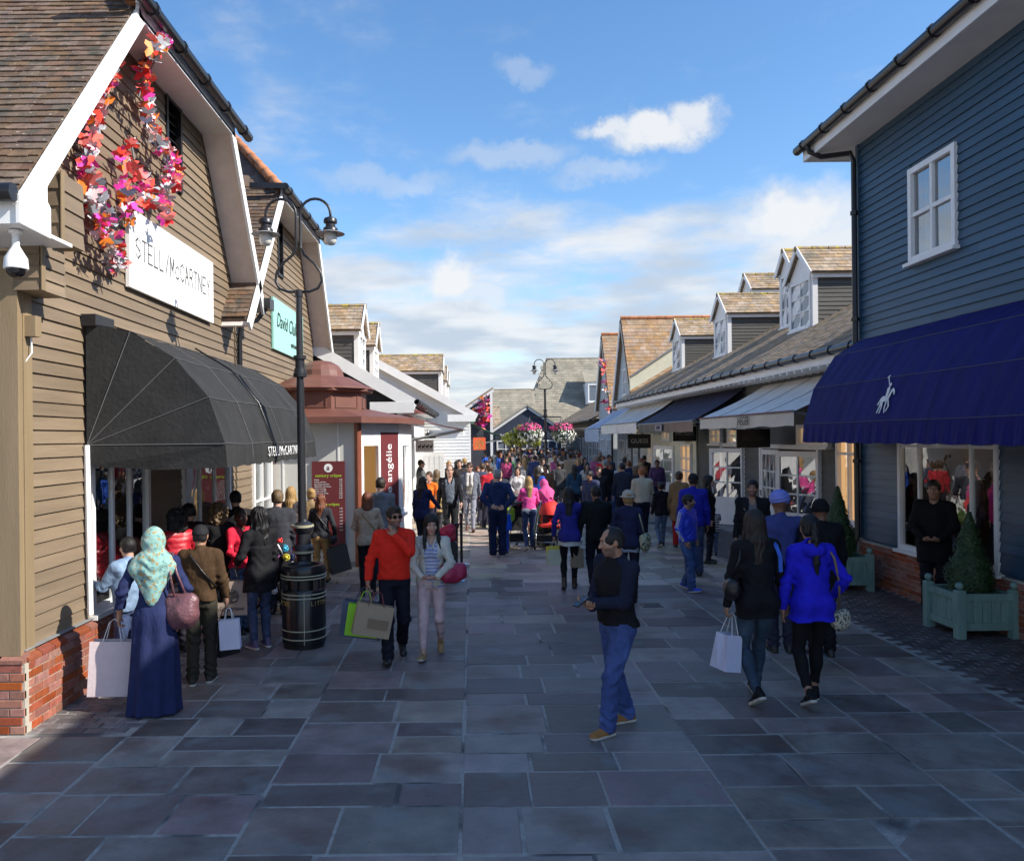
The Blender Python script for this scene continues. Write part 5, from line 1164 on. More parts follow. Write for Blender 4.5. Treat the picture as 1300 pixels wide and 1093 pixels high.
HAIRC = {'black': (.010, .009, .009), 'dark': (.022, .014, .010), 'brown': (.06, .032, .017), 'auburn': (.15, .045, .018), 'blond': (.33, .20, .075), 'ash': (.13, .085, .045), 'grey': (.25, .24, .23), 'white': (.5, .48, .46), 'ginger': (.28, .10, .03)}
def hairmat(c): return M(c+'_hair', HAIRC[c], .5, .55, 45, .9, 60, obj=True, stretch=(3, 3, .5), bstretch=(3, 3, .4), spec=.4, dist=.006)
m_eye = M('eye_white', (.62, .58, .55), .25, .02, obj=True); m_iris = M('dark_iris', (.02, .013, .01), .1, .02, obj=True)
LODH = {3: (.017, .0062, .0105, .0075), 2: (.022, .0105, .0145, .012), 1: (.030, .018, .024, .020), 0: (.044, .030, .036, .032)}
m_sole = M('pale_rubber_sole', (.55, .52, .45), .7, .1, obj=True); m_soledk = M('dark_sole', (.02, .02, .02), .7, .1, obj=True)
PEOPLE = []
def person(loc, rz, label, group=None, H=1.75, sex='m', skin='pale', hair='short', hairc='dark', top=None, shirt=None, bottom=None, shoe=((.02, .02, .02), 'dark'), aR='hang', aL='hang', stride=0.0, foot='R', lean=0.0,
           hyaw=0.0, hpitch=0.0, lod=2, build=1.0, beard=False, name='person', twist=0.0, flat=False, extra=(), seed=0, sit=False, lipc=None):
    s = H/1.75; rr = random.Random(seed or len(PEOPLE)*13+5); bf, hf, gf, ff = LODH[lod]
    bw = build*(1.0 if sex == 'm' else .90); hipw = build*(1.0 if sex == 'm' else 1.03)
    root = thing(name, loc, label, 'person', group, rz)
    info = {}
    # ---- skeleton (metres at 1.75 m, scaled by s at the end)
    st = stride
    fR = A3(.085*hipw, st/2 if foot == 'R' else -st/2, .085); fL = A3(-.085*hipw, -st/2 if foot == 'R' else st/2, .085)
    pR = pL = 0.0
    if st > .12 and not flat:
        if foot == 'R': fL[2] += .10*min(1, st/.6); pL = -.75*min(1, st/.6); pR = .18
        else: fR[2] += .10*min(1, st/.6); pR = -.75*min(1, st/.6); pL = .18
    elif st: pass
    hipz = .915; need = max(math.hypot(np.linalg.norm((fR-A3(.085*hipw, 0, 0))[:2]), 0), np.linalg.norm((fL-A3(-.085*hipw, 0, 0))[:2]))
    drop = 0.0
    for f, sg in ((fR, 1), (fL, -1)):
        hx = A3(.085*hipw*sg, 0, hipz); dx = f-hx; hor = math.hypot(dx[0], dx[1]); mx = .833
        if hor**2+dx[2]**2 > mx*mx: drop = max(drop, -dx[2]-math.sqrt(max(.01, mx*mx-hor*hor)))
    P0 = A3(0, 0, .95-drop); Rt = rot(twist, -lean)
    T = lambda x, y, z: P0+Rt @ A3(x, y, z-.95)           # torso-frame point
    hips = {1: A3(.085*hipw, 0, hipz-drop), -1: A3(-.085*hipw, 0, hipz-drop)}
    feet = {1: fR, -1: fL}; fp = {1: pR, -1: pL}
    knees = {}
    for sg in (1, -1): knees[sg], feet[sg] = ik(hips[sg], feet[sg], .425, .412, (sg*.06, 1, 0))
    shw = .178*bw
    sh = {sg: T(sg*shw, -.005, 1.425) for sg in (1, -1)}
    arms = {}
    for sg, a in ((1, aR), (-1, aL)):
        PRE = {'hang': ((.245, .05, .895), (.3, -1, 0), (0, .12, -1), (-1, 0, 0), .35), 'bag': ((.265, .03, .885), (.4, -1, 0), (0, .05, -1), (-1, 0, 0), 1.35), 'swingf': ((.24, .23, .95), (.3, -1, -.2), (0, .5, -1), (-1, 0, 0), .5),
               'swingb': ((.25, -.16, .92), (.3, -1, 0), (0, -.3, -1), (-1, 0, 0), .5), 'hip': ((.17, -.10, 1.03), (1, -.55, 0), (-.9, -.25, -.3), (0, -1, 0), .5), 'phone': ((.10, .30, 1.10), (.6, -.5, -1), (-.55, .7, .1), (-.1, -.1, 1), .9),
               'chin': ((.03, .155, 1.43), (1, .35, -.7), (-.25, -.05, 1), (0, -1, .1), 1.1), 'clasp': ((.09, .235, 1.02), (1, -.25, -.4), (-1, .35, -.15), (0, -.4, 1), .9), 'push': ((.20, .43, 1.02), (.5, -.4, -1), (-.1, 1, -.1), (0, 0, -1), 1.2),
               'fold': ((.02, .22, 1.16), (1, .1, -.5), (-1, .1, 0), (0, -1, 0), .6), 'strap': ((.17, .18, 1.34), (.6, -.2, -1), (-.1, -.5, 1), (0, -1, 0), 1.3), 'look': ((.20, .36, 1.18), (.6, -.3, -1), (-.3, .8, .5), (-.2, -.5, 1), .8), 'pocket': ((.215, .05, .93), (.8, -1, 0), (-.25, .35, -1), (-1, 0, 0), .6), 'reach': ((.22, .50, 1.30), (.4, -.3, -1), (0, 1, .1), (0, 0, -1), .5)}
        w, pole, hd, pn, curl = PRE[a] if isinstance(a, str) else a
        m = lambda v: A3(v[0]*sg, v[1], v[2])
        wp = P0+Rt @ (m(w)-A3(0, 0, .95)) if True else m(w)
        el, wr = ik(sh[sg], wp, .285, .255, Rt @ m(pole)); arms[sg] = (el, wr, unit(Rt @ m(hd)), unit(Rt @ m(pn)), curl)
    neck = T(0, -.012, 1.47); Rh = Rt @ rot(hyaw, hpitch); headc = T(0, .012, 1.545)+Rh @ A3(0, .012, .088)
    HP = lambda x, y, z: headc+Rh @ A3(x, y, z)
    fem = sex == 'f'
    if fem: torso = [(.86, .155*hipw, .105, -.005), (.95, .172*hipw, .118, -.012), (1.10, .126*bw, .088, 0), (1.22, .142*bw, .100, .010), (1.32, .152*bw, .108, .012), (1.41, .160*bw, .075, -.008), (1.475, .085, .055, -.015)]
    else: torso = [(.86, .148*hipw, .105, -.005), (.95, .160*hipw, .118, -.006), (1.10, .148*bw, .105, .008*build), (1.22, .160*bw, .115, .006), (1.34, .178*bw, .120, .002), (1.42, .185*bw, .088, -.010), (1.485, .085, .058, -.015)]
    tl = [(z-.95, rx, ry, cy) for z, rx, ry, cy in torso]
    # ---- body
    pts = np.array([feet[1], feet[-1], knees[1], knees[-1], HP(0, 0, .14), HP(0, .14, 0), HP(0, -.12, 0), sh[1], sh[-1]]+[arms[g][i]+(arms[g][2]*.2 if i == 1 else 0) for g in (1, -1) for i in (0, 1)])
    lo, hi = pts.min(0)-.16, pts.max(0)+.16
    zones = [(headc-A3(.10, .13, .13), headc+A3(.10, .13, .14))]
    if lod >= 2:
        for sg in (1, -1): c = arms[sg][1]+arms[sg][2]*.09; zones.append((c-.085, c+.085))
    F = Fld(lo, hi, bf, zones, hf)
    F.loft(tl, P0, Rt, .02, grow=-.018)
    F.cone(T(0, -.015, 1.43), HP(0, -.025, -.05), .056 if not fem else .048, .054 if not fem else .046, .03)
    for sg in (1, -1):
        F.cone(hips[sg], knees[sg], .066*hipw, .044, .03); F.cone(knees[sg], feet[sg], .044, .033, .02)
        el, wr, hd, pn, curl = arms[sg]
        F.cone(sh[sg], el, .048*bw, .036*bw, .03); F.cone(el, wr, .036*bw, .025*bw, .015)
    hs = 1.0 if not fem else .96
    F.ell(HP(0, -.012, .028), A3(.074, .094, .092)*hs, Rh, .02); F.ell(HP(0, .022, -.040), A3(.058, .066, .074)*hs, Rh, .035); F.ell(HP(0, .062, -.092), A3(.030, .026, .020)*hs, Rh, .03)
    if lod >= 1:
        F.cone(HP(0, .088, .018), HP(0, .112, -.022), .010, .0145, .016); F.cone(HP(-.036, .073, .036), HP(.036, .073, .036), .014, .014, .02)
        for sg in (1, -1):
            F.ell(HP(sg*.075, -.010, -.004), A3(.010, .022, .033), Rh @ rot(0, 0, sg*.2), .008)
            if lod >= 2:
                F.ell(HP(sg*.032, .094, .012), A3(.017, .013, .012), Rh, .014, -1); F.ell(HP(sg*.014, .102, -.026), A3(.010, .010, .008), Rh, .008); F.ell(HP(sg*.042, .062, -.022), A3(.020, .018, .020), Rh, .025)
        if lod >= 2:
            F.cone(HP(-.019, .089, -.0545), HP(.019, .089, -.0545), .0065, .0065, .006); F.cone(HP(-.015, .088, -.067), HP(.015, .088, -.067), .0075, .0075, .006); F.cone(HP(-.028, .094, -.0605), HP(.028, .094, -.0605), .0022, .0022, .004, -1)
    for sg in (1, -1):                                       # hands: palm, four bent fingers, thumb
        el, wr, d, n, curl = arms[sg]; w = np.cross(d, n)*1.0; k = .92 if fem else 1.0
        kn = wr+d*.085*k
        F.cone(wr, wr+d*.03, .024*k, .024*k, .015)
        Rp = np.stack([unit(w), d, n], 1)
        F.ell(wr+d*.052*k, A3(.041, .052, .0165)*k, Rp, .012)
        if lod >= 2:
            # thumb side: towards body front for a hanging arm
            tsd = unit(w) if (unit(w) @ (Rt @ A3(-sg*.3, 1, .4))) > 0 else -unit(w)
            for j, (o, L) in enumerate(((.030, .070), (.010, .080), (-.010, .074), (-.030, .058))):
                b0 = kn+tsd*o*k-n*.001; a_ = 0.0; p = b0; u = d
                c0 = curl*(.75+.12*j)
                for q, fr in enumerate((.45, .31, .24)):
                    a_ += c0*(.55 if q == 0 else .75); u2 = d*math.cos(a_)+n*math.sin(a_)+tsd*o*1.2; u2 = unit(u2); e = p+u2*L*fr*k
                    F.cone(p, e, (.0092-.0007*q)*k, (.0088-.0009*q)*k, .003); p = e
            t0 = wr+d*.022+tsd*.026*k; t1 = t0+unit(d*.7+tsd*.75+n*.25)*.040*k; t2 = t1+unit(d*.9+tsd*.15+n*(.2+.45*min(curl, 1)))*.034*k
            F.cone(t0, t1, .014*k, .0115*k, .012); F.cone(t1, t2, .0108*k, .0088*k, .004)
        else:
            F.cone(kn, kn+unit(d*math.cos(curl*.8)+n*math.sin(curl*.8))*.075*k, .026, .018, .015); tsd = unit(w) if (unit(w) @ A3(-sg*.3, 1, .4)) > 0 else -unit(w); F.cone(wr+d*.03+tsd*.02, wr+d*.07+tsd*.05+n*.01, .013, .009, .01)
    V, Q = F.mesh()
    C = V[Q].mean(1)-headc; Lc = C @ Rh; mi = np.zeros(len(Q), int)
    if lod >= 2:
        lip = (np.abs(Lc[:, 0]) < .026-.010*np.abs(Lc[:, 2]+.0605)/.012) & (Lc[:, 2] > -.075) & (Lc[:, 2] < -.048) & (Lc[:, 1] > .080); mi[lip] = 1
    if beard: bd = (Lc[:, 2] < -.038+.25*np.maximum(0, .05-Lc[:, 1])) & (Lc[:, 2] > -.125) & (Lc[:, 1] > .0) & (mi == 0) & (np.abs(Lc[:, 0]) < .075) & ~((np.abs(Lc[:, 0]) < .02) & (Lc[:, 2] > -.046)); mi[bd] = 2
    o = bpy.data.objects.new('body', np_mesh('body', V*s, Q, [SKIN[skin], LIP[lipc or skin], STUB[skin]], mi)); COL.objects.link(o); o.parent = root
    def part(nm, F, mats, mi_fn=None):
        V, Q = F.mesh()
        if len(Q) == 0: return None
        mi = mi_fn(V[Q].mean(1)) if mi_fn else None
        o = bpy.data.objects.new(nm, np_mesh(nm, V*s, Q, mats, mi)); COL.objects.link(o); o.parent = root; return o
    # ---- eyes and brows
    if lod >= 2 and 'glasses' not in extra:
        for sg in (1, -1):
            mb = MB(); mb.sphere((0, 0, 0), .0105, 12, 8); mb.m = [1 if np.mean([mb.v[i][1] for i in f]) > .0062 else 0 for f in mb.f]
            c = HP(sg*.032, .0765, .011); mb.v = [tuple((c+Rh @ A3(*v))*s) for v in mb.v]; mb.local('eye', [m_eye, m_iris], root, True)
    if lod >= 2:
        for sg in (1, -1):
            mb = MB(); mb.tube([tuple(HP(sg*x, y, z)*s) for x, y, z in ((.014, .0945, .0335), (.030, .0915, .0385), (.047, .078, .0345))], [.0032*s, .0042*s, .0022*s], 6); mb.local('eyebrow', hairmat(hairc if hairc != 'blond' else 'ash'), root, True)
    if 'glasses' in extra:
        mb = MB()
        for sg in (1, -1): mb.poly([tuple(HP(sg*(.033+.024*math.cos(t)), .101-.10*abs(.033+.024*math.cos(t))**1.6-.003, .011+.018*math.sin(t)+(.003 if math.sin(t) > 0 else 0))*s) for t in [math.pi/5*i for i in range(10)]], tuple(Rh @ A3(0, .004, 0)*s)); mb.tube([tuple(HP(sg*.058, .085, .018)*s), tuple(HP(sg*.080, .05, .016)*s), tuple(HP(sg*.082, -.015, .012)*s)], .0032, 5)
        mb.tube([tuple(HP(-.012, .107, .018)*s), tuple(HP(.012, .107, .018)*s)], .003, 5); mb.local('sunglasses', m_iris, root)
    # ---- hair and headwear
    HZ = ff if lod < 2 else ff*.85
    def headfield(below, out=.14): return Fld(headc-A3(out, out, below), headc+A3(out, out, .17), HZ)
    hm = hairmat(hairc)
    def strands(Fh, amp, n=26, flow=0):
        x = Fh.X-headc[0]; y = Fh.Y-headc[1]; z = Fh.Z-headc[2]; th = np.arctan2(x, -y-.02)
        Fh.D = Fh.D+(amp*np.sin(th*n+3*np.sin(z*17+th*3)+np.sin(z*40))).astype(np.float32)
    def cap(Fh, t=.014, face=True, low=-.07):
        Fh.ell(HP(0, -.014, .032), A3(.076+t*.8, .096+t, .092+t), Rh, .01); Fh.cone(HP(-.03, -.06, -.03), HP(.03, -.06, -.03), .035+t*.5, .035+t*.5, .03)
        if face:
            Fh.ell(HP(0, .125, -.035), A3(.085, .085, .105), Rh, .012, -1); 
            for sg in (1, -1): Fh.ell(HP(sg*.092, .018, -.045), A3(.032, .045, .05), Rh, .012, -1)
        Fh.clip(Rh @ A3(0, -.35, -1), HP(0, 0, low))
    if hair == 'short':
        Fh = headfield(.14); cap(Fh); strands(Fh, .0028 if lod >= 2 else 0); part('hair', Fh, hm)
    elif hair == 'quiff':
        Fh = headfield(.14); cap(Fh); Fh.ell(HP(0, .055, .105), A3(.05, .045, .028), Rh, .02); Fh.noise(.006, 40, 2); part('hair', Fh, hm)
    elif hair == 'balding':
        Fh = headfield(.14); cap(Fh, .011); Fh.ell(HP(0, .088, .105), A3(.066, .085, .075), Rh, .012, -1); strands(Fh, .002); part('hair', Fh, hm)
    elif hair in ('long', 'longwavy', 'braids', 'bob', 'ponytail', 'bun', 'curly'):
        dn = {'long': .40, 'longwavy': .36, 'braids': .33, 'bob': .17, 'ponytail': .50, 'bun': .15, 'curly': .24}[hair]
        Fh = headfield(dn+.06, .20); cap(Fh, .018 if hair != 'ponytail' else .012, low=-.09)
        if hair in ('long', 'longwavy', 'braids', 'bob'):
            B = lambda x, y, z: headc+Rh @ A3(x, y, 0)+A3(0, 0, z)*1.0
            for x, y, L in ((-.062, -.035, 1), (-.03, -.07, 1.05), (.03, -.07, 1), (.062, -.035, .96), (0, -.075, 1.02)):
                rd = .034 if abs(x) < .05 else .030
                mid = B(x*1.1, y-.025, -.14); Fh.cone(HP(x, y, 0), mid, rd, rd*1.05, .03)
                if dn > .2: Fh.cone(mid, B(x*1.25, y-.055, -dn*L*.95), rd*1.05, .016, .03)
            if hair != 'bob':
                for sg in (1, -1): Fh.cone(HP(sg*.070, .01, -.01), B(sg*.088, .035, -.17), .022, .024, .02); Fh.cone(B(sg*.088, .035, -.17), B(sg*.095, .075, -dn*.8), .024, .012, .02)
        if hair == 'ponytail':
            B = lambda x, y, z: HP(x, y, 0)+A3(0, 0, z)
            Fh.ell(HP(0, -.112, .045), A3(.03, .03, .03), Rh, .01); Fh.cone(HP(0, -.125, .05), B(0, -.150, -.08), .026, .034, .02); Fh.cone(B(0, -.150, -.08), B(.01, -.150, -.30), .034, .028, .02); Fh.cone(B(.01, -.150, -.30), B(.015, -.135, -.47), .026, .008, .02)
        if hair == 'bun': Fh.ell(HP(0, -.10, .07), A3(.045, .045, .04), Rh, .015)
        if hair == 'curly':
            Fh.ell(HP(0, -.045, .03), A3(.125, .115, .115), Rh, .03); Fh.ell(HP(0, -.055, -.09), A3(.12, .085, .10), Rh, .04)
            Fh.ell(HP(0, .14, -.035), A3(.082, .10, .10), Rh, .012, -1); Fh.noise(.014, 48, 1)
        elif hair == 'longwavy': Fh.noise(.008, 26, 4, .6)
        if hair == 'braids': strands(Fh, .007, 13)
        elif lod >= 1: strands(Fh, .0035, 24)
        part('hair', Fh, hm)
    elif hair == 'hijab':
        cm = extra[0] if extra and not isinstance(extra[0], str) else cloth((.3, .3, .35))
        Fh = Fld(headc-A3(.28, .28, .62), headc+A3(.28, .28, .17), HZ)
        Fh.ell(HP(0, -.012, .022), A3(.098, .118, .118), Rh, .02); Fh.cone(HP(0, -.03, -.03), T(0, -.02, 1.45), .095, .10, .06); Fh.cone(T(-.10, -.02, 1.44), T(.10, -.02, 1.44), .080, .080, .05); Fh.cone(T(0, -.05, 1.43), T(0, -.105, 1.18), .095, .03, .06)
        Fh.cone(T(-.05, -.06, 1.42), T(0, -.10, 1.22), .09, .03, .05); Fh.cone(T(.05, -.06, 1.42), T(.01, -.10, 1.22), .09, .03, .05)
        for sg in (-1, 1): Fh.cone(T(sg*.05, -.02, 1.46), T(sg*.155, -.03, 1.39), .085, .066, .05); Fh.cone(T(sg*.15, -.06, 1.38), T(sg*.03, -.125, 1.10), .050, .022, .06)
        Fh.cone(T(0, -.08, 1.36), T(0, -.125, 1.06), .085, .018, .06)
        Fh.ell(HP(0, .13, -.015), A3(.062, .08, .082), Rh, .012, -1)
        if lod >= 2: Fh.noise(.003, 15, 3, 1.2); Fh.folds(T(0, -.1, 1.42), .20, .007, (.15, .3, 1), 70, 1); Fh.folds(HP(0, -.05, -.06), .12, .004, (0, .5, 1), 90, 2)
        part('headscarf', Fh, cm)
    if 'cap' in extra or hair == 'cap':
        if hair == 'cap':
            Fh = headfield(.14); cap(Fh, .008); Fh.clip(Rh @ A3(0, 0, 1), HP(0, 0, .03)); part('hair', Fh, hm)
        Fh = Fld(headc-A3(.13, .20, .03), headc+A3(.13, .24, .17), HZ); Fh.ell(HP(0, -.014, .030), A3(.090, .112, .108), Rh, .01); Fh.clip(Rh @ A3(0, -.05, -1), HP(0, 0, .022)); Fh.ell(HP(0, .10, .030), A3(.068, .085, .010), Rh @ rot(0, -.15), .008); part('cap', Fh, cloth((.02, .02, .023)))
    if hair == 'beanie':
        Fh = Fld(headc-A3(.13, .13, .06), headc+A3(.13, .13, .17), HZ); Fh.ell(HP(0, -.012, .034), A3(.092, .112, .112), Rh, .01); Fh.clip(Rh @ A3(0, -.12, -1), HP(0, 0, -.012)); strands(Fh, .003, 30); part('beanie', Fh, cloth((.012, .012, .014), kind='knit'))
    if hair == 'sunhat':
        Fh = headfield(.22); cap(Fh, .016, low=-.13); part('hair', Fh, hm)
        Fh = Fld(headc-A3(.17, .19, .05), headc+A3(.17, .19, .17), HZ); Fh.ell(HP(0, -.012, .045), A3(.090, .108, .105), Rh, .01); Fh.clip(Rh @ A3(0, 0, -1), HP(0, 0, .03)); Fh.ell(HP(0, -.01, .036), A3(.135, .155, .012), Rh, .015); Fh.noise(.003, 30, 1); part('hat', Fh, cloth((.42, .39, .33)))
    if hair == 'turban':
        Fh = Fld(headc-A3(.16, .17, .06), headc+A3(.16, .17, .19), HZ); Fh.ell(HP(0, -.015, .060), A3(.108, .125, .100), Rh, .01); Fh.clip(Rh @ A3(0, -.25, -1), HP(0, 0, -.006))
        z = Fh.Z-headc[2]; x = Fh.X-headc[0]; y = Fh.Y-headc[1]; Fh.D = Fh.D+(.0055*np.sin(z*150+np.sin(np.arctan2(x, y)*2)*3)).astype(np.float32); part('turban', Fh, cloth((.20, .24, .62)))
    # ---- clothes
    top = top or dict(kind='jacket', col=(.05, .05, .06)); tk = top.get('kind', 'jacket'); gr = {'jacket': .016, 'coat': .020, 'puffer': .028, 'sweater': .012, 'tshirt': .008, 'blazer': .015, 'vest': .026, 'dress': .014}[tk]
    sl_t = {'jacket': .014, 'coat': .017, 'puffer': .022, 'sweater': .013, 'tshirt': .009, 'blazer': .013, 'vest': .012, 'dress': .013}[tk]
    hem = top.get('hem', .86 if tk not in ('coat', 'dress') else .62)
    def torso_field(g, hem, sleeves=True, open_=0.0, neckz=None, collar=True, arm=None, flare=.0):
        lo2, hi2 = lo.copy(), hi.copy(); lo2[2] = min(hem, arms[1][1][2], arms[-1][1][2]) -.1; hi2[2] = headc[2]-.02
        Ft = Fld(lo2, hi2, gf)
        lower = [] 
        if hem < .86: lower = [(hem-.95, (.165+flare)*hipw, .125+flare, -.005)]
        tl2 = lower+[q for q in tl if q[0] > hem-.95+.03]
        if not lower: tl2 = [(hem-.95, np.interp(hem, [t[0] for t in torso], [t[1] for t in torso]), np.interp(hem, [t[0] for t in torso], [t[2] for t in torso]), -.004)]+tl2
        Ft.loft(tl2, P0, Rt, .03, grow=g, waves=(7, .010) if hem < .7 and lod >= 1 else None)
        if hem < .80:            # the skirt of a coat follows the thighs
            for sg in (1, -1): e = hips[sg]+(knees[sg]-hips[sg])*min(1, (.90-hem)/.42); Ft.cone(hips[sg]+A3(0, 0, .03), e, .095*hipw+g, .085+g, .05)
        if tk in ('jacket', 'coat', 'puffer', 'blazer', 'sweater'):
            wv = .93 if fem else .97; Ft.loft([(.02, .150*bw*wv, .112, .0), (.15, .150*bw*wv, .108, .002), (.30, .158*bw*wv, .112, .004)], P0, Rt, .05, grow=g)
        if hem < .95:
            for sg in (1, -1): Ft.ell(T(sg*.075, -.062 if fem else -.045, .93), A3(.088+g*.8, .075+g, .10+g*.5), Rt, .05)
        if fem:
            for sg in (1, -1): Ft.ell(T(sg*.072*bw, .098, 1.285), A3(.062, .052, .062), Rt, .04)
        if sleeves:
            for sg in (1, -1):
                el, wr = arms[sg][:2]; u = unit(wr-el); t = arm or sl_t
                Ft.cone(T(sg*.10*bw, -.01, 1.43), sh[sg], .058+t, .052*bw+t, .03); Ft.cone(sh[sg], el, .050*bw+t, .041*bw+t, .03); Ft.cone(el, wr-u*(.012 if sleeves is True else .13), .041*bw+t, .031*bw+t*.9, .02)
        if collar: Ft.cone(T(0, -.02, 1.44), T(0, -.020, 1.50), .064+g*.4, .060+g*.2, .03)
        Ft.clip(Rt @ A3(0, 0, -1), T(0, 0, hem))
        # neck opening
        Ft.cone(T(0, .010, 1.485), HP(0, -.02, -.02), .050 if fem else .054, .06, .006, -1)
        if neckz: Ft.ell(T(0, .09, neckz+.09), A3(.055, .10, .11), Rt, .01, -1)
        if open_:
            def fn(X, Y, Z):
                x, y, z = X-P0[0], Y-P0[1], Z-P0[2]; u = x*Rt[0, 0]+y*Rt[1, 0]+z*Rt[2, 0]; v = x*Rt[0, 1]+y*Rt[1, 1]+z*Rt[2, 1]; w = x*Rt[0, 2]+y*Rt[1, 2]+z*Rt[2, 2]
                wd = open_*(.55+.45*np.clip((w+.05)/.35, 0, 1)); return np.maximum(np.abs(u)-wd, -(v-.03))
            Ft.put(T(-open_, .0, hem)-.1, T(open_, .3, 1.5)+.1, fn, .006, -1)
        if lod >= 1:
            Ft.noise(.009 if tk != 'sweater' else .006, 13, rr.random()*6, .7)
            for sg in (1, -1):
                el = arms[sg][0]; Ft.folds(el, .11, .011, unit(arms[sg][1]-sh[sg]), 75, sg+rr.random()*5); Ft.folds(T(sg*.12, .02, 1.32), .11, .009, (sg*.6, .2, -1), 65, rr.random()*5)
            Ft.folds(T(.05*rr.choice((-1, 1)), 0, 1.06), .17, .010, (.25, 0, 1), 55, rr.random()*6)
        return Ft
    op_ = top.get('open', 0.0)
    if shirt is not None:
        hs_ = shirt.get('hem', .90); F2 = torso_field(.004, hs_, sleeves=False, neckz=shirt.get('neck', 1.40)); mats = [cloth(shirt['col'])]
        if not op_: F2.clip(Rt @ A3(0, 0, 1), T(0, 0, top.get('hem', .86)+.05))
        fn = None
        if shirt.get('stripes'): mats.append(cloth(shirt['stripes'])); fn = lambda c: ((c[:, 2]/.022).astype(int) % 2)
        part('shirt', F2, mats, fn)
    if tk == 'dress' and top.get('abaya'):
        Ft = torso_field(gr, 1.0, True, 0, None)
        secs = [(.015, .235, .185, .0), (.35, .215, .165, 0), (.75, .195, .150, -.005), (.95, .186, .146, -.01), (1.06, .150, .118, -.003), (1.16, .13, .10, .003)]
        Ft2 = Fld(A3(-.34, -.3, -.02), A3(.34, .3, hi[2]), gf); Ft2.loft(secs, (0, 0, 0), None, .03, waves=(9, .016))
        Ft2.noise(.006, 9, 2, .5); part('skirt', Ft2, cloth(top['col'])); part('dress', Ft, cloth(top['col']))
    else:
        kindm = top.get('cloth', {'puffer': 'shiny', 'sweater': 'knit'}.get(tk, 'c'))
        mats = [cloth(top['col'], kind=kindm)]
        fn = None
        if top.get('sleevecol'): mats.append(cloth(top['sleevecol']))
        if top.get('stripes'):
            mats.append(cloth(top['stripes'])); n = len(mats)-1; pit = top.get('pitch', .045); fn = lambda c: n*(((c[:, 2])/(pit/2)).astype(int) % 2)
        op = top.get('open', 0.0)
        Ft = torso_field(gr, hem, sleeves=(top.get('sleeves', True) if tk != 'vest' else False), open_=op, neckz=top.get('neck'), collar=tk not in ('tshirt',), flare=top.get('flare', 0))
        if tk == 'puffer' and lod >= 1 and top.get('quilt', True): Ft.D = Ft.D+(.007*np.abs(np.sin(Ft.Z*math.pi/.075))).astype(np.float32)*-1+.004
        if tk in ('sweater',) and lod >= 2:
            Ft.D = np.where(np.abs(Ft.Z-(hem+.03)) < .03, Ft.D-.002, Ft.D).astype(np.float32)
        if top.get('hood'):
            Ft.ell(T(0, -.105, 1.455), A3(.105, .060, .075), Rt, .03); Ft.ell(T(0, -.075, 1.51), A3(.06, .05, .035), Rt, .02, -1)
        if top.get('collarup') or tk in ('blazer', 'coat'):
            for sg in (1, -1): Ft.cone(T(sg*.068, .02, 1.485), T(sg*.030, .118, 1.36), .016, .014, .01)
        part({'jacket': 'jacket', 'coat': 'coat', 'puffer': 'jacket', 'sweater': 'sweater', 'tshirt': 'top', 'blazer': 'blazer', 'vest': 'gilet', 'dress': 'dress'}[tk], Ft, mats, fn)
        if top.get('armstripes'):
            for sg in (1, -1):
                el, wr = arms[sg][:2]; ref0 = unit(Rt @ A3(sg, -.25, .1))
                for ph in (-.38, 0, .38):
                    pts = []
                    for (a_, b_, r1_, r2_) in ((sh[sg]+A3(0, 0, .03), el, .053*bw+sl_t, .044*bw+sl_t), (el, wr, .043*bw+sl_t, .034*bw+sl_t)):
                        u = unit(b_-a_); rf = unit(ref0-u*(ref0 @ u)); sd = np.cross(u, rf)
                        for t in np.linspace(.05, .93, 7): pts.append(tuple((a_+(b_-a_)*t+(rf*math.cos(ph)+sd*math.sin(ph))*(r1_+(r2_-r1_)*t))*s))
                    mb = MB(); mb.tube(pts, .0065*s, 5); mb.local('sleeve_stripe', cloth(top['armstripes']), root, True)
        if tk == 'vest':
            Ft = torso_field(.006, .98, True, 0, None, arm=.013); part('sweater', Ft, cloth(top['sleevecol'], kind='knit'))
    if 'scarf' in extra:
        Fs = Fld(T(-.16, -.16, 1.10)-.05, T(.16, .2, 1.58)+.05, gf); 
        for i in range(10):
            a0, a1 = i*math.pi/5, (i+1)*math.pi/5; Fs.cone(T(.082*math.cos(a0), .008+.078*math.sin(a0), 1.475-.018*math.sin(a0)), T(.082*math.cos(a1), .008+.078*math.sin(a1), 1.475-.018*math.sin(a1)), .032, .032, .02)
        for sg in (1, -1): Fs.cone(T(sg*.045, .095, 1.45), T(sg*.052, .142, 1.18), .034, .03, .02)
        Fs.noise(.008, 26, 1, .6); part('scarf', Fs, cloth((.55, .53, .52)))
    bottom = bottom or dict(col=(.02, .025, .05)); fit = bottom.get('fit', 'regular'); ankle = bottom.get('hem', .05)
    rk, ra = {'regular': (.072, .066), 'slim': (.060, .048), 'skinny': (.056, .042), 'loose': (.082, .082), 'jeans': (.074, .072)}[fit]
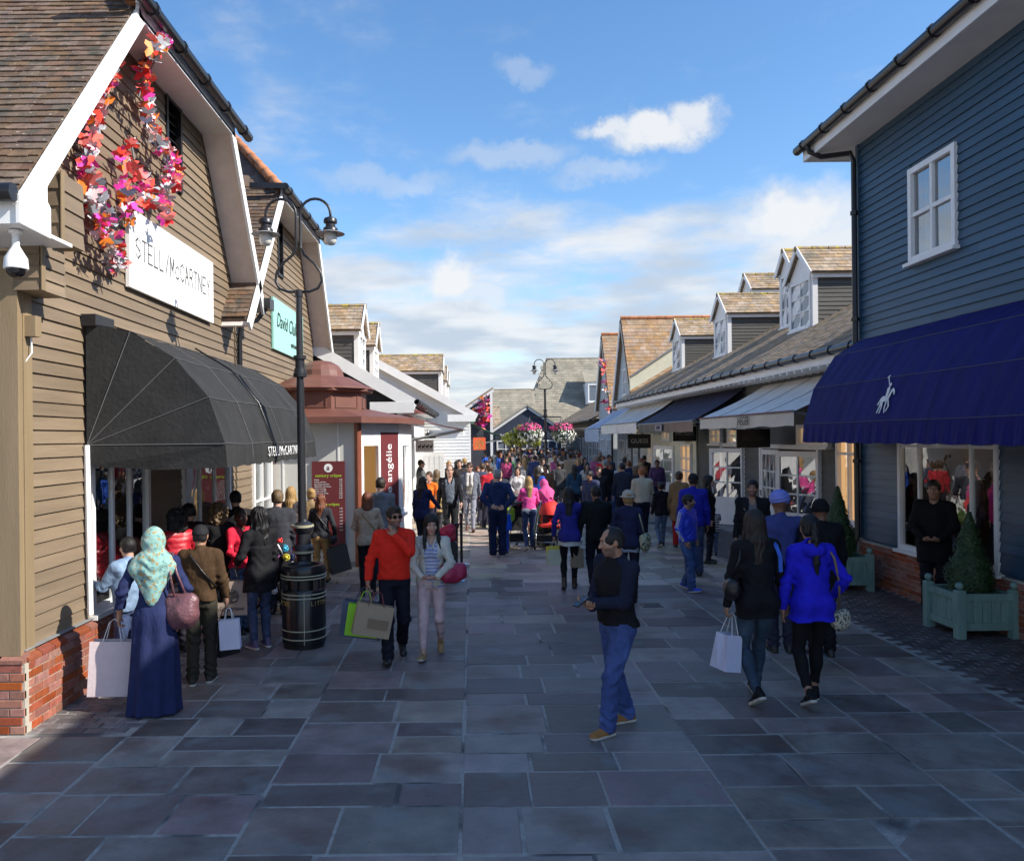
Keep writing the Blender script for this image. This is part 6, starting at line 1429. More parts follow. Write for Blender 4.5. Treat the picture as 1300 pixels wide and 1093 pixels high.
    if not (tk == 'dress' and top.get('abaya')):
        Fb = Fld(np.minimum(feet[1], feet[-1])-A3(.14, .14, .06), A3(.26, .0, 1.06-drop)+A3(0, max(.2, hi[1]), 0), gf)
        Fb.loft([q for q in tl if q[0] < .1]+[(.12, .145*bw, .102, .005)], P0, Rt, .03, grow=.006)
        gl = .020 if fit in ('regular', 'jeans', 'loose') else .008
        for sg in (1, -1):
            u = unit(feet[sg]-knees[sg]); end = knees[sg]+u*(np.linalg.norm(feet[sg]-knees[sg])-(ankle-.05))
            Fb.cone(hips[sg]+A3(0, -.012, -.02), knees[sg], .085*hipw+gl*.6, rk, .025); Fb.cone(knees[sg], end, rk, ra, .03)
            if fit in ('slim', 'skinny'): m = knees[sg]+(feet[sg]-knees[sg])*.3+A3(0, -.012, 0); Fb.ell(m, A3(.052, .055, .12), None, .04)
        if fem: Fb.ell(T(.075, -.07, .93), A3(.085, .07, .09), Rt, .05); Fb.ell(T(-.075, -.07, .93), A3(.085, .07, .09), Rt, .05)
        if bottom.get('skirt'):
            Fb.D[:] = .5; Fb.loft([(bottom['skirt'], .20, .16, 0), (.75, .185, .145, 0), (.98, .16, .12, -.005), (1.06, .13, .10, 0)], (0, 0, -drop), None, .03, waves=(8, .01))
        # separate the legs and level the hems
        if lod >= 1:
            Fb.noise(.004, 14, rr.random()*5, .8)
            for sg in (1, -1):
                Fb.folds(knees[sg], .14, .012 if fit != 'skinny' else .004, (0, .3, 1), 62, rr.random()*5+sg); Fb.folds(feet[sg]+A3(0, 0, .07), .12, .013 if fit in ('jeans', 'regular', 'loose') else .004, (0, .3, 1), 88, rr.random()*5); Fb.folds(hips[sg]+A3(0, .08, -.04), .10, .006, (sg*.7, .1, 1), 60, rr.random()*5)
        if not op_ and not bottom.get('skirt'): Fb.clip(Rt @ A3(0, 0, 1), T(0, 0, hem+.035))
        part('skirt' if bottom.get('skirt') else 'trousers', Fb, cloth(bottom['col'], kind='denim' if bottom.get('denim') else 'c'))
    # ---- shoes
    sc_, sk = shoe[0], shoe[1]; smat = [cloth(sc_, .55, 'shiny' if sk == 'dark' else 'c'), m_sole if sk != 'dark' else m_soledk]
    for sg in (1, -1):
        Rf = rot(-sg*.12, fp[sg]); a = feet[sg]; Sx = lambda x, y, z: a+Rf @ A3(x, y, z-.085); kf = .92 if fem else 1.0
        Fs = Fld(a-A3(.12, .24, .22), a+A3(.12, .26, .10), ff if lod >= 2 else ff*1.1)
        Fs.cone(Sx(0, -.045, .046), Sx(0, .03, .045), .036*kf, .042*kf, .02); Fs.cone(Sx(0, .03, .040), Sx(sg*-.006, .135*kf, .030), .043*kf, .034*kf, .025); Fs.ell(Sx(0, .145*kf, .028), A3(.040, .048, .026)*kf, Rf, .02)
        if top.get('boots') or 'boots' in extra: Fs.cone(Sx(0, -.02, .06), Sx(0, -.01, .22), .043, .048, .02)
        elif sk != 'flat': Fs.cone(Sx(0, -.035, .05), Sx(0, -.02, .098), .036*kf, .038*kf, .02)
        else: Fs.ell(Sx(0, .02, .085), A3(.026, .055, .025), Rf, .01, -1)
        Fs.cone(Sx(0, -.05, .012), Sx(0, .14*kf, .012), .040*kf, .042*kf, .01)
        Fs.clip(Rf @ A3(0, 0, -1), Sx(0, 0, 0))
        part('shoe', Fs, smat, lambda c: (((c-a) @ Rf)[:, 2] < -.085+(.024 if sk != 'dark' else .014)).astype(int))
    info.update(root=root, s=s, T=lambda x, y, z: T(x, y, z)*s, HP=lambda x, y, z: HP(x, y, z)*s, hand={sg: (arms[sg][1]+arms[sg][2]*.085+arms[sg][3]*.02)*s for sg in (1, -1)}, rz=rz, loc=Vector(loc), wrist={sg: arms[sg][1]*s for sg in (1, -1)}, elbow={sg: arms[sg][0]*s for sg in (1, -1)}, Rh=Rh, sh={sg: sh[sg]*s for sg in (1, -1)})
    info['W'] = lambda p: Vector(loc)+Matrix.Rotation(rz, 3, 'Z') @ Vector(tuple(p))
    PEOPLE.append(info); return info
# ================================================================== STREET FURNITURE AND CARRIED THINGS
def arc(c, r, a0, a1, n, ux, uz=V3(0, 0, 1)):
    return [c+ux*(r*math.cos(a0+(a1-a0)*i/n))+uz*(r*math.sin(a0+(a1-a0)*i/n)) for i in range(n+1)]
m_lampglass = M('opal_lamp_glass', (.62, .62, .58), .2, .05, spec=.6); m_lampdk = M('dark_painted_iron', (.018, .019, .023), .35, .2, 8, .08, 60)
m_shade = M('lamp_shade_zinc', (.30, .30, .31), .4, .1, 6)
def street_lamp(x, y, label, lean=0.0, ux=V3(1, 0, 0)):
    t = thing('street_lamp', (x, y, 0), label, 'street lamp', 'black swan neck street lamps'); b = V3(x, y, 0)
    L = lambda z: b+V3(lean*z, 0, z)
    mb = MB(); mb.lathe([(.115, 0), (.115, .08), (.10, .10), (.095, 1.05), (.125, 1.08), (.135, 1.12), (.12, 1.16), (.095, 1.19), (.095, 1.32), (.125, 1.36), (.135, 1.40), (.11, 1.44), (.06, 1.47), (.052, 1.50)], b, 20); mb.build('base', m_lampdk, t, smooth=35)
    mb = MB(); mb.tube([L(1.48), L(3.2)], [.052, .047], 14); mb.tube([L(3.1), L(4.34)], [.044, .040], 14); mb.build('pole', m_lampdk, t, smooth=40)
    mb = MB(); mb.tube([L(z) for z in (3.27, 3.275, 3.32, 3.325, 3.38, 3.385, 3.49, 3.495, 3.54, 3.545)], [.06, .085, .085, .075, .07, .058, .058, .08, .08, .05], 14); mb.build('collar', m_lampdk, t, smooth=35)
    mb = MB(); mb.tube([L(4.28), L(4.36)], .052, 12); mb.build('collar', m_lampdk, t, smooth=35)
    for z in (1.08, 1.40): mb = MB(); mb.tube([L(z), L(z+.03)], .139, 20); mb.build('gold_band', M('pale_gold_band', (.35, .33, .22), .4, .1), t, smooth=35)
    top = L(4.34); c2 = L(5.0)
    for s in (-1, 1):
        pts = [top, top+ux*s*.13, top+ux*s*.24+V3(0, 0, .04), top+ux*s*.29+V3(0, 0, .13), top+ux*s*.275+V3(0, 0, .24), top+ux*s*.19+V3(0, 0, .36), top+ux*s*.07+V3(0, 0, .46), top+ux*s*.028+V3(0, 0, .55), top+ux*s*.024+V3(0, 0, .95)]
        cc = top+ux*s*.215+V3(0, 0, .97); pts += [cc+V3(0, 0, 0)+ux*(-s*.19*math.cos(a))+V3(0, 0, .19*math.sin(a)) for a in [math.pi*i/10 for i in range(1, 11)]]; pts.append(cc+ux*s*.19+V3(0, 0, -.06))
        mb = MB(); mb.tube(pts, .017, 8); mb.build('swan_neck_arm', m_lampdk, t, smooth=True)
        e = cc+ux*s*.19+V3(0, 0, -.06)
        mb = MB(); mb.lathe([(.03, .02), (.075, 0), (.085, -.02), (.085, -.055), (.06, -.065), (.06, -.10), (.09, -.125), (.095, -.155), (.07, -.165)], e, 16); la = mb.build('lantern_cap', m_lampdk, t, smooth=35)
        mb = MB(); mb.lathe([(.07, -.155), (.17, -.185), (.178, -.192), (.08, -.188)], e, 22); mb.build('shade', m_shade, la, smooth=35)
        mb = MB(); mb.lathe([(.078, -.185), (.082, -.25), (.075, -.29), (.05, -.325), (.01, -.335)], e, 16); mb.build('lamp_glass', m_lampglass, la, smooth=True)
    return t, L
bp_ = G(381, 826)
street_lamp(-2.13, 10.05, 'near black double swan neck lamp post behind the litter bin', -.006)
fl, FL = street_lamp(2.86, 31.3, 'far black double swan neck lamp post carrying flower baskets', -.006)
# flower baskets on the far lamp
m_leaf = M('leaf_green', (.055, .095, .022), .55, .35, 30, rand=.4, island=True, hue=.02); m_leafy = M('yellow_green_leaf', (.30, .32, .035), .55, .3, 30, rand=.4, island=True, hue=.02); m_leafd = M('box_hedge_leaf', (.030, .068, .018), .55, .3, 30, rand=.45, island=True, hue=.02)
m_fpink = M('pink_petal', (.75, .09, .28), .5, .1, rand=.3, island=True); m_fwhite = M('white_petal', (.72, .72, .66), .5, .1, rand=.15, island=True); m_fred = M('red_petal', (.62, .03, .05), .5, .1, rand=.3, island=True)
def leaves(parent, name, mat, n, fn, size, seed, loc=None):
    rr = random.Random(seed); mb = MB()
    for _ in range(n):
        p, nr = fn(rr); p = Vector(p); nr = Vector(nr).normalized(); a = nr.orthogonal().normalized(); a = (Quaternion(nr, rr.uniform(0, 6.28)) @ a); b = nr.cross(a)
        a = (a+nr*rr.uniform(-.5, .5)).normalized(); b = (b+nr*rr.uniform(-.5, .5)).normalized(); l = size*rr.uniform(.6, 1.3); w = l*.55
        mb.add([p-a*l/2, p+b*w/2, p+a*l/2, p-b*w/2], [(0, 1, 2, 3)])
    return mb.build(name, mat, parent, kind='stuff')
def blob(c, r, zs=1.0, zmin=-1.0):
    def fn(rr):
        while True:
            d = Vector((rr.gauss(0, 1), rr.gauss(0, 1), rr.gauss(0, 1))).normalized()
            if d.z > zmin: break
        k = r*(rr.uniform(.72, 1.06)+.10*math.sin(d.x*7+d.z*5)+.08*math.sin(d.y*9)); return (c[0]+d.x*k, c[1]+d.y*k, c[2]+d.z*k*zs), d
    return fn
for s, lab in ((-1, 'left of the two flower baskets hung on the far lamp post'), (1, 'right of the two flower baskets hung on the far lamp post')):
    c = (2.84+s*.62, 31.25, 2.62); hb = thing('flower_basket', c, lab, 'flower basket', 'hanging flower baskets on the far lamp')
    mb = MB(); mb.lathe([(.05, -.32), (.22, -.22), (.32, -.02), (.33, 0)], c, 14); mb.build('basket', m_lampdk, hb)
    mb = MB()
    for a in range(3): mb.tube([(c[0]+.3*math.cos(a*2.1), c[1]+.3*math.sin(a*2.1), c[2]), (c[0], c[1], c[2]+.62)], .012, 5)
    mb.tube([(2.84, 31.27, c[2]+.64), (c[0], c[1], c[2]+.64)], .02, 6); mb.build('hanging_chain', m_lampdk, hb)
    leaves(hb, 'foliage', m_leaf if s < 0 else m_leaf, 700, blob(c, .46, .8), .12, 3+s)
    leaves(hb, 'pink_flowers', m_fpink, 420, blob((c[0], c[1], c[2]+.14), .44, .62, -.1), .10, 7+s)
    leaves(hb, 'white_flowers', m_fwhite, 420, blob((c[0]+.05, c[1]-.05, c[2]-.10), .50, .62), .10, 9+s)
tr = thing('small_tree', (2.0, 33.5, 0), 'small yellow green round headed tree beside the far lamp post', 'tree')
MB().tube([(2.0, 33.5, 0), (2.03, 33.5, 1.0), (1.98, 33.5, 2.3)], [.07, .06, .04], 8).build('trunk', M('bark', (.12, .09, .06), .9, .3, 10, .4, 40), tr, smooth=True)
leaves(tr, 'crown', m_leafy, 2600, lambda rr: (lambda q: blob((2.0+q[0], 33.5+q[1], 2.45+q[2]), q[3], .75)(rr))(rr.choice([(0, 0, 0, .52), (.4, .1, .05, .38), (-.42, 0, -.05, .36), (.1, -.2, .28, .36), (.55, -.1, -.15, .3)])), .13, 5)
# litter bin
bx, by = bp_.x, bp_.y+.25
lb = thing('litter_bin', (bx, by, 0), 'round black litter bin with gold bands in front of the near lamp', 'litter bin')
MB().lathe([(.245, 0), (.245, .05), (.262, .06), (.262, .68), (.25, .70)], (bx, by, 0), 32).build('body', m_black, lb, smooth=35)
MB().lathe([(.20, .70), (.20, .82), (.26, .825), (.268, .84), (.268, .95), (.25, .985), (.19, .985), (.18, .955), (.05, .95)], (bx, by, 0), 32).build('hood', m_black, lb, smooth=35)
mb = MB()
for a in range(6): ang = a*math.pi/3+.3; mb.beam((bx+.235*math.cos(ang), by+.235*math.sin(ang), .69), (bx+.235*math.cos(ang), by+.235*math.sin(ang), .84), .05, .05)
mb.build('hood_support', m_black, lb)
m_band = M('pale_gold_line', (.42, .40, .27), .4, .1)
for z, r in ((.115, .266), (.215, .266), (.60, .266), (.645, .266), (.83, .272), (.865, .272)): MB().lathe([(r, z), (r+.002, z+.004), (r+.002, z+.010), (r, z+.014)], (bx, by, 0), 36).build('gold_band', m_band, lb, smooth=True)
ang0 = math.atan2(-by, -bx); 
MB().beam((bx+.263*math.cos(ang0), by+.263*math.sin(ang0), .06), (bx+.263*math.cos(ang0), by+.263*math.sin(ang0), .68), .008, .008).build('door_seam', m_band, lb)
for k, ch in enumerate('LITTER'):
    a = ang0+.75+(k-2.5)*.155; n = V3(math.cos(a), math.sin(a), 0); text(ch, (V3(bx, by, .545)+n*.262, V3(-math.sin(a), math.cos(a), 0), V3(0, 0, 1), n), .075, m_gold, lb, off=.002)
    a = ang0-1.15+(k-2.5)*.155; n = V3(math.cos(a), math.sin(a), 0); text(ch, (V3(bx, by, .545)+n*.262, V3(-math.sin(a), math.cos(a), 0), V3(0, 0, 1), n), .075, m_gold, lb, off=.002)
# timber planters with clipped cones
m_plant = M('sage_green_paint', (.19, .31, .27), .6, .22, 5, .25, 40, stretch=(3, 3, .6)); m_soil = M('soil', (.03, .022, .015), .9, .3, 20, .5, 60)
def planter(c, w, h, cone_h, label, seed):
    x, y, _ = c; t = thing('timber_planter', c, label, 'planter', 'sage green timber planters with clipped box cones'); k = w/2
    for i, (ax, sx) in enumerate(((0, -1), (0, 1), (1, -1), (1, 1))):
        n = V3(sx, 0, 0) if ax == 0 else V3(0, sx, 0); u = V3(n.y, -n.x, 0) if ax == 0 else V3(-n.y, n.x, 0); F = (V3(x, y, 0)+n*k, u, V3(0, 0, 1), n); mb = MB(F)
        mb.box(-k+.05, k-.05, .10, .19, -.03, .015); mb.box(-k+.05, k-.05, h-.08, h, -.03, .02); p = mb.build('rail', m_plant, t)
        for j in range(5): a = -k+.05+(w-.1)*j/5; MB(F).box(a+.003, a+(w-.1)/5-.003, .19, h-.08, -.025, rnd.uniform(-.002, .002)).build('plank', m_plant, t)
    for sx in (-1, 1):
        for sy in (-1, 1):
            mb = MB(); X, Y = x+sx*k, y+sy*k; mb.cbox(X-.05, X+.05, Y-.05, Y+.05, 0, h+.05, .012); p = mb.build('corner_post', m_plant, t)
            MB().lathe([(.018, 0), (.02, .015), (.04, .03), (.047, .055), (.04, .08), (.015, .098)], (X, Y, h+.045), 14).build('ball_finial', m_plant, p, smooth=True)
    MB().box(x-k+.03, x+k-.03, y-k+.03, y+k-.03, h-.14, h-.10).build('soil', m_soil, t)
    cn = thing('topiary_cone', (x, y, h-.1), 'clipped green box cone growing in the '+('near' if seed == 1 else 'farther')+' sage planter', 'shrub', 'clipped box cones'); r0 = w*.40
    prof = [(r0*.72, h-.10), (r0, h+.10), (r0*.93, h+.30), (r0*.68, h+cone_h*.45), (r0*.40, h+cone_h*.72), (r0*.15, h+cone_h*.93), (.02, h+cone_h)]
    MB().lathe([(r*.88, z) for r, z in prof], (x, y, 0), 16).build('inner_foliage', m_leafd, cn, smooth=True)
    zz = [p[1] for p in prof]; rs = [p[0] for p in prof]
    def fn(rr):
        while True:
            z = rr.uniform(zz[0], zz[-1]); r = np.interp(z, zz, rs)
            if rr.random() < r/r0+.08: break
        a = rr.uniform(0, 6.283); k2 = r*(rr.uniform(.84, 1.05)+.06*math.sin(a*5+z*9)+.05*math.sin(a*3-z*17)+(.12*rr.random() if rr.random() < .08 else 0)); return (x+k2*math.cos(a), y+k2*math.sin(a), z), (math.cos(a), math.sin(a), .5)
    leaves(cn, 'leaves', m_leafd, 7000 if seed == 1 else 4500, fn, .032 if seed == 1 else .04, seed)
    leaves(t, 'trailing_plants', m_leaf, 500, lambda rr: ((x+rr.uniform(-k, k)*.92, y+rr.uniform(-k, k)*.92, h-.08+rr.random()*.08), (0, 0, 1)), .045, seed+5)
    return t
planter((6.20, 10.05, 0), .66, .54, .96, 'near sage green timber planter with ball finials under the blue awning', 1)
planter((5.92, 13.05, 0), .68, .54, 1.10, 'farther sage green timber planter beside the blue building corner', 2)
# brick bed with clipped bush in the middle of the lane
bd = thing('brick_planter', (1.85, 19.4, 0), 'low red brick planting bed in the middle of the lane', 'planter')
brick_plinth(bd, frame_y(19.1, 1.35), 0, 1.0, .38, 30, (-1, 2), 8); MB().box(1.35, 2.35, 19.2, 20.0, 0, .36).build('bed', m_bricks, bd); MB().box(1.42, 2.28, 19.25, 19.95, .36, .39).build('soil', m_soil, bd); MB().box(1.25, 2.45, 18.95, 19.1, 0, .06).build('kerb', m_joint, bd)
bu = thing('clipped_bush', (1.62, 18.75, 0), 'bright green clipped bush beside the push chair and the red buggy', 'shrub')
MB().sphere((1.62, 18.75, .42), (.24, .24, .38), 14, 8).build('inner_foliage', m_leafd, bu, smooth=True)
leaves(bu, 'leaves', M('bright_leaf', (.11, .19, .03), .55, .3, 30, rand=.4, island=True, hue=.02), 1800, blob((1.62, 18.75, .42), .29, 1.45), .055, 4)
dc = G(827, 768); dr_ = thing('drain_cover', (dc.x, dc.y, .004), 'small square iron drain cover set in the dark paving', 'drain cover')
MB().cbox(dc.x-.15, dc.x+.15, dc.y-.15, dc.y+.15, -.02, .007, .006).build('frame', m_lampdk, dr_)
for i in range(6): MB().cbox(dc.x-.12, dc.x+.12, dc.y-.125+i*.043, dc.y-.10+i*.043, .006, .012, .003).build('bar', m_lampdk, dr_)
# queue posts
m_belt = M('red_belt', (.35, .012, .02), .7, .1)
def stanchion(p, label, mat, belt_to=None, h=1.0):
    t = thing('queue_post', p, label, 'queue post', 'retractable belt queue posts'); x, y = p[0], p[1]
    MB().lathe([(.17, 0), (.17, .012), (.14, .03), (.03, .045)], (x, y, 0), 20).build('base', m_chrome, t, smooth=35)
    MB().lathe([(.028, .03), (.028, h-.10), (.038, h-.09), (.038, h), (.02, h+.01)], (x, y, 0), 14).build('post', mat, t, smooth=35)
    if belt_to is not None:
        d = Vector(belt_to)-Vector(p); mb = MB(); n = 8
        pts = [Vector((x, y, h-.05))+d*i/n-V3(0, 0, .08*math.sin(math.pi*i/n)) for i in range(n+1)]
        for a, b in zip(pts, pts[1:]): mb.beam(a, b, .006, .05)
        mb.build('belt', m_belt, t)
s1, s2_, s3 = G(580, 737), G(586, 717), G(489, 748)
stanchion(s1, 'nearer dark queue post with a steel base behind the cream jacketed woman', m_black, G(572, 760)); stanchion(s2_, 'farther dark queue post with a red belt beside the red bundle', m_black, s1); stanchion(s3, 'chrome queue post left of the man in the red sweater', m_chrome, G(462, 738))
# ------------------------------------------------------------------ bags
def shopping_bag(top, w, h, d, rz, mat, label, hmat=None, hl=.16, tilt=0.0, mark=None, group=None, name='shopping_bag'):
    """top: where the handles meet the hand (world)"""
    top = Vector(top); b = top-V3(0, 0, hl+h); t = thing(name, b, label, 'bag', group, rz)
    if tilt: t.rotation_euler = (0, tilt, rz)
    mb = MB(); e = .012; g = .018
    lo = [(-w/2, -d/2, 0), (w/2, -d/2, 0), (w/2, d/2, 0), (-w/2, d/2, 0)]; mid = [(-w/2, -d/2, h*.5), (0+w/2+.004, -d/2, h*.5), (w/2, d/2, h*.5), (-w/2-.004, d/2, h*.5)]
    hi = [(-w/2, -d*.34, h), (w/2, -d*.34, h), (w/2, d*.34, h), (-w/2, d*.34, h)]; gl, gr = (-w/2+g*2, 0, h-.01), (w/2-g*2, 0, h-.01); ml, mr = (-w/2+g, 0, h*.45), (w/2-g, 0, h*.45)
    bl, br_ = (-w/2, 0, 0), (w/2, 0, 0)
    mb.add(lo+hi+[gl, gr, ml, mr, bl, br_], [(0, 3, 2, 1), (0, 1, 5, 4), (2, 3, 7, 6), (1, 13, 11, 9, 5), (13, 2, 6, 9, 11), (3, 12, 10, 8, 7), (12, 0, 4, 8, 10)])
    mb.local('bag_body', mat, t)
    for s in (-1, 1):
        mb = MB(); mb.tube([(-w*.22, s*d*.34, h-.03), (-w*.20, s*d*.34, h+.01), (-w*.10, s*d*.12, h+hl*.85), (0, 0, h+hl), (w*.10, s*d*.12, h+hl*.85), (w*.20, s*d*.34, h+.01), (w*.22, s*d*.34, h-.03)], .004, 5); mb.local('handle', hmat or mat, t, True)
    ORIG[t.name] = Vector((0, 0, 0))
    if mark: mark(t, w, h, d)
    return t
def lt(t, txt, x, y, size, mat, side, d, slope=0.0):         # lettering in the bag's own frame
    F = (V3(x, side*(d/2+.002-d*.16*slope), y), V3(-side, 0, 0), V3(0, 0, 1), V3(0, side, 0)); return text(txt, F, size, mat, t, off=.006, d=.002)
paper = lambda n, c, r=.7: M(n, c, r, .06, 8, .12, 30, obj=True)
# ------------------------------------------------------------------ handbags
def handbag(p, pts, size, rz, mat, label, strap=None, name='handbag', seed=1, pattern=None):
    """p: bag centre, pts: strap points in the world"""
    t = thing(name, p, label, 'handbag'); F = Fld(A3(-size[0], -size[1], -size[2])*.7, A3(*size)*.7, max(.008, size[0]*.045))
    F.ell((0, 0, -size[2]*.12), A3(size[0]*.5, size[1]*.55, size[2]*.40), None, .04); F.cone((-size[0]*.30, 0, size[2]*.18), (size[0]*.30, 0, size[2]*.18), size[1]*.30, size[1]*.30, .06); F.noise(.008, 24, seed, .6)
    V, Q = F.mesh(); Rz = rot(rz); o = bpy.data.objects.new('bag_body', np_mesh('bag_body', V @ Rz.T, Q, mat)); COL.objects.link(o); o.parent = t
    for q in (pts if isinstance(pts[0], (list, tuple)) and not isinstance(pts[0], Vector) and isinstance(pts[0][0], (Vector, list, tuple)) else [pts]):
        mb = MB(); mb.tube([Vector(x) for x in q], .011, 6); mb.build('strap', strap or mat, t, smooth=True)
    MB().tube([Vector(p)+Vector(tuple(Rz @ A3(-size[0]*.34, 0, size[2]*.30))), Vector(p)+Vector(tuple(Rz @ A3(size[0]*.34, 0, size[2]*.30)))], .007, 6).build('zip', m_lead, t)
    return t
# ------------------------------------------------------------------ push chairs
def pushchair(p, rz, fab, hood, label, extra=None, name='pushchair'):
    t = thing(name, p, label, 'pushchair', 'pushchairs among the shoppers', rz); fr = M('dark_alloy_frame', (.06, .06, .065), .35, .1)
    alloy = M('pale_alloy_tube', (.42, .42, .43), .3, .1, metal=.8)
    mb = MB()
    for s in (-1, 1):
        mb.tube([(s*.25, -.48, 1.02), (s*.26, -.30, .78), (s*.27, .05, .42), (s*.24, .42, .16)], .016, 7); mb.tube([(s*.27, -.02, .50), (s*.28, -.30, .16)], .015, 7); mb.tube([(s*.24, -.05, .48), (s*.22, .30, .55)], .012, 6)
    mb.tube([(-.28, -.30, .16), (.28, -.30, .16)], .013, 6); mb.tube([(-.24, .42, .16), (.24, .42, .16)], .013, 6); mb.local('frame', alloy, t, True)
    mb = MB(); mb.tube([(-.25, -.48, 1.02), (-.22, -.52, 1.06), (.22, -.52, 1.06), (.25, -.48, 1.02)], .021, 8); mb.local('handle', m_black, t, True)
    for x, y, r in ((-.30, -.30, .15), (.30, -.30, .15), (-.25, .42, .12), (.25, .42, .12)):
        mb = MB(); n = 20; mb.tube([(x, y+(r-.02)*math.cos(2*math.pi*i/n), r+(r-.02)*math.sin(2*math.pi*i/n)) for i in range(n+1)], .022, 7); w = mb.local('wheel', m_soledk, t, True)
        mb = MB(); mb.tube([(x-.012, y, r), (x+.012, y, r)], .03, 10)
        for i in range(5): a = i*1.2566; mb.beam((x, y, r), (x, y+(r-.03)*math.cos(a), r+(r-.03)*math.sin(a)), .014, .02, up=(1, 0, 0))
        mb.tube([(x, y+(r-.042)*math.cos(2*math.pi*i/n), r+(r-.042)*math.sin(2*math.pi*i/n)) for i in range(n+1)], .007, 5); mb.local('rim', alloy, w, True)
    F = Fld(A3(-.3, -.45, .25), A3(.3, .5, 1.1), .018); F.loft([(0, .20, .05, 0), (.25, .205, .055, 0), (.5, .19, .05, 0)], (0, -.10, .45), rot(0, .35), .05); F.loft([(0, .20, .05, 0), (.38, .19, .045, 0)], (0, -.14, .46), rot(0, -1.45), .06)
    F.noise(.006, 18, 2); V, Q = F.mesh(); o = bpy.data.objects.new('seat', np_mesh('seat', V, Q, fab)); COL.objects.link(o); o.parent = t
    mb = MB(); n, m = 8, 10; vs = []
    for i in range(n+1):
        a = -.5+2.0*i/n
        for j in range(m+1): b = math.pi*j/m; vs.append((.25*math.cos(b), -.20+.36*math.sin(a)*math.sin(b)*.95, .72+.34*math.cos(a)*math.sin(b)+.015*math.sin(i*3.1)*math.sin(b)))
    mb.add(vs, [(i*(m+1)+j, (i+1)*(m+1)+j, (i+1)*(m+1)+j+1, i*(m+1)+j+1) for i in range(n) for j in range(m)]); mb.local('hood', hood, t, True)
    mb = MB(); mb.hexa([(-.2, -.30, .18), (.2, -.30, .18), (.2, .25, .16), (-.2, .25, .16), (-.23, -.34, .36), (.23, -.34, .36), (.23, .28, .30), (-.23, .28, .30)]); mb.local('basket', m_soledk, t)
    return t
# ================================================================== THE SHOPPERS
def PP(px, head, feet):
    g = G(px, feet); a, b = unroll(px, head); return (g.x, g.y, 0), CAMH+b/FPX*g.y
def PH(px, head, H):
    a, b = unroll(px, head); Y = FPX*(H-CAMH)/b; return (a/FPX*Y, Y, 0), H
pi = math.pi
def P(pos, rz, label, **k): return person(pos[0], rz, label, H=pos[1], **k)
hand = lambda q, sg: q['W'](q['hand'][sg])
# ---- the man with the phone
man = P(PP(784, 668, 925), 2.05, 'man in a black padded gilet and jeans looking at his phone', lod=3, skin='tan', hair='balding', hairc='black', top=dict(kind='vest', col=(.011, .011, .013), sleevecol=(.016, .019, .038), hem=.93, collarup=True), bottom=dict(col=(.035, .065, .20), fit='jeans', denim=True),
        aL=((.04, .27, 1.135), (.7, -.5, -1), (-.45, .75, .05), (-.1, -.15, 1), .85), aR=((.02, .25, 1.10), (.8, -.5, -1), (-.75, .6, .1), (-.1, .1, 1), .8), stride=.36, foot='L', flat=True, shoe=((.30, .14, .045), 'pale'), hyaw=-.30, hpitch=-.16, build=1.12, beard=True)
h1 = hand(man, -1); ph = thing('mobile_phone', h1, 'mobile phone held in the hand of the man in the gilet', 'phone'); q_ = rot(man['rz'], -.5)
mb = MB(); mb.cbox(-.036, .036, -.07, .07, -.005, .005, .002); mb.v = [tuple(h1+V3(0, 0, .025)+Vector(tuple(q_ @ A3(-.03+x, .05+y, z)))) for x, y, z in mb.v]; mb.build('case', m_black, ph)
mb = MB(); mb.add([(-.032, -.062, .0056), (.032, -.062, .0056), (.032, .062, .0056), (-.032, .062, .0056)], [(0, 1, 2, 3)]); mb.v = [tuple(h1+V3(0, 0, .025)+Vector(tuple(q_ @ A3(-.03+x, .05+y, z)))) for x, y, z in mb.v]; mb.build('screen', M('phone_screen', (.05, .06, .08), .1, .02), ph)
# ---- the couple walking towards the camera
red = P(PP(502, 641, 836), pi+.12, 'man in a red sweater and sunglasses with one hand at his mouth', lod=3, hair='quiff', hairc='dark', top=dict(kind='sweater', col=(.72, .030, .016), hem=.94), bottom=dict(col=(.012, .013, .022), fit='regular'), aR=((.30, .10, .93), (.5, -1, 0), (.1, .2, -1), (-1, 0, 0), 1.3), aL=((.0, .15, 1.44), (1, .25, -.8), (-.25, .0, 1), (-.2, -1, .1), 1.25),
        stride=.42, foot='R', extra=('glasses',), hyaw=.35, beard=True, skin='tan')
pink = P(PP(549, 651, 832), pi-.05, 'dark haired woman in a cream jacket and pale pink trousers', lod=3, sex='f', hair='long', hairc='black', top=dict(kind='blazer', col=(.52, .50, .43), open=.075, hem=.90), shirt=dict(col=(.50, .50, .54), stripes=(.22, .26, .48), hem=.88), bottom=dict(col=(.56, .40, .40), fit='skinny', hem=.13),
        aR='clasp', aL='clasp', stride=.40, foot='R', shoe=((.33, .21, .10), 'flat'), hyaw=.22, hpitch=-.16)
T_ = pink['T']; Wp = pink['W']
handbag(Wp(T_(-.27, .06, 1.06)), [Wp(T_(-.26, .04, 1.18)), Wp(T_(-.22, .06, 1.36)), Wp(T_(-.16, .0, 1.475)), Wp(T_(-.19, -.09, 1.36)), Wp(T_(-.26, -.02, 1.18))], (.36, .17, .26), pink['rz']+.5, M('raspberry_leather', (.33, .015, .06), .45, .15, 20, .3, 60, obj=True), 'raspberry pink shoulder bag under the arm of the cream jacketed woman', m_black)
hr = hand(red, 1)
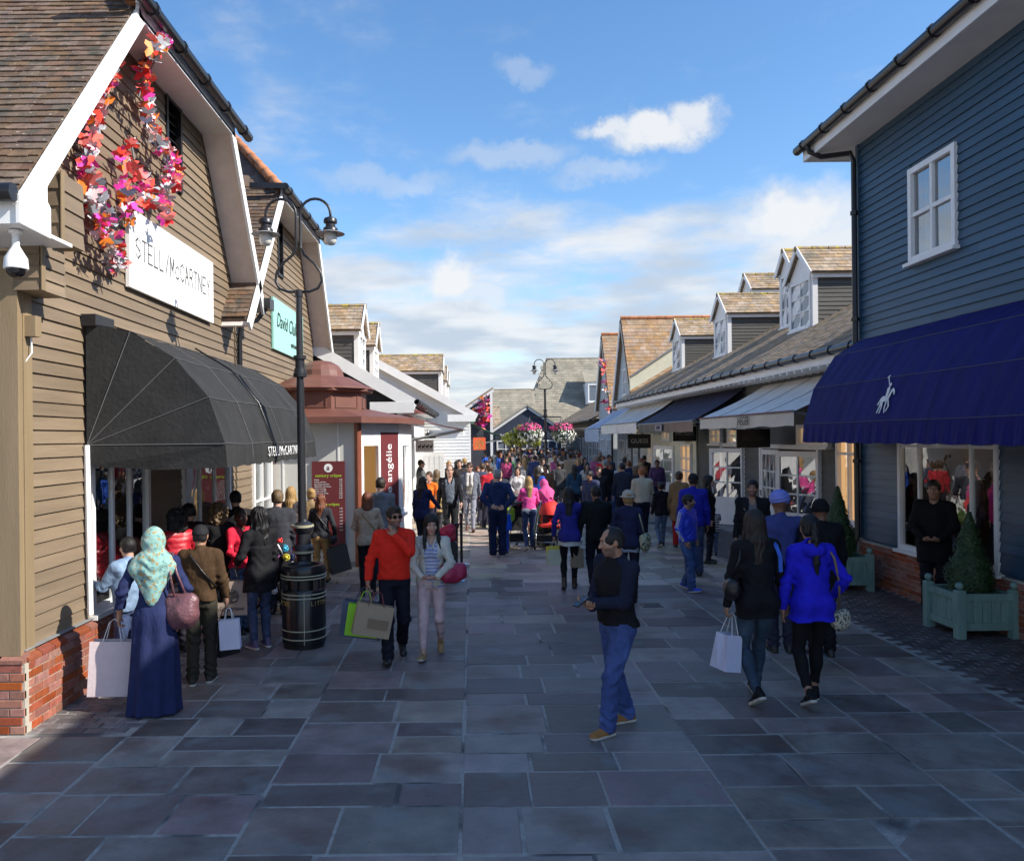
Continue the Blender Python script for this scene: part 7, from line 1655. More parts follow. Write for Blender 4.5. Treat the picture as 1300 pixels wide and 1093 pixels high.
shopping_bag(hr+V3(.03, -.22, .02), .40, .34, .15, .25, paper('brown_kraft_paper', (.34, .25, .16)), 'brown paper carrier in the hand of the man in the red sweater', m_stripe, .14, .22, lambda t, w, h, d: MB((V3(.05, -d/2, 0), V3(1, 0, 0), V3(0, .07, 1), V3(0, -1, .07))).box(-.11, .11, .09, .19, .006, .010).local('printed_panel', paper('dark_kraft', (.22, .15, .09)), t))
shopping_bag(hr+V3(-.09, -.06, 0), .36, .34, .13, .1, paper('lime_green_paper', (.30, .62, .02)), 'lime green carrier bag behind the brown paper one', None, .16, .15)
shopping_bag(hr+V3(-.12, .14, 0), .46, .40, .16, -.1, paper('slate_blue_paper', (.085, .10, .15)), 'slate blue carrier bag hanging behind the lime green one', None, .16, .1)
# ---- the two women on the right
bw_ = P(PP(961, 646, 890), .08, 'woman in a black coat and dark jeans with long brown hair, seen from behind', lod=3, sex='f', hair='long', hairc='dark', top=dict(kind='coat', col=(.010, .010, .012), hem=.80), bottom=dict(col=(.022, .045, .075), fit='skinny', denim=True, hem=.06), aL='bag', aR=((.30, .04, .90), (.4, -1, 0), (.15, .1, -1), (-1, 0, 0), .5), stride=.42, foot='R', shoe=((.012, .012, .013), 'pale'), extra=(), skin='tan')
bl_ = P(PP(1031, 653, 893), -.06, 'woman in a bright blue hooded jacket and black leggings with a ponytail', lod=3, sex='f', hair='ponytail', hairc='black', top=dict(kind='jacket', col=(.022, .020, .52), hood=True, hem=.80, flare=.02, cloth='c'), bottom=dict(col=(.010, .010, .012), fit='skinny', hem=.14), aR=((.24, .10, 1.0), (.6, -.8, -.3), (.0, .6, -.8), (-1, 0, 0), .9), aL='hang', stride=.36, foot='R', shoe=((.012, .012, .013), 'pale'), skin='tan')
shopping_bag(hand(bw_, -1)+V3(-.04, 0, .02), .17, .33, .24, .35, paper('white_blue_paper', (.60, .60, .74)), 'white paper carrier bag swinging from the woman in the black coat', m_white, .20, .16)
Wb, Tb = bw_['W'], bw_['T']
handbag(Wb(Tb(-.25, -.06, 1.08)), [Wb(Tb(-.24, -.06, 1.18)), Wb(Tb(-.20, .05, 1.38)), Wb(Tb(-.14, -.02, 1.49)), Wb(Tb(-.20, -.12, 1.34)), Wb(Tb(-.25, -.08, 1.18))], (.26, .15, .24), bw_['rz']+1.3, M('black_leather', (.012, .011, .011), .35, .1, 20, .3, 60, obj=True), 'black shoulder bag on the woman in the black coat')
st_ = thing('lanyard_strap', Wb(Tb(.17, -.1, 1.3)), 'bright blue strap with pale dots over the shoulder of the black coat', 'strap')
mb = MB(); pts = [Wb(Tb(.13, .02, 1.495)), Wb(Tb(.15, -.09, 1.455)), Wb(Tb(.168, -.135, 1.36)), Wb(Tb(.17, -.14, 1.22))]
for a, b in zip(pts, pts[1:]): mb.beam(a, b, .035, .012, up=(0, 1, 0))
mb.build('strap_band', paper('strap_blue', (.03, .12, .55)), st_)
Wl, Tl = bl_['W'], bl_['T']
handbag(Wl(Tl(.27, .02, .80)), [Wl(Tl(.26, .02, .90)), Wl(Tl(.235, -.06, 1.15)), Wl(Tl(.17, -.115, 1.38)), Wl(Tl(.13, -.01, 1.495))], (.20, .12, .22), bl_['rz']+.4, M('speckled_canvas', (.50, .47, .36), .7, .1, 10, obj=True, spots=[(45, .52, .56, (.06, .05, .05))]), 'small speckled cream bag on the woman in the bright blue jacket', paper('tan_strap', (.22, .15, .09)))
# ---- left group by the window
scarf_mat = M('aqua_floral_scarf', (.22, .40, .36), .8, .12, 10, .5, 14, obj=True, spots=[(26, .55, .59, (.36, .22, .07)), (34, .58, .61, (.10, .22, .22)), (12, .60, .68, (.44, .50, .44))])
hj = P(PP(197, 671, 905), .22, 'woman in a long navy dress and an aqua flowered headscarf', lod=3, sex='f', hair='hijab', top=dict(kind='dress', abaya=True, col=(.020, .028, .085)), aL=((.32, .06, .93), (.5, -1, 0), (.1, .1, -1), (-1, 0, 0), 1.3), aR=((.24, .16, 1.02), (.6, -.8, -.2), (0, .7, -.7), (-1, 0, 0), .9), extra=(scarf_mat,), skin='tan', build=1.05)
shopping_bag(hand(hj, -1)+V3(-.13, .1, .03), .40, .50, .16, .12, paper('pale_pink_paper', (.62, .52, .52)), 'big pale pink carrier bag of the woman in the headscarf', m_white, .20, .04)
Wj, Tj = hj['W'], hj['T']
handbag(Wj(Tj(.25, -.07, 1.00)), [[Wj(Tj(.20, -.12, 1.12)), Wj(Tj(.16, -.12, 1.34)), Wj(Tj(.15, -.02, 1.52)), Wj(Tj(.19, .06, 1.34)), Wj(Tj(.27, .02, 1.12))], [Wj(Tj(.30, -.10, 1.12)), Wj(Tj(.22, -.10, 1.34)), Wj(Tj(.17, -.01, 1.52))]], (.36, .22, .38), hj['rz']-.5, M('plum_leather', (.15, .065, .075), .38, .2, 12, .5, 30, obj=True), 'slouchy plum leather handbag on the shoulder of the headscarf woman')
cp = P(PP(256, 668, 867), .12, 'man in a dark cap and brown jacket seen from behind', lod=3, skin='tan', hair='cap', hairc='black', top=dict(kind='jacket', col=(.060, .034, .017), hem=.93, collarup=True), bottom=dict(col=(.040, .037, .028), fit='regular'), aR=((.27, .04, .90), (.5, -1, 0), (.1, .1, -1), (-1, 0, 0), 1.3), aL=((.12, .22, 1.15), (.9, -.5, -.3), (-.7, .6, 0), (0, 0, 1), .9), shoe=((.05, .045, .04), 'pale'), stride=.1)
Wc, Tc = cp['W'], cp['T']
handbag(Wc(Tc(.20, .14, .98)), [[Wc(Tc(.20, .10, 1.06)), Wc(Tc(.175, -.10, 1.10)), Wc(Tc(.06, -.157, 1.26)), Wc(Tc(-.08, -.125, 1.44)), Wc(Tc(-.11, -.02, 1.50)), Wc(Tc(-.06, .10, 1.40)), Wc(Tc(.16, .16, 1.08))]], (.22, .10, .20), 1.2, MATS['black_leather'], 'dark cross body bag worn by the man in the cap')
hc = hand(cp, 1)
shopping_bag(hc+V3(-.02, .08, 0), .26, .36, .12, 1.0, paper('black_paper', (.012, .012, .014), .4), 'black carrier bag in the hand of the man in the cap', None, .14)
shopping_bag(hc+V3(.07, -.06, .02), .20, .30, .12, .15, paper('white_blue_paper', (.60, .60, .74)), 'bluish white carrier bag beside the black one of the man in the cap', m_white, .12, -.05)
P(PH(224, 648, 1.67), .75, 'person in a red padded jacket raising an arm at the shop window', lod=2, hair='curly', hairc='black', sex='f', top=dict(kind='puffer', col=(.42, .012, .025), hem=.90), aR='look', aL='fold', bottom=dict(col=(.02, .02, .03)), skin='tan')
P(PH(163, 683, 1.50), .9, 'person in a pale denim shirt half hidden behind the headscarf woman', lod=2, hair='short', hairc='black', top=dict(kind='jacket', col=(.16, .24, .36), cloth='denim', hem=.9), aL='look', aR='clasp', bottom=dict(col=(.03, .05, .12), denim=True))
P(PH(277, 640, 1.66), .35, 'woman with thick curly fair hair and a black jacket by the window', lod=2, sex='f', hair='curly', hairc='ash', top=dict(kind='jacket', col=(.014, .014, .016)), aR='clasp', aL='clasp', bottom=dict(col=(.02, .02, .03)))
P(PH(299, 624, 1.74), .5, 'person in black deep under the dome awning', lod=1, hair='short', hairc='black', top=dict(kind='jacket', col=(.015, .015, .017)), bottom=dict(col=(.015, .015, .02)))
P(PH(240, 640, 1.68), 1.0, 'dark haired person pressed close to the shop window under the awning', lod=1, hair='short', hairc='black', top=dict(kind='jacket', col=(.03, .012, .012)), bottom=dict(col=(.015, .015, .02)))
P(PH(305, 646, 1.60), -2.2, 'boy in a red tee shirt with green sleeves facing the braided woman', lod=2, skin='dark', hair='short', hairc='dark', top=dict(kind='tshirt', col=(.55, .02, .05), hem=.92), aR='clasp', aL='hang', bottom=dict(col=(.06, .11, .22), fit='jeans', denim=True), build=.92, hyaw=-.2)
br = P(PP(331, 645, 822), .75, 'woman with long black braids and a black coat by the litter bin', lod=3, sex='f', skin='dark', hair='braids', hairc='black', top=dict(kind='coat', col=(.011, .011, .014), hem=.72), aL=((.20, .20, 1.06), (.6, -1, -.2), (0, .5, -.8), (-1, 0, 0), 1.3), aR='hang', bottom=dict(col=(.03, .045, .10), denim=True, fit='slim'), shoe=((.12, .09, .16), 'pale'), hyaw=.35)
def treemark(t, w, h, d):
    F = (V3(0, -d/2-.001, h*.56), V3(1, 0, 0), V3(0, 0, 1), V3(0, -1, 0)); m = MB(F); n = 22
    for i in range(n):
        a0, a1 = 2*pi*i/n, 2*pi*(i+1)/n; m.add([(.085*math.cos(a0), .085*math.sin(a0), .004), (.085*math.cos(a1), .085*math.sin(a1), .004), (.076*math.cos(a1), .076*math.sin(a1), .004), (.076*math.cos(a0), .076*math.sin(a0), .004)], [(0, 1, 2, 3)])
    m.box(-.010, .010, -.075, .0, .0, .004); m.box(-.07, .07, -.062, -.05, .0, .004)
    for (x, y, r) in ((-.04, .012, .026), (.04, .012, .026), (0, .04, .030), (-.028, .045, .022), (.028, .045, .022), (-.055, -.01, .016), (.055, -.01, .016)): m.poly([(x+r*math.cos(2*pi*i/9), y+r*.75*math.sin(2*pi*i/9), .0) for i in range(9)], (0, 0, .004))
    for s in (-1, 1): m.add([(0, -.04, .0045), (s*.05, .0, .0045), (s*.045, .01, .0045), (0, -.02, .0045)], [(0, 1, 2, 3)])
    m.local('tree_emblem', m_ink, t); lt(t, 'Timberland', 0, h*.20, .062, m_ink, -1, d)
shopping_bag(hand(br, -1)+V3(-.03, -.10, .02), .36, .40, .13, .08, paper('kraft_beige_paper', (.36, .27, .21)), 'beige paper carrier printed with a black round tree emblem', M('dark_cord', (.05, .04, .03), .8), .15, 0, treemark)
# ---- queue at the creperie
P(PH(352, 623, 1.76), .12, 'fair haired man in a charcoal jacket seen from behind by the lamp', lod=2, hair='short', hairc='ash', top=dict(kind='jacket', col=(.040, .042, .052), hem=.82), bottom=dict(col=(.03, .03, .04)), aR='hang', aL='clasp')
P(PH(369, 619, 1.66), -.15, 'woman with long straight blond hair just left of the near lamp post', lod=2, sex='f', hair='long', hairc='blond', top=dict(kind='jacket', col=(.07, .06, .065), hem=.75), bottom=dict(col=(.02, .02, .03), fit='slim'))
P(PP(396, 621, 732), .25, 'blond woman in a brown coat in front of the menu board', lod=2, sex='f', hair='bun', hairc='blond', top=dict(kind='coat', col=(.22, .15, .08), hem=.7), bottom=dict(col=(.02, .02, .03), fit='slim'), aL='look')
tn = P(PP(408, 628, 741), -.05, 'auburn woman in a dark blazer and tan trousers seen from behind', lod=3, sex='f', hair='longwavy', hairc='auburn', top=dict(kind='blazer', col=(.030, .031, .037), hem=.92), bottom=dict(col=(.40, .25, .10), fit='slim'), aR=((.27, .06, .95), (.5, -1, 0), (.1, .2, -1), (-1, 0, 0), 1.2), aL='clasp', stride=.2, shoe=((.02, .015, .015), 'flat'))
Wn, Tn = tn['W'], tn['T']
handbag(Wn(Tn(.25, -.03, .88)), [Wn(Tn(.23, -.05, .96)), Wn(Tn(.12, -.135, 1.16)), Wn(Tn(-.05, -.13, 1.38)), Wn(Tn(-.11, -.01, 1.49))], (.20, .09, .16), 1.2, MATS['black_leather'], 'small black cross body bag on the woman in tan trousers')
shopping_bag(hand(tn, 1)+V3(.10, .02, .06), .36, .46, .14, .5, paper('dark_bag', (.06, .055, .05), .35), 'glossy dark carrier bag of the woman in tan trousers', None, .16, -.2)
bg_ = P(PH(466, 626, 1.63), .02, 'auburn bobbed woman in a beige jacket in the creperie queue', lod=2, sex='f', hair='bob', hairc='auburn', top=dict(kind='jacket', col=(.42, .33, .24), hem=.88), bottom=dict(col=(.012, .012, .015), fit='slim'), aR='clasp', aL='clasp')
Wg, Tg = bg_['W'], bg_['T']
handbag(Wg(Tg(.22, .02, .95)), [Wg(Tg(.22, -.05, 1.02)), Wg(Tg(.10, -.14, 1.20)), Wg(Tg(-.06, -.13, 1.39)), Wg(Tg(-.10, -.0, 1.49))], (.24, .10, .2), 1.2, paper('tan_leather', (.30, .17, .07), .45), 'tan cross body bag on the woman in the beige jacket')
P(PH(483, 607, 1.79), -.1, 'man in a mid grey hooded top at the creperie hatch', lod=2, hair='short', hairc='dark', top=dict(kind='jacket', col=(.16, .18, .20), hood=True), bottom=dict(col=(.02, .025, .06)), aL='clasp')
P(PH(536, 606, 1.67), -.5, 'woman with long dark hair in a navy cardigan behind the couple', lod=2, sex='f', hair='longwavy', hairc='dark', top=dict(kind='jacket', col=(.018, .024, .075), hem=.85), bottom=dict(col=(.02, .02, .03), fit='slim'), aR='push')
P(PH(545, 599, 1.68), pi-.3, 'woman in a bright orange top beyond the queue posts', lod=1, sex='f', hair='short', hairc='brown', top=dict(kind='tshirt', col=(.75, .16, .02)), bottom=dict(col=(.03, .03, .05)))
P(PH(534, 584, 1.80), -1.3, 'balding man in a grey coat beside the kiosk end', lod=1, hair='balding', hairc='brown', top=dict(kind='coat', col=(.12, .125, .13)), bottom=dict(col=(.03, .03, .04)))
P(PH(554, 597, 1.66), -.6, 'woman with long fair hair in a sandy coat and yellow top', lod=1, sex='f', hair='long', hairc='ash', top=dict(kind='coat', col=(.42, .31, .14)), bottom=dict(col=(.05, .05, .06)))
P(PH(552, 584, 1.68), 2.6, 'dark haired woman in a black cardigan against the white gable wall', lod=1, sex='f', hair='bob', hairc='dark', top=dict(kind='jacket', col=(.02, .02, .022)), bottom=dict(col=(.03, .03, .05)))
bs = P(PP(572, 590, 691), pi+.05, 'smiling man in an open black suit with a grey shirt', lod=2, hair='balding', hairc='brown', skin='pale', top=dict(kind='blazer', col=(.012, .012, .014), open=.10, hem=.84), shirt=dict(col=(.13, .15, .18)), bottom=dict(col=(.014, .014, .017)), stride=.4, aR='swingb', aL='swingf')
P(PP(597, 586, 674), pi-.05, 'man in a pale grey suit, scarf and sunglasses striding forward', lod=2, hair='short', hairc='brown', top=dict(kind='blazer', col=(.15, .16, .20), open=.10, hem=.84), shirt=dict(col=(.45, .41, .34)), bottom=dict(col=(.24, .25, .30), fit='slim'), stride=.45, foot='L', aR='swingf', aL='swingb', extra=('glasses', 'scarf'), beard=True, shoe=((.09, .03, .02), 'dark'))
lug = G(568, 740); rk = thing('luggage_bundle', lug, 'dark trolley with a crumpled red rucksack on top beside the queue posts', 'luggage')
F = Fld(A3(-.22, -.2, .60), A3(.22, .2, 1.05), .016); F.ell((0, 0, .82), A3(.16, .13, .17), None, .04); F.ell((.05, 0, .93), A3(.09, .09, .08), None, .05); F.noise(.014, 24, 2); V_, Q_ = F.mesh(); o_k = bpy.data.objects.new('rucksack', np_mesh('rucksack', V_, Q_, paper('red_nylon', (.50, .012, .05), .5))); COL.objects.link(o_k); o_k.parent = rk
MB().cbox(lug.x-.18, lug.x+.18, lug.y-.12, lug.y+.12, .08, .72, .04).build('case', m_black, rk)
for s in (-1, 1): MB().tube([(lug.x+s*.15, lug.y-.02, .06), (lug.x+s*.17, lug.y-.02, .06)], .06, 12).build('wheel', m_soledk, rk)
# ---- middle of the lane
P(PP(632, 597, 706), .02, 'man in a navy tracksuit with hands on his hips, back to the camera', lod=2, hair='short', hairc='grey', top=dict(kind='jacket', col=(.020, .036, .105), hood=True, hem=.92), bottom=dict(col=(.012, .018, .055), fit='loose'), aR=((.14, -.155, 1.00), (1, -.35, .1), (-1, -.15, -.15), (0, 1, 0), .5), aL=((.14, -.155, 1.02), (1, -.35, .1), (-1, -.15, -.15), (0, 1, 0), .5), shoe=((.02, .02, .03), 'pale'), build=1.12, skin='pale')
pk = P(PP(672, 605, 699), .12, 'long haired blond woman in a hot pink top pushing a pushchair', lod=2, sex='f', hair='long', hairc='blond', top=dict(kind='sweater', col=(.78, .09, .33), hem=.97, cloth='c'), shirt=dict(col=(.6, .58, .55), hem=.90), bottom=dict(col=(.025, .045, .115), fit='skinny', denim=True), aL='push', aR='clasp', stride=.3, shoe=((.35, .22, .16), 'flat'))
pc = pk['loc']
pushchair((pc.x-.32, pc.y+.45, 0), .35, paper('black_fabric', (.018, .018, .02)), paper('black_fabric', (.018, .018, .02)), 'black pushchair with pale alloy legs beside the woman in hot pink')
tb = thing('green_bag', (pc.x-.42, pc.y+.1, .8), 'lime green soft bag hanging from the black pushchair', 'bag')
F = Fld(A3(-.16, -.12, -.25), A3(.16, .12, .25), .014); F.ell((0, 0, 0), A3(.12, .08, .19), None, .04); F.noise(.012, 22, 1); V_, Q_ = F.mesh(); o_k = bpy.data.objects.new('bag_body', np_mesh('bag_body', V_, Q_, paper('lime_fabric', (.33, .50, .03)))); COL.objects.link(o_k); o_k.parent = tb
kid = person((pc.x-.55, pc.y-.35, 0), .1, 'small child in bright blue half hidden by the man in the tracksuit', H=.98, lod=1, hair='short', hairc='brown', top=dict(kind='jacket', col=(.02, .10, .62)), bottom=dict(col=(.03, .09, .42)))
rs = G(701, 700)
pushchair((rs.x, rs.y+.7, 0), 2.9, paper('red_fabric', (.58, .022, .014)), paper('red_fabric', (.58, .022, .014)), 'red hooded pushchair standing by the brick planting bed')
P(PH(697, 607, 1.55), .5, 'woman in a bright pink jacket and headscarf leaning over the red pushchair', lod=1, sex='f', hair='hijab', top=dict(kind='jacket', col=(.72, .05, .25)), bottom=dict(col=(.03, .03, .04)), extra=(cloth((.65, .10, .28)),), aR='push', aL='push', lean=.35)
bc = P(PP(723, 619, 748), -.12, 'dark haired woman in a violet blue jacket and tall boots', lod=2, sex='f', hair='long', hairc='black', top=dict(kind='jacket', col=(.028, .030, .22), hem=.84), shirt=dict(col=(.55, .55, .52), hem=.76), bottom=dict(col=(.012, .010, .012), fit='skinny'), aL=((.26, .05, .92), (.4, -1, 0), (0, .1, -1), (-1, 0, 0), 1.3), aR='push', stride=.2, shoe=((.05, .025, .015), 'dark'), extra=('boots',))
shopping_bag(hand(bc, -1)+V3(-.02, -.02, 0), .24, .30, .12, .2, paper('cream_bag', (.55, .53, .38)), 'cream carrier bag with a yellow rim held by the woman in violet blue', None, .10, 0, lambda t, w, h, d: MB().box(-w/2-.002, w/2+.002, -d*.36, d*.36, h-.10, h+.005).local('yellow_rim', paper('yellow_rim_paper', (.62, .52, .03)), t))
bm = P(PP(758, 617, 747), .05, 'man in a black suit jacket carrying paper bags, back to the camera', lod=2, hair='short', hairc='black', skin='brown', top=dict(kind='blazer', col=(.011, .014, .014), hem=.84), bottom=dict(col=(.012, .013, .02)), aL=((.29, .05, .90), (.4, -1, 0), (0, .1, -1), (-1, 0, 0), 1.3), aR='clasp', stride=.25, build=1.08, hyaw=.2)
shopping_bag(hand(bm, -1)+V3(-.06, -.03, 0), .20, .30, .10, .5, paper('kraft_tan', (.30, .22, .14)), 'tan paper bag held by the man in the black suit', None, .12)
shopping_bag(hand(bm, -1)+V3(.06, .06, 0), .24, .32, .11, -.2, paper('grey_white', (.45, .46, .48)), 'grey white carrier bag behind the tan one of the man in black', None, .14)
hw = P(PH(797, 624, 1.66), -.15, 'woman in a floppy cream hat and navy jacket with a patterned bag', lod=2, sex='f', hair='sunhat', hairc='blond', top=dict(kind='jacket', col=(.020, .024, .065), hem=.88), shirt=dict(col=(.3, .33, .4), hem=.80), bottom=dict(col=(.02, .02, .035), fit='slim'), aL='clasp', aR='hang', hyaw=.2)
Wh, Th = hw['W'], hw['T']
handbag(Wh(Th(.26, -.03, .98)), [Wh(Th(.24, -.05, 1.10)), Wh(Th(.19, -.12, 1.32)), Wh(Th(.14, -.01, 1.49))], (.30, .13, .34), 1.0, M('leafy_tapestry', (.40, .40, .26), .7, .1, 10, obj=True, spots=[(26, .52, .57, (.05, .06, .045))]), 'leaf patterned tote on the woman in the floppy hat')
# man facing the pushchair group, and shoppers in the right hand shade
P(PH(752, 596, 1.66), 2.6, 'man with headphones on bending over a pushchair in the shade', lod=1, hair='short', hairc='black', skin='tan', top=dict(kind='jacket', col=(.05, .06, .12)), bottom=dict(col=(.03, .03, .05)), lean=.3)
P(PP(816, 593, 689), .03, 'ginger haired man in a cream sweater walking away', lod=2, hair='short', hairc='ginger', top=dict(kind='sweater', col=(.48, .44, .33), hem=.95), bottom=dict(col=(.012, .014, .03)), aL='hang', aR='clasp', stride=.3)
P(PP(840, 612, 694), .1, 'woman in a black jacket and pale jeans with a dark ponytail', lod=2, sex='f', hair='bun', hairc='black', top=dict(kind='jacket', col=(.013, .014, .014)), bottom=dict(col=(.07, .12, .20), fit='slim', denim=True), stride=.3, shoe=((.02, .02, .02), 'pale'))
P(PH(862, 599, 1.68), -.2, 'fair woman in a camel coat in front of the cream shop', lod=1, sex='f', hair='bun', hairc='brown', top=dict(kind='coat', col=(.25, .155, .075)), bottom=dict(col=(.35, .02, .02)))
P(PH(880, 602, 1.80), -.2, 'tall man in a royal blue top and black cap, back to the camera', lod=2, hair='cap', hairc='black', skin='brown', top=dict(kind='sweater', col=(.022, .026, .34), cloth='c'), bottom=dict(col=(.03, .05, .12), fit='jeans', denim=True))
ad = P(PP(874, 628, 750), -2.25, 'man in a bright blue track top with three white sleeve stripes', lod=3, hair='short', hairc='black', skin='tan', top=dict(kind='jacket', col=(.026, .055, .58), armstripes=(.7, .7, .72), cloth='shiny', hem=.92), bottom=dict(col=(.035, .075, .20), fit='jeans', denim=True), aR='pocket', aL='pocket', stride=.22, shoe=((.04, .10, .60), 'pale'), hyaw=.35, beard=True, build=1.15)
MB((ad['W'](ad['T'](-.075, .155, 1.33)), V3(*[0, 0, 0])+Vector((math.cos(ad['rz']), math.sin(ad['rz']), 0)), V3(0, 0, 1), Vector((-math.sin(ad['rz']), math.cos(ad['rz']), 0)))).poly([(-.03, -.015, 0), (.03, -.015, 0), (0, .03, 0)], (0, 0, .004)).build('chest_emblem', m_wink, ad['root']) if False else None
P(PH(898, 604, 1.70), -1.9, 'dark haired woman in a black coat with a red scarf', lod=2, sex='f', hair='long', hairc='black', top=dict(kind='coat', col=(.012, .012, .013), open=.05), shirt=dict(col=(.45, .03, .02)), bottom=dict(col=(.02, .02, .03), fit='slim'))
P(PP(906, 643, 706), -.2, 'small child in a navy and white striped top running ahead', lod=2, hair='short', hairc='black', top=dict(kind='sweater', col=(.02, .024, .06), stripes=(.55, .55, .56), cloth='c', pitch=.085, hem=.90), bottom=dict(col=(.06, .11, .22), denim=True, fit='slim'), aR='reach', aL='hang', stride=.35, build=1.1)
P(PH(955, 610, 1.78), pi-.35, 'man in a black jacket and grey tee facing the camera by the white doors', lod=2, hair='short', hairc='black', skin='tan', top=dict(kind='jacket', col=(.013, .013, .015), open=.055, hem=.86), shirt=dict(col=(.15, .15, .16)), bottom=dict(col=(.015, .016, .02)), beard=True)
P(PH(990, 626, 1.82), -.15, 'man in a pale blue turban and a blue blazer, back to the camera', lod=2, hair='turban', hairc='black', skin='brown', top=dict(kind='blazer', col=(.050, .062, .20), hem=.82), shirt=dict(col=(.6, .6, .64)), bottom=dict(col=(.03, .03, .05)))
P(PH(1042, 636, 1.74), -.05, 'man in a black knitted hat and black coat by the far planter', lod=2, hair='beanie', skin='brown', top=dict(kind='coat', col=(.011, .011, .012), hem=.75), bottom=dict(col=(.012, .012, .015)))
person((6.28, 10.95, 0), 2.5, 'person in black standing close to the right hand shop window', H=1.84, lod=2, hair='short', hairc='dark', skin='tan', top=dict(kind='coat', col=(.010, .010, .011), hem=.7), bottom=dict(col=(.012, .012, .015)), aR='clasp', aL='clasp')
GMQ = 'added figures standing in for reflections in the right hand window'  # figures added behind the glass in place of reflected passers-by
for (y_, lab, sx_, hr_, hc_, tp_, bt_) in ((12.05, 'mannequin in a grey suit standing in for a reflection, far side of right window', 'm', 'short', 'brown', dict(kind='blazer', col=(.22, .25, .30)), (.25, .27, .32)), (11.45, 'mannequin in a hot pink top standing in for a reflection in the right window', 'f', 'long', 'blond', dict(kind='sweater', col=(.80, .05, .30), cloth='c'), (.02, .03, .05)), (10.95, 'mannequin in a cream jacket standing in for a reflection in the right window', 'f', 'curly', 'auburn', dict(kind='jacket', col=(.40, .36, .30)), (.03, .03, .04)), (10.55, 'mannequin in a tan coat standing in for a reflection in the right window', 'f', 'short', 'auburn', dict(kind='coat', col=(.42, .29, .13)), (.03, .03, .05))):
    person((7.5, y_, .35), 1.2, lab, group=GMQ, H=1.72, lod=1, name='added_figure', sex=sx_, hair=hr_, hairc=hc_, top=tp_, bottom=dict(col=bt_))['root']['category'] = 'added_figure'
MB().box(7.0, 8.3, 10.1, 12.4, .0, .35).build('display_plinth', m_bricks, rb1)
# stroller and toys behind the bin
lp = G(350, 790)
pushchair((lp.x-.1, lp.y+.9, 0), -.4, paper('black_fabric', (.018, .018, .02)), paper('dark_blue_fabric', (.02, .03, .10)), 'dark pushchair hung with coloured toys behind the litter bin')
ty = thing('toy_string', (lp.x-.05, lp.y+.5, .9), 'string of bright plastic toys on the dark pushchair', 'toys')
for i, (dx, dz, c) in enumerate(((0, .16, (.7, .03, .03)), (-.1, .08, (.04, .2, .7)), (.08, .05, (.05, .4, .6)), (-.05, -.05, (.55, .1, .5)), (.1, -.08, (.6, .5, .05)), (-.14, -.45, (.75, .72, .7)), (-.08, -.55, (.75, .74, .72)))):
    mb = MB(); mb.sphere((lp.x-.05+dx, lp.y+.45, .9+dz), (.035, .03, .032), 8, 6); mb.tube([(lp.x-.05+dx+.045*math.cos(a), lp.y+.45, .9+dz+.045*math.sin(a)) for a in [pi/4*j for j in range(9)]], .012, 5); mb.build('toy', paper('toy_%d' % i, c, .35), ty, smooth=True)
# ---- explicit shoppers in the middle distance
GM = 'shoppers in the middle of the lane'
MID = [(768, 584, 1.80, .1, 'm', 'balding', 'grey', 'jacket', (.013, .013, .014), (.015, .015, .02), 'bald man in a black coat walking away past the white doors'),
       (745, 587, 1.66, pi, 'f', 'long', 'dark', 'jacket', (.42, .40, .37), (.03, .03, .05), 'woman in a pale jacket facing the camera right of the lamp'),
       (706, 571, 1.72, .2, 'f', 'hijab', 'dark', 'coat', (.24, .22, .42), (.02, .02, .03), 'woman in a lilac headscarf and coat right of the far lamp post'),
       (679, 578, 1.78, .1, 'm', 'short', 'dark', 'jacket', (.045, .06, .15), (.02, .02, .04), 'man in a navy jacket directly left of the far lamp post'),
       (666, 582, 1.66, 0, 'f', 'long', 'blond', 'jacket', (.34, .33, .32), (.03, .04, .08), 'blond woman in a pale grey cardigan beyond the pink top'),
       (621, 590, 1.74, .5, 'm', 'short', 'brown', 'jacket', (.50, .025, .04), (.03, .03, .05), 'man in a red jacket walking away behind the grey suit'),
       (612, 588, 1.76, -.3, 'm', 'short', 'brown', 'jacket', (.07, .09, .14), (.03, .03, .05), 'man in a slate blue jacket next to the red jacket'),
       (634, 595, 1.70, pi+.2, 'm', 'short', 'black', 'jacket', (.03, .035, .05), (.03, .03, .05), 'dark haired man facing the camera behind the tracksuit'),
       (657, 592, 1.66, pi-.1, 'f', 'bob', 'dark', 'tshirt', (.55, .53, .52), (.03, .03, .05), 'woman in a white top facing the camera left of the blond hair'),
       (643, 580, 1.68, pi, 'f', 'long', 'brown', 'jacket', (.34, .05, .14), (.03, .03, .05), 'woman in a plum pink jacket coming towards the camera'),
       (583, 583, 1.78, pi, 'm', 'short', 'dark', 'jacket', (.04, .035, .035), (.03, .03, .05), 'tall man looking over the shoulder of the two suited men'),
       (606, 592, 1.66, pi+.3, 'f', 'bob', 'auburn', 'jacket', (.03, .035, .05), (.03, .03, .05), 'auburn woman right behind the man in the grey suit'),
       (790, 588, 1.76, 0, 'm', 'short', 'black', 'jacket', (.030, .034, .055), (.02, .02, .03), 'man in dark navy left of the cream sweater'),
       (818, 578, 1.74, 0, 'm', 'short', 'black', 'jacket', (.014, .014, .016), (.02, .02, .03), 'man in black right behind the cream sweater'),
       (729, 590, 1.66, .1, 'f', 'long', 'black', 'jacket', (.03, .08, .13), (.02, .02, .03), 'long haired woman in a teal jacket in the shade'),
       (808, 592, 1.62, 0, 'f', 'curly', 'ash', 'jacket', (.03, .03, .04), (.02, .02, .03), 'woman with pale curly hair beside the cream sweater'),
       (760, 592, 1.68, pi, 'm', 'short', 'dark', 'jacket', (.02, .02, .025), (.02, .02, .03), 'man in dark clothes facing the camera beside the bald man')]
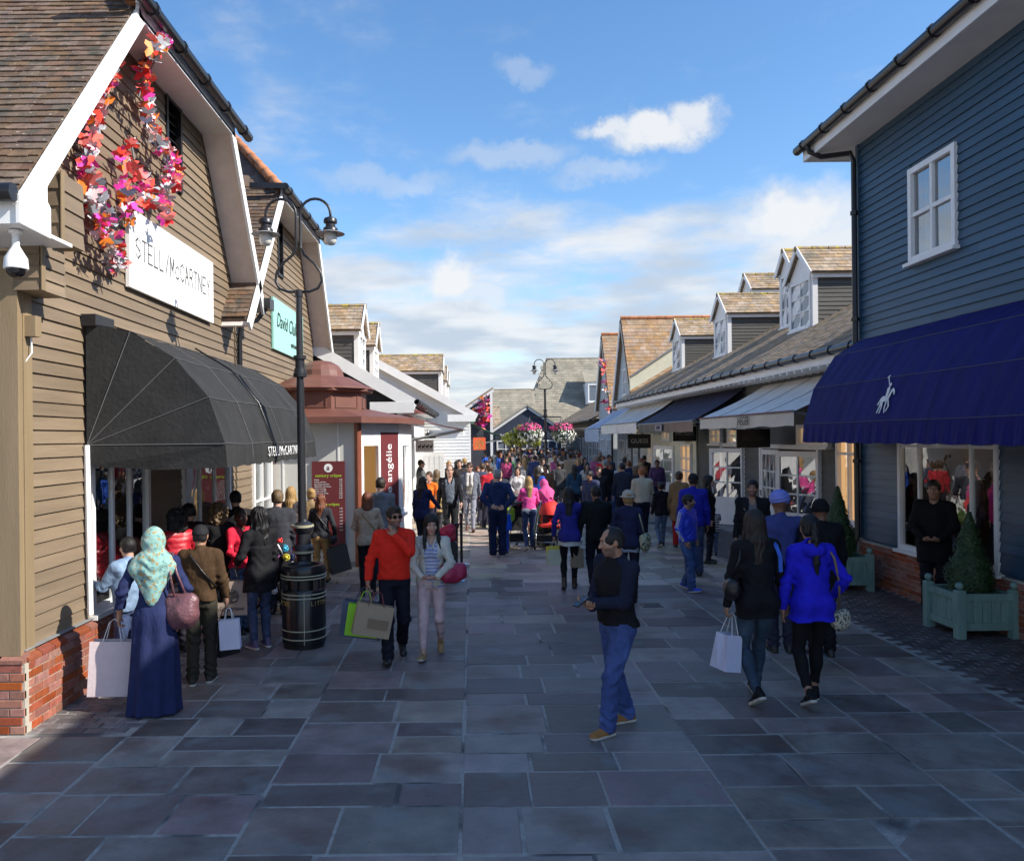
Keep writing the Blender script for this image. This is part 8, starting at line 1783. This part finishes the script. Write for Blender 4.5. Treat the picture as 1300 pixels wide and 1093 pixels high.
for i, (px, hd, H, rz, sx, hr_, hcx, tk, tc, bc_, lab) in enumerate(MID):
    P(PH(px, hd, H), rz, lab, group=GM, lod=1, sex=sx, hair=hr_, hairc=hcx, top=dict(kind=tk, col=tc), bottom=dict(col=bc_, fit='regular' if sx == 'm' else 'slim'), stride=.35 if i % 3 else .15, foot='RL'[i % 2], aR=('hang', 'swingf', 'clasp')[i % 3], aL=('hang', 'swingb', 'bag')[i % 3], extra=(cloth((.24, .22, .42)),) if hr_ == 'hijab' else ())
# ---- the distant crowd: a dozen figures built once, then copied with their own clothes
TOPS = [('black', (.014, .014, .016)), ('charcoal', (.05, .05, .055)), ('navy', (.02, .026, .075)), ('grey', (.17, .17, .18)), ('white', (.60, .59, .57)), ('red', (.50, .025, .03)), ('pink', (.62, .14, .28)), ('beige', (.40, .31, .21)), ('brown', (.12, .07, .04)), ('blue', (.03, .09, .42)), ('purple', (.10, .05, .12)), ('green', (.05, .14, .06)), ('orange', (.62, .16, .03)), ('cream', (.55, .50, .40)), ('pale blue', (.26, .36, .5))]
BOTS = [('black', (.014, .014, .017)), ('blue', (.03, .055, .14)), ('dark blue', (.015, .022, .06)), ('grey', (.10, .10, .11)), ('tan', (.30, .22, .13))]
HAIRS = [('black', 'black'), ('dark brown', 'dark'), ('brown', 'brown'), ('blond', 'blond'), ('auburn', 'auburn'), ('grey', 'grey')]
rc = random.Random(21); PROTO = []; used_lab = set(); GC = 'distant shoppers crowding the lane'
def crowd_spots():
    out = []; 
    while len(out) < 150:
        Y = 21+46*rc.random()**.85
        xl = -1.0 if Y < 31 else (.5 if Y < 47 else 1.6); xr = 6.3 if Y < 47 else 6.6
        X = rc.uniform(xl, xr); px = 600+X*FPX/Y
        if Y < 27 and rc.random() < .55: continue
        if px < 640 and Y > 45: continue
        if any((X-a)**2+(Y-b)**2 < .30 for a, b in out) or any((X-q['loc'].x)**2+(Y-q['loc'].y)**2 < .35 for q in PEOPLE): continue
        if (X-2.86)**2+(Y-31.3)**2 < .3 or (X-1.85)**2+(Y-19.5)**2 < .8: continue
        out.append((X, Y))
    return sorted(out, key=lambda p: p[1])
def kids(o, allo): return [c for c in allo if c.parent == o]
for i, (X, Y) in enumerate(crowd_spots()):
    away = rc.random() < .55; tries = 0
    while True:
        tn_, bn_, hn_ = rc.choices(TOPS, [9, 6, 6, 5, 5, 3, 2, 4, 3, 3, 1.5, 1.5, 1.5, 3, 2])[0], rc.choices(BOTS, [5, 5, 4, 2, 1.5])[0], rc.choices(HAIRS, [5, 5, 4, 3, 1.5, 1])[0]
        px_ = 600+X*FPX/Y; side = 'on the left' if px_ < 655 else ('near the far lamp' if px_ < 720 else 'on the shaded right')
        lab = 'distant shopper, %s top, %s trousers, %s hair, %s %s' % (tn_[0], bn_[0], hn_[0], 'walking away' if away else 'coming forward', side)
        tries += 1
        if lab not in used_lab or tries > 40: break
    used_lab.add(lab)
    rz = (0 if away else pi)+rc.uniform(-.5, .5); Hh = rc.uniform(1.58, 1.84); sx = 'f' if Hh < 1.70 else 'm'
    if i < 14:
        q = person((X, Y, 0), rz, lab, group=GC, H=1.72 if i % 2 else 1.70, lod=0 if Y > 30 else 1, sex='fm'[i % 2], hair=('long', 'short', 'bob', 'short', 'bun', 'balding', 'ponytail', 'short', 'longwavy', 'quiff', 'curly', 'short', 'long', 'short')[i], hairc=hn_[1], skin=('pale', 'tan', 'pale', 'brown')[i % 4],
                   top=dict(kind=('jacket', 'jacket', 'coat', 'sweater', 'jacket', 'blazer', 'tshirt')[i % 7], col=tn_[1]), bottom=dict(col=bn_[1], fit='slim' if i % 2 == 0 else 'regular'), stride=(.15, .4, .3, .5)[i % 4], foot='RL'[i % 2], aR=('hang', 'swingf', 'clasp', 'bag', 'phone')[i % 5], aL=('swingb', 'hang', 'hang', 'clasp', 'bag')[i % 5], seed=100+i)
        PROTO.append((q['root'], [c for c in COL.objects if c.parent == q['root']], 'fm'[i % 2]))
    else:
        src, ch, _ = rc.choice([p for p in PROTO if p[2] == sx])
        r = src.copy(); COL.objects.link(r); r.location = (X, Y, 0); r.rotation_euler = (0, 0, rz); r['label'] = lab; k = Hh/1.71; r.scale = (k, k, k)
        PEOPLE.append(dict(loc=Vector((X, Y, 0))))
        for c in ch:
            d = c.copy(); COL.objects.link(d); d.parent = r; b = c.name.split('.')[0]; mt = None
            if b in ('jacket', 'coat', 'sweater', 'blazer', 'top'): mt = cloth(tn_[1])
            elif b == 'trousers': mt = cloth(bn_[1])
            elif b == 'hair': mt = hairmat(hn_[1])
            if mt and d.material_slots: d.material_slots[0].link = 'OBJECT'; d.material_slots[0].material = mt
